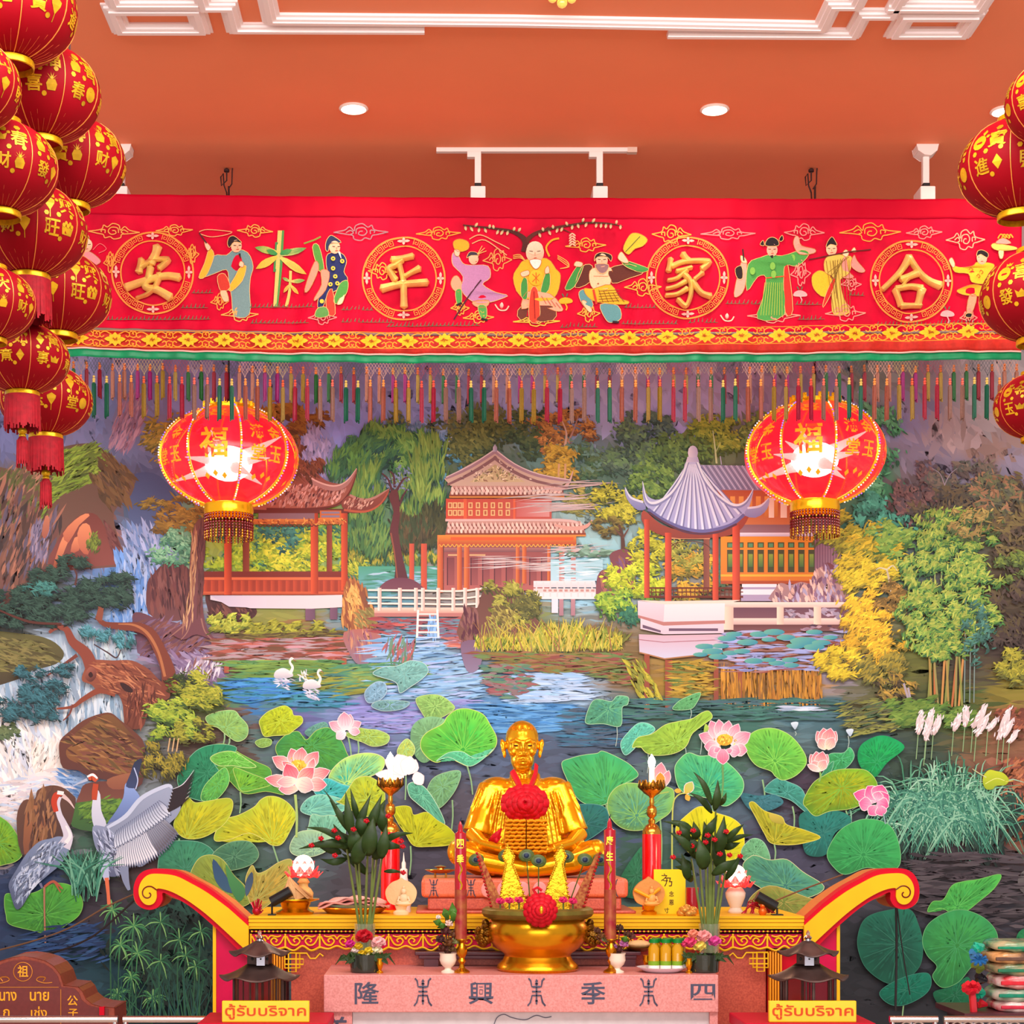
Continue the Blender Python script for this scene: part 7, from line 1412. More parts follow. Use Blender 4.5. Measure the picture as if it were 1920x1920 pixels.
def big_lantern(px, py, rpx, asp, rot, label):
 d = 10.8; rx = M(rpx, d); rz = rx * asp; c = P(px, py, d); t = thing('lit_lantern', label, 'lantern', c, 'big lit lanterns')
 def put(m, n, mt, sm=True):
  o = m.build(n, mt, None, sm); o.parent = t; return o
 m = MB(); v, f = [], []
 def pt(b, a, k=1.0):
  bul = 1 - .035 * abs(math.sin(4 * (a - rot)))*0
  sc = 1 - .03 * (1 - abs(math.sin(4 * (a - rot))))
  return (rx * k * sc * math.cos(b) * math.sin(a), -rx * k * sc * math.cos(b) * math.cos(a), rz * k * math.sin(b))
 for i in range(21):
  bb_ = -1.22 + 2.44 * i / 20
  for j in range(80): v.append(pt(bb_, 2 * math.pi * j / 80))
 for i in range(20):
  for j in range(80): f.append((i * 80 + j, i * 80 + (j + 1) % 80, (i + 1) * 80 + (j + 1) % 80, (i + 1) * 80 + j))
 m.add(v, f); put(m, 'film_globe', shell, 'all')
 m = MB(); ml = MB(); pal = ['f8f0ff', 'c070ff', 'f8d850', 'ffffff', 'f8b040', '8a8aff', 'f0e890']
 for k in range(8):
  a = rot + k * math.pi / 4; m.tube([pt(q, a, 1.012) for q in np.linspace(-1.2, 1.2, 17)], rx * .017, 6)
  for j, q in enumerate(np.linspace(-1.12, 1.12, 46)):
   ml.color(pal[(j * 3 + k + (j // 5)) % 7]); ml.ell(pt(q, a, 1.035), rx * .013, 6, 4)
 put(m, 'ribs', gold2); put(ml, 'led_strip', ledm)
 m = MB()
 for k in range(8):
  lon = rot + (k + .5) * math.pi / 4
  if math.cos(lon) < -.1: continue
  ch = '福' if k % 2 == 0 else None
  if ch:
   a, fc = glyph(ch); on_globe(m, [(x * rx * .40, y * rx * .44) for x, y, z in a], fc, lon, .05, rx, rz, 1.0)
  else:
   for q, (u, w_) in enumerate(((-.14, .30), (-.14, -.12), (.14, .30), (.14, -.12))):
    a, fc = glyph('满堂金玉'[q]); on_globe(m, [(x * rx * .22 + u * rx, y * rx * .22) for x, y, z in a], fc, lon, w_, rx, rz, 1.0)
  a, fc = glyph('喜'); on_globe(m, [(x * rx * .24, y * rx * .18) for x, y, z in a], fc, lon, .78, rx, rz, 1.0)
  for u, v_ in ((-.2, -.6), (0, -.55), (.2, -.6)):
   for poly in icon('gem', .05 * rx): poly_decal(m, [(x + u * rx * .6, y) for x, y in poly], lon, v_, rx, rz)
 put(m, 'gold_print', prn, False)
 # bulb inside; glowing rays stand in for its starburst reflections in the film
 m = MB(); z0 = -rz * .12; m.ell((0, 0, z0), (rx * .34, rx * .3, rx * .25), 20, 12); put(m, 'bulb', mat('lantern_bulb', 'ffffff', .5, emit=7, ecol='ffe4dc')); m = MB()
 for k in range(9):
  a = rot + .2 + k * 2 * math.pi / 9; L_ = rx * (.86 if k % 2 else .66)
  e_ = Vector((math.sin(a), -math.cos(a) * .8, (.55 if k % 3 == 0 else -.30 if k % 3 == 1 else .05))).normalized()
  L_ = L_ * min(1, .8 * rz / (abs(e_.z) * L_ + 1e-6)); s_ = Vector((0, 0, z0))
  m.tube([s_, s_ + e_ * L_ * .5, s_ + e_ * L_], [rx * .14, rx * .06, rx * .006], 8)
 put(m, 'starburst_rays', glow)
 rr = rx * .345
 zb = -rz * .93; m = MB(); m.lathe([(rr, zb), (rr * 1.03, zb - rx * .01), (rr, zb - rx * .05), (rr * 1.03, zb - rx * .09), (rr, zb - rx * .15), (rr * .97, zb - rx * .15), (rr * .97, zb)], 40); put(m, 'bottom_band', gold2)
 m = MB(); m.lathe([(rr * .97, -zb), (rr, -zb), (rr, -zb + rx * .06), (rr * .97, -zb + rx * .06)], 40)
 for j in range(20):
  a = j * .314; m.box((rr * math.sin(a), -rr * math.cos(a), -zb + rx * .08), (.02, .02, rx * .07))
 put(m, 'top_crown', gold2, False)
 m, m2 = MB(), MB(); n = 44
 for j in range(n):
  a = 2 * math.pi * j / n; x, y = rr * .99 * math.sin(a), -rr * .99 * math.cos(a); zt = zb - rx * .15; L_ = rx * .36
  for q in range(9): (m2 if (q == 2 or q > 5) and j % 2 else m).ell((x, y, zt - L_ * (q + .5) / 9), (rx * .014, rx * .014, rx * .022), 6, 5)
 for r_ in range(2):
  m.lathe([(rr * .98, zt - rx * (.08 + r_ * .05)), (rr * 1.0, zt - rx * (.09 + r_ * .05)), (rr * .98, zt - rx * (.10 + r_ * .05))], 44)
 put(m, 'bead_fringe', bead); put(m2, 'amber_drops', beadg)
 m = MB(); m.tube([(0, 0, -zb), (0, 0, CEIL - c.z)], .006, 6); put(m, 'hanging_cord', cord)
 return t
big_lantern(429, 858, 131, .72, -.49, 'big lit red lantern hanging before the left pavilion of the mural')
big_lantern(1528, 850, 131, .74, -.69, 'big lit red lantern hanging before the orange house of the mural')
# ------------------------------------------------------------------ altar: painted table with scroll arms, granite front
ZT = CAMZ - 188 * 9.2 / F          # top of the painted table
ZS = CAMZ - 298 * 8.68 / F         # top of the granite shelf
gilt = mat('yellow_lacquer', 'f4bc1c', .45, spec=.12, var=.08, vs=8)
redl = mat('red_lacquer', 'c80424', .45, spec=.12); magl = mat('magenta_lacquer', 'd00648', .4, var=.15, vs=6, spec=.15)
tan = mat('ochre_side', 'cf7a3c', .5); darkr = mat('dark_red_line', '6a1010', .5)
gran = mat('pink_granite', 'e09490', .4, col2='cc7c78', vs=120); gran2 = mat('red_granite', 'd2634c', .35, col2='b84f40', vs=110)
ink = mat('slate_ink', '4a4a60', .6)
brass = mat('brass', 'e8a21c', .24, metal=.9, var=.25, vs=9, bump=.05); brassd = mat('aged_brass', '8a5a14', .35, metal=.8, var=.4, vs=20)
goldp = mat('bright_gold', 'f8c030', .2, metal=.9)
def tf(px, z, d): return Vector((P(px, 0, d).x, d - WALL, z))
def turn(m, px, z, d, prof, seg=24, sx=1, sy=1):
 k = M(1, d); return m.lathe([(r * k, h * k) for r, h in prof], seg, tf(px, z, d), None, sx, sy)
def mir(pts): return [(1974 - x, y - 1) for x, y in pts]
T = thing('altar_table', 'yellow and red altar table with upswept scroll arms against the mural', 'altar', tf(987, 0, 9.3))
xl, xr = P(466, 0, 9.2).x, P(1508, 0, 9.2).x
k = M(1, 9.2); y0 = 9.2 - WALL
m = MB()
for a, b, o in ((0, 4, 0), (4, 6, .012), (6, 11, .004), (11, 13, .014), (13, 19, .006), (19, 24, .012)):
 m.bb((xl, y0 + o, ZT - a * k), (xr, 10.15 - WALL, ZT - b * k))
m.build('table_top', gilt, T)
MB().bb((xl + .01, y0 + .02, ZT - 24 * k), (xr - .01, y0 + .1, ZT - 60 * k)).build('frieze_board', magl, T)
m = MB(); yf = y0 + .012
def ph(px, py, o=0.0): # point on the frieze plane
 p = P(px, py, 9.2); return Vector((p.x, yf - o, p.z))
m.bb(ph(470, 1742), ph(1504, 1745)); m.bb(ph(470, 1748), ph(1504, 1751))
for x in range(472, 1503, 8): m.box(ph(x, 1746.5), (3 * k, .01, 3 * k))
m.build('beaded_strip', gilt, T)
m = MB(); n = 16
for i in range(n):
 x0 = 470 + i * 1034 / n; w_ = 1034 / n; s_ = 1 if i % 2 else -1
 m.tube([ph(x0, 1751), ph(x0, 1778)], 2.2 * k, 4)
 for sg in (0, 1):
  f_ = (lambda u, v: ph(x0 + (u if sg == 0 else 1 - u) * w_, 1752 + v * 24))
  m.tube(catmull([f_(.03, .15), f_(.16, .75), f_(.32, .85), f_(.42, .55), f_(.34, .3), f_(.24, .45), f_(.28, .62)], 4, False), 1.7 * k, 5)
  m.tube(catmull([f_(.12, .1), f_(.24, .2), f_(.42, .12), f_(.5, .4)], 4, False), 1.5 * k, 5)
 m.tube(catmull([ph(x0, 1776), ph(x0 + w_ * .25, 1781 + 1.5 * s_), ph(x0 + w_ * .5, 1774), ph(x0 + w_ * .75, 1781 + 1.5 * s_), ph(x0 + w_, 1776)], 5, False), 2 * k, 5)
m.build('carved_frieze', gilt, T, True)
ye = [(466, 1737), (428, 1703), (390, 1675), (359, 1657), (329, 1642.5), (299, 1638.5), (279, 1640), (266, 1651), (260, 1667), (262, 1683), (270, 1694), (280, 1697), (289, 1693), (293.5, 1683), (293.5, 1669), (299, 1666), (319, 1671), (343, 1683), (367, 1699), (390, 1717), (418, 1742), (448, 1770), (466, 1786)]
rd = [(466, 1727), (430, 1694), (393, 1665.5), (361, 1648), (331, 1633), (299, 1629.5), (275, 1631), (259, 1642), (250.5, 1663), (252, 1685), (262, 1700), (280, 1706), (296, 1701), (304.5, 1688), (305, 1674), (320, 1680), (343, 1691), (370, 1710), (410, 1745), (440, 1775), (466, 1798)]
def smo(p): a = catmull([(x, y, 0) for x, y in p[1:-1]], 4, False); return [p[0]] + [(q.x, q.y) for q in a] + [p[-1]]
for fn in (lambda p: p, mir):
 arm = MB().prism(smo(fn(rd)), 9.2, 9.30).build('scroll_arm', redl, T)
 MB().prism(smo(fn(ye)), 9.185, 9.21).build('yellow_face', gilt, arm)
 bd = [(x, y + (3 if y < 1690 else 0)) for x, y in rd]
 MB().prism(smo(fn(bd)), 9.301, 9.62).build('arm_back', tan, arm)
 sp = [(294, 1669)] + [(278 + r * math.cos(t), 1676 + r * math.sin(t)) for t, r in [(-.6 - i * .55, 16 - i * 1.15) for i in range(13)]]
 MB().tube([P(q.x, q.y, 9.184) for q in catmull([(x, y, 0) for x, y in fn(sp)], 3, False)], M(1.3, 9.2), 5).build('spiral_line', darkr, arm)
 pn = fn([(404, 1737), (440, 1772), (466, 1796), (466, 1930), (404, 1930)])
 MB().prism(pn, 9.24, 9.6).build('side_panel', magl, T)
 MB().prism(fn([(399, 1733), (405, 1738), (405, 1930), (399, 1930)]), 9.23, 9.6).build('panel_edging', gilt, T)
 m = MB()
 for j, x in enumerate((508, 513, 518, 523, 528)): m.prism(fn([(x, 1785), (x + 3, 1785), (x + 3, 1925), (x, 1925)]), 9.22 if j % 2 else 9.215, 9.26)
 m.build('corner_column', mat('orange_column', 'f09a1c', .35), T); MB().prism(fn([(466, 1783), (535, 1783), (535, 1925), (466, 1925)]), 9.265, 9.5).build('corner_board', redl, T)
 m = MB()
 for q in ([(534, 1787), (534, 1815), (562, 1815), (562, 1787), (534, 1787)], [(541, 1787), (541, 1822), (555, 1822), (555, 1787)], [(534, 1798), (569, 1798), (569, 1808), (534, 1808)], [(556, 1787), (575, 1787), (582, 1797), (592, 1797), (600, 1788), (606, 1793)]):
  m.tube([P(x, y, 9.2) for x, y in fn(q)], M(1.7, 9.2), 4)
 m.build('lattice_bracket', gilt, T)
G = thing('granite_altar', 'pink granite altar front engraved with a row of slate-blue characters', 'altar', tf(980, 0, 9.0))
gx0, gx1 = P(607, 0, 8.68).x, P(1347, 0, 8.68).x
g0 = lambda py: P(0, py, 8.68).z
MB().bb((gx0, 8.68 - WALL, ZS), (gx1, 9.3 - WALL, g0(1898))).build('shelf_slab', gran, G, bevel=.004)
MB().bb((P(546, 0, 9.27).x, 9.27 - WALL, ZT - M(60, 9.2)), (P(1436, 0, 9.27).x, 9.5 - WALL, 0)).build('back_slab', gran2, G)
MB().bb((gx0, 8.70 - WALL, g0(1898)), (P(660, 0, 8.70).x, 9.26 - WALL, 0)).build('pillar', gran, G); MB().bb((P(1331, 0, 8.70).x, 8.70 - WALL, g0(1898)), (gx1, 9.26 - WALL, 0)).build('pillar', gran, G)
MB().bb((P(661, 0, 8.73).x, 8.73 - WALL, g0(1899)), (P(1330, 0, 8.73).x, 9.2 - WALL, .05)).build('white_panel', mat('white_marble', 'd8ccd0', .3, var=.1, vs=20), G)
m = MB(); m.tube([P(q.x, q.y, 8.727) for q in catmull([(925, 1925, 0), (932, 1908, 0), (945, 1902, 0), (960, 1908, 0), (985, 1912, 0), (1005, 1904, 0), (1022, 1908, 0), (1034, 1906, 0)], 5, False)], M(.9, 8.73), 4); m.build('ink_drawing', ink, G)
SHOU = [[(0, .5), (0, -.5)], [(-.22, .2), (.22, .2)], [(-.28, .02), (.28, .02)], [(-.2, -.14), (.2, -.14)], [(-.5, .56), (-.36, .46), (-.3, .22), (.3, .22), (.36, .46), (.5, .56)], [(-.55, -.56), (-.38, -.42), (-.28, -.14), (.28, -.14), (.38, -.42), (.55, -.56)], [(-.05, .42), (.0, .5), (.05, .42)], [(-.1, .34), (.1, .34)], [(-.08, -.36), (.08, -.36)]]
def shou(m, px, py, w_, h_, d, r):
 for q in SHOU: m.tube([P(px + x * w_, py - y * h_, d) for x, y in q], M(r, d), 4)
m = MB()
for px, ch in ((688, '隆'), (902, '興'), (1112, '季'), (1318, '四')): put_text(m, ch, px, 1862 if ch != '四' else 1860, 46, 42 if ch != '四' else 30, 8.679, .012, .0008); m.build('engraved_character', ink, G); m = MB()
for px in (793, 1006, 1216): shou(m, px, 1860, 30, 46, 8.679, 1.9); m.build('longevity_sign', ink, G); m = MB()
put_text(m, '羊', 632, 1924, 40, 36, 8.698, .03, .0008)
m.build('engraved_character', ink, G)
# low dark stand behind the urn
Lt = thing('low_stand', 'low dark purple-brown wooden stand behind the brass urn', 'stand', tf(985, ZS, 9.2)); pur = mat('dark_rosewood', '5a2a34', .35, var=.3, vs=12)
zz = lambda py, d: P(0, py, d).z
m = MB(); m.bb((P(778, 0, 9.2).x, 9.145 - WALL, zz(1783, 9.2)), (P(1200, 0, 9.2).x, 9.262 - WALL, zz(1790, 9.2))); m.bb((P(785, 0, 9.2).x, 9.15 - WALL, zz(1790, 9.2)), (P(1192, 0, 9.2).x, 9.26 - WALL, zz(1797, 9.2))); m.build('stand_top', pur, Lt, bevel=.004)
for x in (810, 1178): MB().bb((P(x - 15, 0, 9.2).x, 9.155 - WALL, zz(1797, 9.2)), (P(x + 12, 0, 9.2).x, 9.25 - WALL, ZS)).build('leg', pur, Lt)
# granite block under the statue
B_ = thing('statue_pedestal', 'salmon granite pedestal with engraved signs under the gold monk', 'pedestal', tf(984, ZT, 9.7)); kb = M(1, 9.45)
def gb(x0, x1, h0, h1, d0=9.45, rr=.02): return MB().bb((P(x0, 0, 9.45).x, d0 - WALL, ZT + h0 * kb), (P(x1, 0, 9.45).x, 10.05 - WALL, ZT + h1 * kb))
gb(780, 1192, 0, 6, 9.43).build('foot_slab', gran2, B_, bevel=.006); gb(802, 1166, 6, 30, 9.47).build('lower_block', gran2, B_, bevel=.01); gb(790, 1178, 30, 66).build('upper_block', mat('salmon_granite', 'e87a58', .3, col2='d4664a', vs=120), B_, bevel=.02, seg=3)
m = MB()
for x in (813, 883, 1150): shou(m, x, 1665, 16, 30, 9.447, 1.0); m.build('engraved_sign', ink, B_); m = MB()
m = MB()
for x in (915, 945, 980, 1012, 1045, 1075): m.ell(P(x, 1668, 9.447), (M(13, 9.45), .004, M(15, 9.45)), 16, 8)
m.build('petal_relief', mat('pale_pink_relief', 'f09a98', .35), B_, True)
# ------------------------------------------------------------------ donation boxes on red plinths, signs
tin = mat('bronze_tin', '5a4440', .4, metal=.5, var=.3, vs=18); glassb = mat('smoked_glass', '5a2c24', .1, alpha=.55); chrome = mat('chrome', 'd8d4d8', .15, metal=1)
signy = mat('sign_yellow', 'f8c412', .25, coat=.5); signr = mat('sign_orange_text', 'cc4408', .5)
ZP = CAMZ - 384 * 8.3 / F
def roof(px, d, z, rc, re, h, up):
 m = MB(); k = M(1, d); v, f = [], []; o = tf(px, z, d); n = 48
 for i in range(7):
  u = i / 6
  for j in range(n):
   a = 2 * math.pi * j / n; c_ = abs(math.cos(3 * a)) ** 3
   r = rc + (re - rc) * u * (.86 + .14 * c_); zz_ = h * (1 - u) ** 1.35 + up * c_ * u ** 3 - 3 * abs(math.sin(3 * a)) * u ** 3
   v.append(o + Vector((r * k * math.cos(a), r * k * math.sin(a), zz_ * k)))
 for i in range(6):
  for j in range(n): f.append((i * n + j, i * n + (j + 1) % n, (i + 1) * n + (j + 1) % n, (i + 1) * n + j))
 return m.add(v, f)
for px, sx, side, tilt in ((487, 498, 'left', 0), (1515, 1524, 'right', .01)):
 d = 8.45
 pl = thing('plinth', 'red plinth under the ' + side + ' donation box', 'plinth', tf(px, 0, 8.45), 'red donation plinths')
 MB().bb((P(px - 118, 0, 8.2).x, 8.2 - WALL, ZP), (P(px + 128, 0, 8.2).x, 8.66 - WALL, ZP - .05)).build('top_board', mat('crimson_cloth', 'b8062c', .5, spec=.12), pl, bevel=.006)
 MB().bb((P(px - 108, 0, 8.25).x, 8.25 - WALL, ZP - .05), (P(px + 118, 0, 8.25).x, 8.62 - WALL, 0)).build('body', redl, pl)
 b = thing('donation_box', 'bronze pagoda-shaped donation box with two curved roofs, ' + side + ' of the altar', 'donation box', tf(px, ZP, d), 'pagoda donation boxes'); k = M(1, d)
 zq = lambda py: P(0, py, d).z
 MB().lathe([(56 * k, 0), (56 * k, 3 * k), (52 * k, 4 * k)], 6, tf(px, ZP, d)).build('base', tin, b)
 h = (zq(1832) - ZP) / k
 m = MB()
 for j in range(6):
  a = j * math.pi / 3 + .52; m.tube([tf(px, ZP + 3 * k, d) + Vector((52 * k * math.cos(a), 52 * k * math.sin(a), 0)), tf(px, ZP + h * k, d) + Vector((52 * k * math.cos(a), 52 * k * math.sin(a), 0))], 3 * k, 6)
 for j in range(6):
  a = j * math.pi / 3 + .26; m.tube([tf(px, ZP + 3 * k, d) + Vector((49 * k * math.cos(a), 49 * k * math.sin(a), 0)), tf(px, ZP + h * k, d) + Vector((49 * k * math.cos(a), 49 * k * math.sin(a), 0))], 1.5 * k, 6)
 m.build('posts', tin, b, True)
 MB().lathe([(50 * k, 3 * k), (50 * k, h * k)], 6, tf(px, ZP, d), Matrix.Rotation(.52, 3, 'Z')).build('glass_case', glassb, b)
 roof(px, d, zq(1834), 22, 76, 26, 5).build('lower_roof', tin, b, 'all', solid=.004)
 MB().lathe([(24 * k, 0), (24 * k, 26 * k), (26 * k, 27 * k)], 6, tf(px, zq(1813), d), Matrix.Rotation(.3, 3, 'Z')).build('upper_storey', tin, b)
 m = MB(); [m.ell(P(px + q, 1798, d - .1), .007, 8, 6) for q in (-14, 2, 14)]; MB().bb(P(px - 6, 1790, d - .105), P(px + 10, 1810, d - .09)).build('silver_panel', mat('dull_steel', '9a98a4', .3, metal=.6), b); m.build('rivets', mat('lamp_black'), b, True)
 roof(px, d, zq(1789), 7, 58, 24, 5).build('upper_roof', tin, b, 'all', solid=.004)
 MB().lathe([(7 * k, 0), (10 * k, 3 * k), (5 * k, 7 * k), (8 * k, 11 * k), (3 * k, 16 * k), (4 * k, 20 * k), (.5 * k, 25 * k)], 14, tf(px, zq(1769), d)).build('finial', chrome, b, True)
 ds = 8.24; zs = ZP; s = thing('donation_sign', 'yellow sign with orange Thai lettering before the ' + side + ' donation box', 'sign', tf(sx, zs, ds), 'yellow donation signs')
 ks = M(1, ds); w_ = 82; hh = 40
 MB().bb((P(sx - w_, 0, ds).x, ds - WALL, zs), (P(sx + w_, 0, ds).x, ds + .03 - WALL, zs + hh * ks)).build('board', signy, s, bevel=.004)
 m = MB(); a, fc = fit_text('ตู้รับบริจาค', M(152, ds), M(29, ds), .012, .001); m.add([(tf(sx, 0, ds).x + x, ds - WALL - .002 - z, zs + 20 * ks + y) for x, y, z in a], fc); m.build('lettering', signr, s)
# ------------------------------------------------------------------ steel railings
def rail(name, segs, label, loops=()):
 d = 8.55; t = thing('railing', label, 'railing', tf(segs[0][0], 0, d)); k = M(1, d); z = P(0, 1911, d).z
 for x0, x1 in segs:
  MB().tube([tf(x0, z, d), tf(x1, z, d)], 6.5 * k, 14).build('top_rail', chrome, t, True)
  for x in (x0 + 5, x1 - 5): MB().tube([tf(x, z, d), tf(x, 0, d)], 4.5 * k, 12).build('post', chrome, t, True)
  MB().tube([tf(x0, .25, d), tf(x1, .25, d)], 4 * k, 10).build('lower_rail', chrome, t, True)
 for x in loops:
  m = MB(); m.tube([tf(x + 11 * math.cos(a), z - 15 * k + 10 * k * math.sin(a), d) for a in np.linspace(0, 6.28, 20)], 2 * k, 6); m.build('ring', chrome, t, True)
rail('l', [(-120, 221), (231, 385)], 'polished steel railing in front of the ancestor tablet at the left')
rail('r', [(1668, 1758), (1769, 2010)], 'polished steel railing with rings in front of the rice bags', (1700, 1722, 1795, 1815, 1835, 1862, 1882, 1902))
# ------------------------------------------------------------------ ancestor tablet
d = 9.1; t = thing('ancestor_tablet', 'reddish stone ancestor tablet with gilt Thai lettering at the lower left', 'tablet', tf(43, 0, d))
stone = mat('red_stone', '94402c', .35, col2='803424', vs=60); stone2 = mat('red_stone_face', '6f2a28', .4, var=.15, vs=50); gt = mat('gilt_letter', 'f0a020', .35, metal=.4)
half = [(0, -1794), (22, -1795.5), (42, -1801), (58, -1811), (70, -1826), (77, -1847), (104, -1850), (112, -1858), (118, -1872), (130, -1882), (148, -1887), (172, -1889), (172, -1930)]
out = [(43 - x, -y) for x, y in half[::-1]] + [(43 + x, -y) for x, y in half[1:]]
MB().prism(out, d, 9.42).build('body', stone, t, bevel=.006)
inn = [(43 + (x - 43) * .93, 1930 - (1930 - y) * .955) for x, y in out]
MB().prism(inn, d - .004, d + .01).build('front_face', stone2, t)
m = MB(); put_text(m, '祖', 43, 1821, 20, 22, d - .005, .01, .001); put_text(m, 'นาง', 15, 1868, 32, 17, d - .005, .015, .001); put_text(m, 'นาย', 74, 1868, 36, 17, d - .005, .015, .001)
put_text(m, 'ก', 12, 1899, 12, 14, d - .005, .01, .001); put_text(m, 'เช่ง', 73, 1897, 30, 20, d - .005, .01, .001); put_text(m, '公', 136, 1876, 20, 19, d - .005, .01, .001); put_text(m, '子', 137, 1899, 18, 15, d - .005, .01, .001)
m.build('gilt_lettering', gt, t)
m = MB(); m.tube([P(43 + 17.5 * math.cos(a), 1822 + 17.5 * math.sin(a), d - .005) for a in np.linspace(0, 6.28, 30)], M(.9, d), 4)
for s_ in (-1, 1):
 m.tube([P(q.x, q.y, d - .005) for q in catmull([(43 + s_ * x, y, 0) for x, y in ((55, 1842), (40, 1843), (26, 1838), (30, 1832), (42, 1833), (38, 1840))], 4, False)], M(1, d), 4)
 m.tube([P(43 + s_ * x, y, d - .005) for x, y in ((71, 1855), (71, 1925))], M(.7, d), 4)
m.tube([P(x, 1851, d - .005) for x in (-22, 110)], M(.7, d), 4)
m.build('engraved_ornament', mat('dull_gilt', 'c87a24', .4, metal=.3), t)
MB().bb(P(186, 1888, d - .02), P(198, 1902, d + .02)).build('red_tag', redl, t)
# ------------------------------------------------------------------ rice bags
def pillow(c, sx, sy, sz, mt, name, par, rz=0):
 m = MB(); m.ell((0, 0, 0), 1, 28, 16); v = []
 for x, y, z in m.v:
  q = [math.copysign(abs(a) ** .5, a) for a in (x, y, z)]
  q[2] *= 1.15 - .3 * (abs(q[0]) ** 3) ; v.append(Vector((q[0] * sx, q[1] * sy * (1 + .03 * math.sin(9 * q[0])), q[2] * sz + .004 * math.sin(11 * q[0] + 5 * q[1]))))
 m.v = [Matrix.Rotation(rz, 3, 'Y') @ p + c for p in v]; return m.build(name, mt, par, 'all')
bt = thing('side_table', 'dark low table under the rice bags', 'table', tf(1920, 0, 9.1)); MB().bb((P(1800, 0, 9.0).x, 8.92 - WALL, zz(1893, 9.1)), (P(2060, 0, 9.0).x, 9.45 - WALL, zz(1903, 9.1))).build('table_top', pur, bt)
for x in (1815, 2045): MB().bb((P(x - 8, 0, 9.1).x, 8.95 - WALL, zz(1903, 9.1)), (P(x + 8, 0, 9.1).x, 9.4 - WALL, 0)).build('leg', pur, bt)
film = lambda n, c, c2: mat(n, c, .2, col2=c2, vs=9, coat=.6, bump=.25)
for i, (py, h, c, c2, tie, x0, lab) in enumerate(((1884, 10.5, 'f0e4dc', 'd8304a', 'd02030', 1852, 'bottom rice bag of the stack, white with red print'), (1862, 11, 'd8c8b8', '148a6a', '14a080', 1848, 'second rice bag from the bottom, cream with green end'), (1838, 12, 'f4e8e4', 'e02838', '1c1c28', 1852, 'middle rice bag of the stack, white with red stripe'), (1815, 10.5, 'c8a078', '2a7a58', '6a7a34', 1846, 'second rice bag from the top, cream and green wrap'), (1793, 11, 'f0b070', '6a4a3c', '3a8ac0', 1842, 'orange and cream rice bag just under the topmost'), (1773, 8.8, 'c8b890', '14906a', '20b090', 1846, 'topmost rice bag with teal tied end'))):
 d = 9.12; k = M(1, d); t = thing('rice_bag', lab, 'rice bag', P(1910, py + h, d), 'stacked rice bags')
 w_ = 62; cx = x0 + w_ + 4
 pillow(P(cx, py, d), w_ * k, .16, (h + 1.2) * k, film('bag_film_%s' % c, c, c2), 'sack', t, R.uniform(-.03, .03))
 MB().bb(P(cx - 40, py + 2, d - .165), P(cx + 50, py + h * .75, d - .15)).build('printed_label', mat('bag_label_' + c2, c2, .35, var=.2, vs=40), t, bevel=.004)
 m = MB(); a = P(x0 - 2, py, d - .05)
 for q in range(6): m.tube([a, a + Vector((-R.uniform(8, 24) * k, R.uniform(-.03, .03), R.uniform(-8, 10) * k))], [3.5 * k, 6 * k], 6)
 m.build('tied_end', film('tie_' + tie, tie, tie), t, True)
for i, (px, py, c, l) in enumerate(((1822, 1852, 'd02434', 'crumpled red cellophane bundle beside the rice bags'), (1836, 1800, '2a6aa8', 'small blue ribbon knot beside the upper rice bags'))):
 d = 9.0; m = MB(); k = M(1, d)
 for q in range(9): a = q * .7; m.tube([P(px, py, d), P(px + 16 * math.cos(a), py + 10 * math.sin(a), d - .03)], [2 * k, (6 if i == 0 else 3) * k], 5)
 if i == 0: m.tube([P(px, py, d), tf(px + 4, zz(1893, 9.1), d)], 7 * k, 8)
 tag(m.build('cellophane_bundle' if i == 0 else 'ribbon_knot', film('wrap_' + c, c, c), None, True), l, 'wrapping')
# cables
cab = mat('brown_cable', '6a4a34', .5); cab2 = mat('black_cable', '241c20', .5)
for pts, mt, r, l in (([(-20, 1786), (60, 1765), (130, 1740), (200, 1700), (262, 1672)], cab, 1.6, 'upper thin brown cable sagging from the left scroll arm'), ([(60, 1790), (110, 1783), (170, 1758), (215, 1722), (262, 1678)], cab2, 2.0, 'lower dark cable running from the left scroll arm to the tablet'), ([(1680, 1690), (1681, 1780), (1679, 1895)], cab2, 2.2, 'black cable hanging straight below the right scroll arm'), ([(1682, 1700), (1692, 1780), (1706, 1865)], cab2, 1.2, 'thin cable slanting below the right scroll arm'), ([(1452, 1690), (1500, 1670), (1580, 1640)], cab, 1.6, 'orange-brown wire from the right black lamp up to the scroll arm')):
 m = MB(); m.tube([P(q.x, q.y, 9.62 if mt is cab2 or r != 1.6 else 9.64) for q in catmull([(x, y, 0) for x, y in pts], 6, False)], M(r, 9.6), 6); tag(m.build('cable', mt, None, True), l, 'cable')
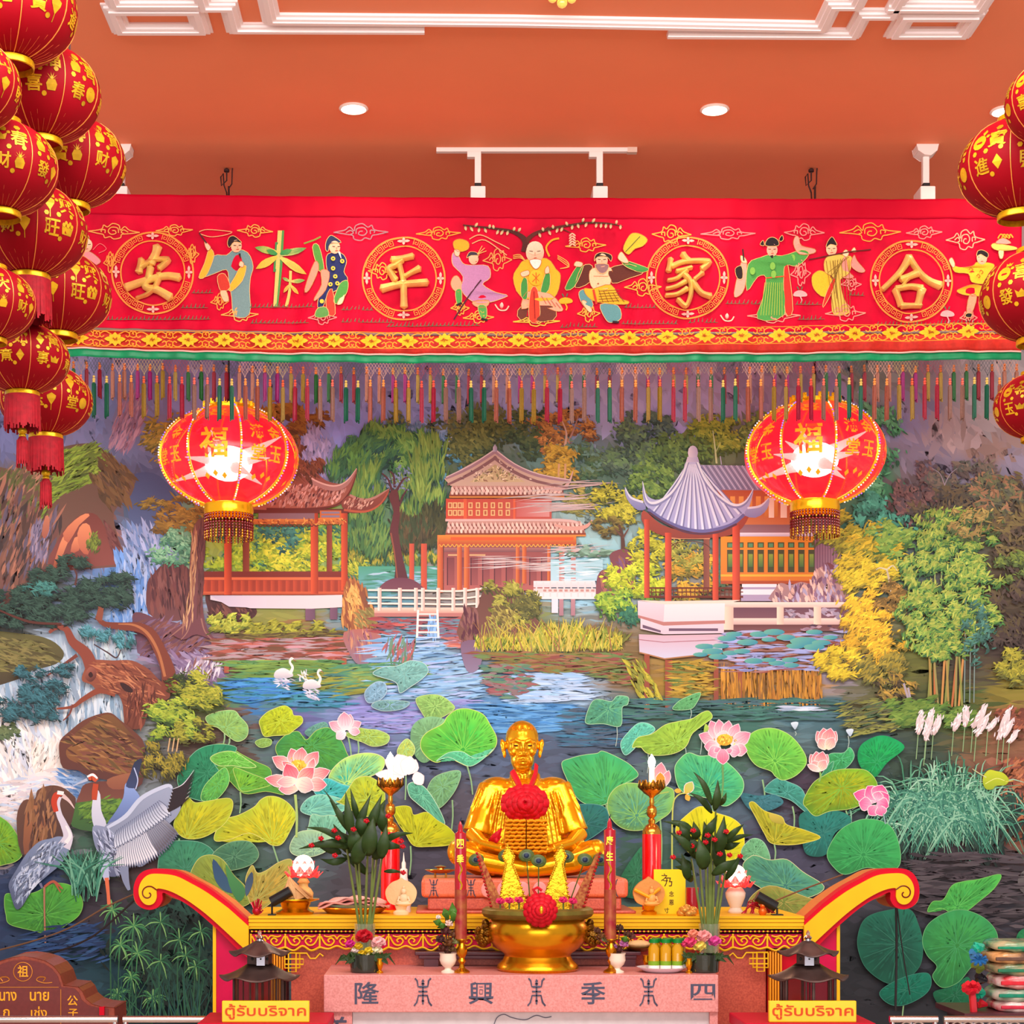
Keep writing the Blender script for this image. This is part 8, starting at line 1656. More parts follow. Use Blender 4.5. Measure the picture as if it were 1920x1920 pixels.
# ------------------------------------------------------------------ brass urn and what stands in it
def at(px, z, d, name, label, cat, group=None): return thing(name, label, cat, tf(px, z, d), group)
UD = 8.93
u = at(1008, ZS, UD, 'incense_urn', 'large round brass incense urn in the middle of the granite shelf', 'urn')
turn(MB(), 1008, ZS, UD, [(0, 0), (73, 0), (77, 5), (75, 12), (66, 20), (62, 28), (64, 33), (80, 44), (92, 58), (96, 72), (95, 84), (89, 95), (84, 100), (0, 100)], 56).build('bowl', brass, u, True)
turn(MB(), 1008, ZS, UD, [(80, 98), (92, 98), (101, 102), (105, 108), (104, 115), (98, 119), (90, 119), (84, 112), (80, 104)], 56).build('rim', mat('green_bronze', '8a7a34', .4, metal=.6, var=.35, vs=14), u, True)
for s_ in (-1, 1):
 m = MB(); c = tf(1008, ZS, UD); k = M(1, UD)
 for x, z, r in ((97, 80, 10), (104, 72, 11), (108, 62, 10), (103, 52, 9), (96, 60, 11), (112, 72, 7), (98, 90, 7)): m.ell(c + Vector((s_ * x * k, -.02, z * k)), r * k, 12, 8)
 for q in range(14): m.ell(c + Vector((s_ * R.uniform(94, 114) * k, -.05, R.uniform(48, 88) * k)), 4.5 * k, 8, 6)
 m.build('lion_handle', brassd, u, True)
turn(MB(), 1008, ZS, UD, [(0, 108), (84, 108), (84, 106), (0, 106)], 30).build('ash_bed', mat('ash', '8a7a70', .9, bump=.5, vs=60), u)
redc = mat('red_cloth_petal', 'd40420', .6, var=.25, vs=40);
def rosette(name, label, px, py, d, r, nl, parent=None, tall=1.0):
 t = thing(name, label, 'flower', P(px, py, d)); k = M(1, d); m = MB()
 for ring in range(nl):
  n = 13 - ring * 2; rr = r * (1 - ring * .22)
  for j in range(n):
   a = 2 * math.pi * (j + ring * .5) / n; q = [Vector((math.cos(a) * rr * u_ * k, -(.01 + ring * .012 + .012 * math.sin(u_ * 3)), math.sin(a) * rr * u_ * k * tall)) for u_ in (.05, .4, .75, 1)]
   m.leaf([p + P(px, py, d) for p in q], [.12 * r * k, .27 * r * k, .31 * r * k, .16 * r * k], fold=-.3)
 m.build('petals', redc, t, True, solid=.002); return t
t = rosette('red_flower', 'big red cloth flower pinned on the front of the brass urn', 1013, 1706, 8.652, 33, 4)
MB().ell(P(1015, 1706, 8.6), (M(4, 8.7), .012, M(8, 8.7)), 14, 8).build('gold_heart', goldp, t, True)
m = MB(); m.tube([P(x, y, 8.645) for x, y in ((1005, 1676), (1000, 1668), (1008, 1664), (1016, 1670))], M(3, 8.8), 6); m.build('ribbon_loop', redc, t, True)
foil = mat('gold_foil', 'fcc82c', .22, metal=.85, bump=.6, vs=55, var=.2)
zA = ZS + 108 * M(1, UD)
for px, lean, l in ((964, -2, 'gold foil spire offering standing left of centre in the brass urn'), (1040, 2, 'gold foil spire offering standing right of centre in the brass urn')):
 d = 8.96; t = at(px, zA, d, 'foil_spire', l, 'offering', 'gold foil spires in the urn'); k = M(1, d)
 m = MB(); b = [(-30, 0), (30, 0), (15, 62), (6, 92), (11, 106), (0, 126), (-11, 106), (-6, 92), (-15, 62)]
 o = [tf(px, zA, d) + Vector(((x + lean * y / 20) * k, 0, y * k)) for x, y in b]; m.slab(o, [p + Vector((0, .03, 0)) for p in o])
 m.build('foil_sheet', foil, t, bevel=.004)
 m = MB()
 for e in range(0, 9):
  a, c = o[e], o[(e + 1) % 9]; n = 8 if e in (1, 2, 7, 8) else 4
  for q in range(n): m.ell(a.lerp(c, q / n) + Vector((0, -.006, 0)), 2.4 * k, 8, 6)
 m.build('foil_edging', goldp, t, True)
for px, x1, s_, l in ((937, 897, -1, 'red and gold beaded stick leaning left out of the urn'), (1078, 1122, 1, 'red and gold beaded stick leaning right out of the urn')):
 d = 8.92; t = at(px, zA, d, 'beaded_stick', l, 'offering', 'beaded sticks in the urn'); m, m2 = MB(), MB(); a, b = tf(px, zA, d), P(x1, 1600, d); k = M(1, d)
 o = [a + Vector((-14 * k, 0, 0)), a + Vector((14 * k, 0, 0)), b + Vector((3 * k, 0, 0)), b - Vector((3 * k, 0, 0))]; m.slab(o, [p + Vector((0, .02, 0)) for p in o]); m.build('brocade_strip', mat('brocade', 'b8783c', .5, metal=.3, col2='8a2018', vs=60), t)
 for q in range(18): m2.ell(a.lerp(b, q / 17) + Vector((s_ * (13 - 10 * q / 17) * k, -.012, 0)), 2.8 * k, 8, 6)
 m2.build('red_beads', mat('red_bead', 'a81c1c', .3), t, True)
fe, fe2 = mat('peacock_barb', '5a6a2c', .5, var=.4, vs=50), mat('peacock_eye', '1c2a4a', .3)
fe3 = mat('peacock_ring', '566a58', .4)
for i, (px, py) in enumerate(((893, 1612), (948, 1604), (987, 1604), (1010, 1614), (1062, 1606), (1097, 1612), (1126, 1612))):
 d = 9.04; wh = ['at the far left', 'left of the left foil spire', 'just right of the left foil spire', 'in the centre', 'right of the right foil spire', 'beside the right beaded stick', 'at the far right, touching the right candle']
 t = thing('peacock_feather', 'peacock feather in the urn, ' + wh[i], 'feather', P(px, py, d), 'peacock feathers in the urn'); a = tf(1008 + (px - 1008) * .6, zA, d); k = M(1, d)
 MB().tube([a, P(px, py, d)], 1.2 * k, 5).build('quill', fe, t)
 m = MB(); m.ell(P(px, py, d), (15 * k, .006, 12 * k), 18, 8, Matrix.Rotation(R.uniform(-.5, .5), 3, 'Y')); m.build('barbs', fe, t, True)
 MB().ell(P(px, py, d - .006), (9 * k, .004, 7 * k), 14, 8).build('eye_ring', fe3, t, True); MB().ell(P(px, py, d - .011), (5 * k, .003, 4.5 * k), 12, 8).build('eye', fe2, t, True)
def bloom(m, c, r, n=16, flat=.8):
 for j in range(n):
  b = math.acos(1 - 1.5 * (j + .5) / n); a = j * 2.4
  dr = Vector((math.sin(b) * math.cos(a), math.sin(b) * math.sin(a), math.cos(b) * flat)); s = dr.orthogonal().normalized() * r * .42; s2 = dr.cross(s)
  m.leaf([c + dr * r * .3, c + dr * r * .75, c + dr * r + s * .1], [r * .2, r * .42, r * .16], nrm=tuple(s2.normalized()), fold=.5)
 m.ell(c, r * .62, 10, 8)
pk = mat('pink_petal', 'e82c6c', .6, var=.3, vs=60)
for px, py, wh in ((938, 1690, 'leftmost'), (955, 1689, 'second from the left'), (973, 1688, 'left of the red cloth flower'), (1056, 1688, 'right of the red cloth flower'), (1074, 1690, 'rightmost')):
 d = 8.84; t = thing('pink_flower', 'small bright pink flower along the urn rim, ' + wh, 'flower', P(px, py, d), 'pink flowers along the urn rim'); m = MB(); bloom(m, P(px, py, d), M(9, d), 14); m.build('petals', pk, t, True)
 MB().tube([P(px, py + 4, d), tf(px, zA - .02, d)], M(1.6, d), 5).build('stem', fe, t)
# ------------------------------------------------------------------ dragon candles on brass sticks
cred = mat('candle_red', 'b00822', .22, coat=.5); cmag = mat('candle_gilt_swirls', '98202c', .35, metal=.2, col2='a85c34', vs=22)
for px, top, ch, l in ((863, 1546, '四季', 'tall red candle with gold characters left of the urn'), (1143, 1540, '康生', 'tall red candle with gold characters right of the urn')):
 d = 8.8; k = M(1, d); s = at(px + 3, ZS, d, 'candlestick', 'turned brass candlestick under the red candle ' + ('left' if px < 1000 else 'right') + ' of the urn', 'candlestick', 'brass candlesticks')
 turn(MB(), px + 3, ZS, d, [(0, 0), (15, 0), (15, 3), (6, 9), (4, 16), (8, 22), (5, 28), (10, 36), (11, 44), (7, 50), (5, 56), (12, 62), (12, 64), (0, 64)], 24).build('stick', mat('dark_brass', 'c8861c', .22, metal=.9), s, True)
 z0 = ZS + 64 * k; H = (P(0, top, d).z - z0) / k; c = at(px, z0, d, 'red_candle', l, 'candle', 'tall red candles')
 turn(MB(), px + 1, z0, d, [(0, 0), (11.5, 0), (11.5, 92), (0, 92)], 26).build('patterned_sleeve', cmag, c, True)
 turn(MB(), px + .5, z0 + 92 * k, d, [(0, 0), (11, 0), (11, H - 108), (0, H - 108)], 26).build('wax_body', cred, c, True)
 turn(MB(), px, z0 + (H - 16) * k, d, [(9, 0), (5, 3), (4, 14), (1, 22)], 16).build('tip', cred, c, True)
 MB().tube([tf(px, z0 + (H + 5) * k, d), tf(px + 2, z0 + (H + 13) * k, d)], .8 * k, 5).build('wick', fe2, c)
 m = MB()
 for q in range(2): put_text(m, ch[q], px, top + 36 + q * 29, 13, 17, d - 11.6 * k, .02, .0015)
 m.build('gold_characters', goldp, c)
 m = MB(); m.tube([tf(px + 3 * math.sin(q * .9), z0 + (92 + q * 4.4) * k, d - 11.3 * k) for q in range(13)], 1.6 * k, 5); m.build('gilt_line', goldp, c)
# ------------------------------------------------------------------ vases and flowers
leafm = mat('dark_leaf', '2c4418', .45, var=.3, vs=20); stemm = mat('green_stem', '6a7a3a', .4, var=.2, vs=20); fresh = mat('fresh_leaf', '4a7a28', .45, var=.3, vs=20)
glass = mat('clear_glass', 'f4f8f4', .03, trans=.9, alpha=.5); dkglass = mat('dark_water_glass', '30342c', .05, coat=.6, alpha=.85)
porc = mat('ivory_porcelain', 'ecdcc8', .3); berry = mat('red_berry', 'c01424', .4)
PETM = {}
def petm(c):
 return mat('carnation_' + c, c, .6, var=.25, vs=60)
def bouquet(px, label, fl, lv):
 d = 8.83; k = M(1, d); v = at(px, ZS, d, 'glass_vase', 'low dark glass vase holding mixed carnations ' + label, 'vase', 'low glass flower vases')
 turn(MB(), px, ZS, d, [(0, 0), (26, 0), (28, 2), (30, 34), (28.5, 34), (27, 4), (0, 4)], 28).build('glass', dkglass, v, True)
 b = at(px, ZS + 20 * k, d, 'carnation_bouquet', 'bunch of carnations in the low glass vase ' + label, 'flowers', 'carnation bouquets')
 for x, y, r, c in fl:
  m = MB(); bloom(m, P(x, y, d - .02), r * k, 26, .9); m.build('blossom', petm(c), b, True)
 m = MB()
 for i in range(lv):
  a = R.uniform(-1, 1); x = px + a * 26; p0 = P(x, 1802, d - .03); m.leaf([p0, p0 + Vector((a * 12 * k, -.03, R.uniform(4, 14) * k)), p0 + Vector((a * 26 * k, -.03, R.uniform(-6, 20) * k))], [2 * k, 5 * k, .5 * k])
 for s_ in (-1, 1):
  p0 = P(px + s_ * 22, 1795, d); m.leaf([p0, p0 + Vector((s_ * 22 * k, 0, 2 * k)), p0 + Vector((s_ * 34 * k, 0, -14 * k))], [1.5 * k, 3 * k, .4 * k])
 m.build('leaves', leafm, b, solid=.001)
bouquet(685, 'left of the urn', [(683, 1757, 17, 'c01024'), (710, 1768, 14, 'f4b8b8'), (657, 1771, 10, 'd82c8c'), (672, 1775, 9, 'e8c020'), (692, 1784, 10, 'e8c828'), (679, 1789, 9, 'e8c020'), (707, 1783, 11, 'f8ecc8'), (693, 1791, 9, 'f8f0d0'), (666, 1783, 8, 'f8e0d8')], 34)
bouquet(1320, 'right of the urn', [(1320, 1757, 15, 'f0a0a0'), (1294, 1768, 13, 'e8487c'), (1340, 1766, 13, 'e050a0'), (1312, 1775, 13, 'f0d868'), (1300, 1752, 11, 'f09478'), (1283, 1771, 8, 'e8487c')], 34)
def bamboo(px, top, label, lvs, bers, stems):
 d = 9.06; k = M(1, d); v = at(px, ZS, d, 'tall_vase', 'tall clear glass cylinder vase ' + label, 'vase', 'tall glass vases')
 turn(MB(), px, ZS, d, [(0, 0), (17, 0), (18, 2), (20, 84), (18.8, 84), (17, 4), (0, 4)], 26).build('glass', glass, v, True)
 b = at(px, ZS + 4 * k, d, 'foliage_arrangement', 'upright dark green foliage with red berries ' + label, 'plant', 'tall foliage arrangements')
 for x0, x1, y1 in stems:
  MB().tube([tf(px + (x0 - px) * .5, ZS + 5 * k, d), P(x0, 1740, d), P((x0 + x1) / 2, (1740 + y1) / 2, d), P(x1, y1, d)], [2.4 * k, 2.6 * k, 2.4 * k, 1.6 * k], 8).build('stem', stemm, b, True)
 for x0, y0, x1, y1, w_, bend in lvs:
  dd = d - R.uniform(-.07, .1); a, e = P(x0, y0, dd), P(x1, y1, dd); q = a.lerp(e, .5) + Vector((0, -.03, bend * k))
  MB().leaf(catmull([a, q, e], 4, False), [w_ * k * f_ for f_ in (.25, .6, .9, 1, .9, .65, .4, .18, .03)], fold=.3).build('leaf', leafm, b, True, solid=.0012)
 for x, y in bers:
  m = MB(); bloom(m, P(x, y, d - .1), 6 * k, 12, 1); m.build('berry_head', berry, b, True)
lv = [(660, 1570, 648, 1485, 9, 0), (655, 1560, 618, 1500, 7, 4), (668, 1560, 695, 1490, 8, 0), (672, 1540, 657, 1478, 6, 0), (650, 1550, 605, 1478, 3, 6), (700, 1550, 722, 1500, 10, 0), (690, 1560, 716, 1490, 9, 0), (650, 1580, 572, 1551, 6, 8), (645, 1585, 560, 1592, 7, 6), (655, 1590, 590, 1585, 8, 8), (650, 1610, 600, 1610, 7, -6), (640, 1600, 585, 1580, 9, 2), (715, 1580, 775, 1562, 6, 6), (710, 1585, 760, 1590, 8, 2), (725, 1575, 748, 1562, 6, 2), (670, 1600, 660, 1545, 14, 0), (690, 1605, 700, 1530, 15, 0), (680, 1610, 640, 1560, 13, 3), (700, 1610, 735, 1575, 12, 3), (665, 1620, 690, 1555, 14, 0), (720, 1560, 712, 1505, 10, 0), (680, 1575, 675, 1520, 12, 0), (715, 1610, 725, 1545, 11, 0), (690, 1640, 640, 1600, 8, 4), (720, 1634, 757, 1636, 4, 2), (655, 1600, 625, 1545, 10, 2)]
be = [(687, 1540), (663, 1556), (627, 1558), (634, 1572), (602, 1573), (584, 1586), (728, 1531), (752, 1578), (755, 1588), (628, 1605), (756, 1637)]
bamboo(684, 1480, 'left of the urn', lv, be, [(674, 650, 1590), (680, 662, 1580), (684, 690, 1580), (690, 710, 1580), (696, 722, 1570), (678, 672, 1600), (694, 700, 1590)])
lv = [(1340, 1520, 1346, 1462, 8, 0), (1335, 1510, 1300, 1447, 6, 8), (1350, 1510, 1362, 1486, 5, 0), (1335, 1525, 1292, 1486, 6, 6), (1310, 1570, 1242, 1540, 6, 8), (1300, 1560, 1258, 1538, 6, 4), (1290, 1580, 1272, 1540, 9, 0), (1305, 1575, 1300, 1540, 9, 0), (1320, 1570, 1345, 1528, 9, 0), (1360, 1575, 1395, 1545, 6, 2), (1360, 1580, 1412, 1565, 5, 4), (1355, 1590, 1388, 1580, 7, 0), (1300, 1600, 1255, 1560, 8, 4), (1330, 1600, 1320, 1540, 13, 0), (1345, 1600, 1358, 1530, 12, 0), (1310, 1610, 1285, 1560, 13, 0), (1335, 1640, 1385, 1610, 9, 2), (1300, 1630, 1262, 1608, 8, 2), (1320, 1630, 1310, 1570, 14, 0), (1350, 1630, 1340, 1560, 13, 0), (1300, 1650, 1280, 1640, 7, 0), (1295, 1620, 1265, 1625, 7, -4), (1290, 1650, 1278, 1600, 9, 0), (1360, 1650, 1390, 1600, 7, 2)]
be = [(1273, 1562), (1300, 1558), (1362, 1560), (1327, 1567), (1323, 1580), (1280, 1582), (1297, 1587), (1322, 1600), (1350, 1602), (1388, 1606), (1310, 1595), (1368, 1604), (1262, 1608), (1340, 1575)]
bamboo(1330, 1465, 'right of the urn', lv, be, [(1318, 1296, 1610), (1322, 1310, 1600), (1327, 1322, 1590), (1332, 1335, 1540), (1336, 1342, 1520), (1340, 1355, 1600), (1343, 1362, 1620), (1330, 1330, 1600)])
dry = mat('dried_flower', '5a3428', .8, var=.4, vs=40)
def dryvase(px, label, bl, lv):
 d = 8.8; k = M(1, d); v = at(px, ZS, d, 'urn_vase', 'small ivory footed vase ' + label, 'vase', 'ivory footed vases')
 turn(MB(), px, ZS, d, [(0, 0), (13, 0), (13, 3), (7, 6), (6, 9), (13, 16), (16, 24), (15, 33), (16.5, 37), (14.5, 37), (13, 24), (0, 14)], 28).build('body', porc, v, True)
 b = at(px, ZS + 30 * k, d, 'dried_bouquet', 'half-dried flowers in the ivory vase ' + label, 'flowers', 'half-dried bouquets')
 for x, y, r, c in bl:
  m = MB(); bloom(m, P(x, y, d), r * k, 14, 1); m.build('blossom', petm(c), b, True); MB().tube([P(px, 1795, d), P(x, y, d)], 1.1 * k, 5).build('stem', dry, b)
 m = MB()
 for x0, y0, x1, y1, w_ in lv: m.leaf([P(x0, y0, d), P((x0 + x1) / 2, (y0 + y1) / 2 - 2, d - .02), P(x1, y1, d)], [2 * k, w_ * k, .5 * k])
 m.build('leaves', fresh, b, True, solid=.001)
dryvase(840, 'left of the urn', [(835, 1745, 10, '5a2c2c'), (850, 1752, 9, '6a4028'), (826, 1762, 10, '4a2828'), (842, 1768, 11, '70401c'), (855, 1765, 9, '8a8a58'), (830, 1778, 9, '58281c'), (848, 1780, 8, '6a4828'), (822, 1720, 5, 'f4e8e0'), (842, 1732, 8, 'ecc8bc'), (835, 1713, 5, 'f8f0e8'), (858, 1742, 7, '4a3020')], [(830, 1735, 812, 1727, 7), (840, 1725, 832, 1703, 8), (846, 1730, 862, 1700, 9), (838, 1735, 820, 1740, 6), (850, 1728, 848, 1692, 8)])
dryvase(1157, 'right of the urn', [(1138, 1760, 12, '6a6a44'), (1162, 1740, 8, '4a2c20'), (1176, 1752, 8, '58301f'), (1150, 1775, 8, 'a05a98'), (1170, 1770, 9, 'b868a0'), (1185, 1756, 8, '6a3830'), (1160, 1780, 8, '5a2828'), (1128, 1755, 8, '7a4c28'), (1148, 1748, 7, '58281c'), (1112, 1752, 6, 'a87828'), (1120, 1745, 7, '5a3424')], [(1150, 1765, 1140, 1750, 7), (1165, 1760, 1180, 1765, 6)])
cup = MB()
turn(cup, 712, ZS, 8.78, [(0, 0), (7, 0), (7, 2), (3, 6), (5, 10), (7, 18), (6, 24), (7, 28), (0, 28)], 16)
c0 = cup.build('brass_cup', brass, None, True); tag(c0, 'small brass stemmed cup beside the carnation vase left of the urn', 'cup', 'small brass cups');
me0 = c0.data; off = tf(712, ZS, 8.78)
for v in me0.vertices: v.co -= off
c0.location = off
for px, l in ((1212, 'small brass stemmed cup behind the plate of oil bottles'), (1292, 'small brass stemmed cup between oil bottles and right carnation vase')):
 c = c0.copy(); COL.objects.link(c); c.location = tf(px, ZS, 8.78 if px > 1250 else 8.98); c['label'] = l
# plate of oil bottles
d = 8.84; k = M(1, d); t = at(1241, ZS, d, 'plate', 'white oval plate under the small oil bottles', 'plate'); turn(MB(), 1241, ZS, d, [(0, 2), (30, 0), (36, 3), (46, 9), (47, 10), (36, 6), (0, 5)], 36).build('dish', mat('white_china', 'e8e4f0', .2), t, True)
oil = mat('amber_oil', 'c8900c', .08, coat=.6); capg = mat('green_cap', '0c7a2c', .4); lab = mat('white_label', 'f4e8e0', .5); labg = mat('green_label', '7aa020', .5)
bt = at(1226, ZS + 6 * k, d, 'oil_bottle', '', 'bottle', 'oil bottles on the white plate'); z0 = ZS + 6 * k
turn(MB(), 1226, z0, d, [(0, 0), (10, 0), (10.5, 2), (10.5, 40), (7, 46), (7, 50), (0, 50)], 18).build('oil', oil, bt, True); turn(MB(), 1226, z0, d, [(0, 50), (9.5, 50), (9.5, 57), (0, 57)], 18).build('green_cap', capg, bt, True); lb = turn(MB(), 1226, z0, d, [(10.7, 1), (10.7, 16)], 18).build('label_band', lab, bt, True); turn(MB(), 1226, z0, d, [(10.9, 8), (10.9, 16)], 18).build('green_print', labg, lb, True)
for i, (x, dd, l) in enumerate(((1226, d - .03, 'front left oil bottle on the white plate'), (1248, d - .03, 'front middle oil bottle on the white plate'), (1270, d - .03, 'front right oil bottle on the white plate'), (1231, d + .04, 'rear left oil bottle on the white plate'), (1253, d + .04, 'rear middle oil bottle on the white plate'), (1275, d + .04, 'rear right oil bottle on the white plate'))):
 if i == 0: bt['label'] = l; bt.location = tf(x, z0, dd)
 else: dup(bt, tf(x, z0, dd), l)
ZL = P(0, 1783, 9.2).z
t = at(1198, ZL, 9.19, 'bread_offering', 'cream coloured bun on a brown dish between urn and oil bottles', 'food'); turn(MB(), 1198, ZL, 9.19, [(0, 0), (15, 0), (24, 7), (0, 7)], 24).build('dish', brassd, t, True); MB().ell(tf(1198, ZL + .035, 9.19), (M(22, 9.19), .05, M(8, 9.19)), 20, 10).build('bun', mat('bun_crust', 'e8c088', .6, var=.2, vs=20), t, True)
# ------------------------------------------------------------------ on the painted table
bulb = mat('bulb_glow', 'ffffff', .4, emit=16, ecol='fff0d8')
def candle_lamp(px, top, label):
 d = 9.85; k = M(1, d); H = (P(0, top, d).z - ZT) / k; t = at(px, ZT, d, 'electric_candle', label, 'candle lamp', 'electric altar candles')
 f_ = lambda y: (P(0, top + y, d).z - ZT) / k
 turn(MB(), px, ZT, d, [(0, 0), (18, 0), (18, f_(148)), (0, f_(148))], 28).build('red_tube', mat('glossy_red', 'e80418', .15, coat=.6, spec=.5), t, True)
 turn(MB(), px, ZT, d, [(18, f_(148)), (18, f_(142)), (12, f_(132)), (6, f_(128)), (7, f_(122)), (4, f_(118)), (9, f_(113)), (10, f_(105)), (8, f_(97)), (4, f_(94)), (5, f_(88)), (4, f_(80)), (6, f_(77)), (14, f_(72)), (20, f_(66)), (22, f_(58)), (16, f_(55)), (0, f_(55))], 28).build('gold_stem', mat('warm_gold', 'd8983c', .2, metal=.9), t, True)
 m = MB(); c = tf(px, ZT, d)
 for r_ in range(2):
  for j in range(10):
   a = (j + r_ * .5) * .628; o = Vector((math.cos(a), math.sin(a), 0)); m.leaf([c + o * 13 * k + Vector((0, 0, f_(70) * k)), c + o * (22 + r_ * 2) * k + Vector((0, 0, f_(62 - r_ * 3) * k)), c + o * (20 + r_ * 4) * k + Vector((0, 0, f_(50 - r_ * 4) * k))], [4 * k, 7 * k, 1 * k], nrm=tuple(o), fold=.2)
 m.build('lotus_cup', brassd, t, True, solid=.002)
 turn(MB(), px, ZT, d, [(5, f_(56)), (5.5, f_(54)), (5, f_(25)), (6, f_(24)), (0, f_(22))], 16).build('candle_tube', mat('candle_ivory', 'fff0d8', .4, emit=.5, ecol='ffd8a0'), t, True)
 turn(MB(), px, ZT, d, [(4, f_(24)), (6, f_(19)), (7.5, f_(12)), (5, f_(5)), (2, f_(1)), (.3, f_(-2))], 16).build('bulb', bulb, t, True)
 l_ = bpy.data.lights.new('bulb_light', 'POINT'); l_.energy = 5 if px < 1000 else 2.2; l_.color = (1, .82, .55); l_.shadow_soft_size = .03
 o = bpy.data.objects.new('bulb_light', l_); o.parent = t; o.location = (0, -.06, f_(10) * k); COL.objects.link(o)
candle_lamp(732, 1412, 'tall red electric altar candle behind the left foliage'); candle_lamp(1222, 1416, 'tall red electric altar candle behind the yellow card')
lotg = mat('lotus_lamp_glow', 'fff4e8', .4, emit=5, ecol='ffe4c0'); lotp = mat('lotus_lamp_petal', 'f05060', .35, alpha=.75, emit=.45, ecol='f83a30')
def lotus_lamp(px, cy, label, hv, c):
 d = 9.5; k = M(1, d); t = at(px, ZT, d, 'lotus_lamp', label, 'lamp', 'lotus lamps'); H = (P(0, cy, d).z - ZT) / k
 turn(MB(), px, ZT, d, [(0, 0), (13, 0), (14, 3), (10, 10), (18, 30), (19, 38), (14, 46), (9, 50), (9, 55), (12, 58), (8, H - 24), (5, H - 20), (0, H - 20)], 28).build('vase_base', c, t, True)
 m = MB(); m.ell(tf(px, ZT + H * k, d), (20 * k, 20 * k, 21 * k), 20, 14); m.build('globe', lotg, t, True)
 m = MB(); o = tf(px, ZT + (H - 16) * k, d)
 for r_ in range(3):
  for j in range(9):
   a = (j + r_ * .5) * .698; e = Vector((math.cos(a), math.sin(a), 0)); s_ = (21, 29, 37)[r_]
   m.leaf([o + e * 4 * k, o + e * s_ * .7 * k + Vector((0, 0, (8 - r_ * 6) * k)), o + e * s_ * k + Vector((0, 0, (26 - r_ * 10) * k))], [4 * k, 11 * k, 1.5 * k], nrm=tuple(e), fold=.2)
 m.build('petals', lotp, t, True, solid=.0015)
 turn(MB(), px, ZT + (H - 24) * k, d, [(4, 0), (9, 4), (5, 8), (4, 9)], 16).build('brass_collar', brass, t, True)
 l_ = bpy.data.lights.new('lotus_light', 'POINT'); l_.energy = 3.2 if px < 900 else 1.6; l_.color = (1, .5, .3); l_.shadow_soft_size = .05
 q = bpy.data.objects.new('lotus_light', l_); q.parent = t; q.location = (0, .0, (H + 38) * k); COL.objects.link(q)
lotus_lamp(569, 1624, 'glowing pink lotus lamp at the left end of the altar table', 50, mat('cream_gold_vase', 'f0c878', .3, var=.2, vs=20)); lotus_lamp(1379, 1642, 'glowing red lotus lamp on a white vase at the right end of the altar table', 50, porc)
# spotlights lying on the table
for px, py, an, l in ((527, 1681, .52, 'black cylinder spotlight before the folded leaf cone on the left'), (1437, 1690, -.52, 'black cylinder spotlight at the right end of the altar table')):
 d = 9.3; k = M(1, d); t = at(px, ZT, d, 'table_spotlight', l, 'spotlight', 'black table spotlights'); c = P(px, py, d); a = Vector((math.cos(an), 0, math.sin(an)))
 MB().tube([c - a * 21 * k, c + a * 21 * k], 10 * k, 20).build('barrel', bm_, t, True); x = px - 17 if an > 0 else px + 20
 MB().tube([tf(x, ZT, d), P(x, py + (6 if an > 0 else 12), d)], 2 * k, 6).build('stand', bm_, t); MB().bb(tf(x - 8, ZT, d - .03), tf(x + 8, ZT + .006, d + .03)).build('foot', bm_, t)
d = 9.42; k = M(1, d); t = at(553, ZT, d, 'footed_tray', 'gold footed tray under the folded leaf cone on the left', 'tray'); turn(MB(), 553, ZT, d, [(0, 0), (34, 0), (36, 4), (24, 10), (28, 22), (46, 27), (46, 29), (0, 27)], 36).build('tray', brass, t, True)
t = at(553, ZT + 28 * k, d, 'leaf_cone', 'pale folded leaf cone lying on the gold footed tray', 'offering'); m = MB(); o = tf(553, ZT + 28 * k, d)
for j in range(7): a = -2.6 + j * .75; m.leaf([o + Vector((30 * k * math.cos(a), 22 * k * math.sin(a), 2 * k)), o + Vector((8 * k * math.cos(a) - 6 * k, 8 * k * math.sin(a), 24 * k)), o + Vector((-11 * k, 0, 42 * k))], [14 * k, 9 * k, 1 * k], nrm=(math.cos(a), math.sin(a), .5), fold=.15)
m.build('folded_leaves', mat('pale_leaf', 'f0bc80', .6, var=.2, vs=12), t, True, solid=.003)
m = MB(); o = tf(481, ZT, 9.3)
for j in range(20): m.tube([o, o + Vector((R.uniform(-11, 14) * k, R.uniform(-.03, .03), R.uniform(5, 32) * k))], 1.6 * k, 4)
m.ell(o + Vector((0, 0, 8 * k)), 8 * k, 10, 8); tag(m.build('tinsel_bunch', mat('red_tinsel', 'a81830', .25, metal=.4), None, True), 'bunch of dark red tinsel at the left corner of the altar table', 'decoration')
m = MB(); o = tf(1412, ZT, 9.36)
for j in range(12): m.tube(catmull([o + Vector((R.uniform(-22, 4) * k, 0, 2 * k)), o + Vector((R.uniform(-8, 14) * k, R.uniform(-.02, .02), R.uniform(14, 30) * k)), o + Vector((R.uniform(16, 44) * k, 0, 3 * k))], 4, False), 1.1 * k, 4)
tag(m.build('tinsel_bunch', mat('red_tinsel'), None, True), 'tangle of red wire beside the orange gourd at the right end of the altar table', 'decoration')
d = 9.5; k = M(1, d); t = at(664, ZT, d, 'napkin_tray', 'shallow gold tray under folded pink cloths', 'tray'); turn(MB(), 664, ZT, d, [(0, 0), (50, 0), (62, 10), (60, 12), (0, 8)], 36).build('tray', brass, t, True)
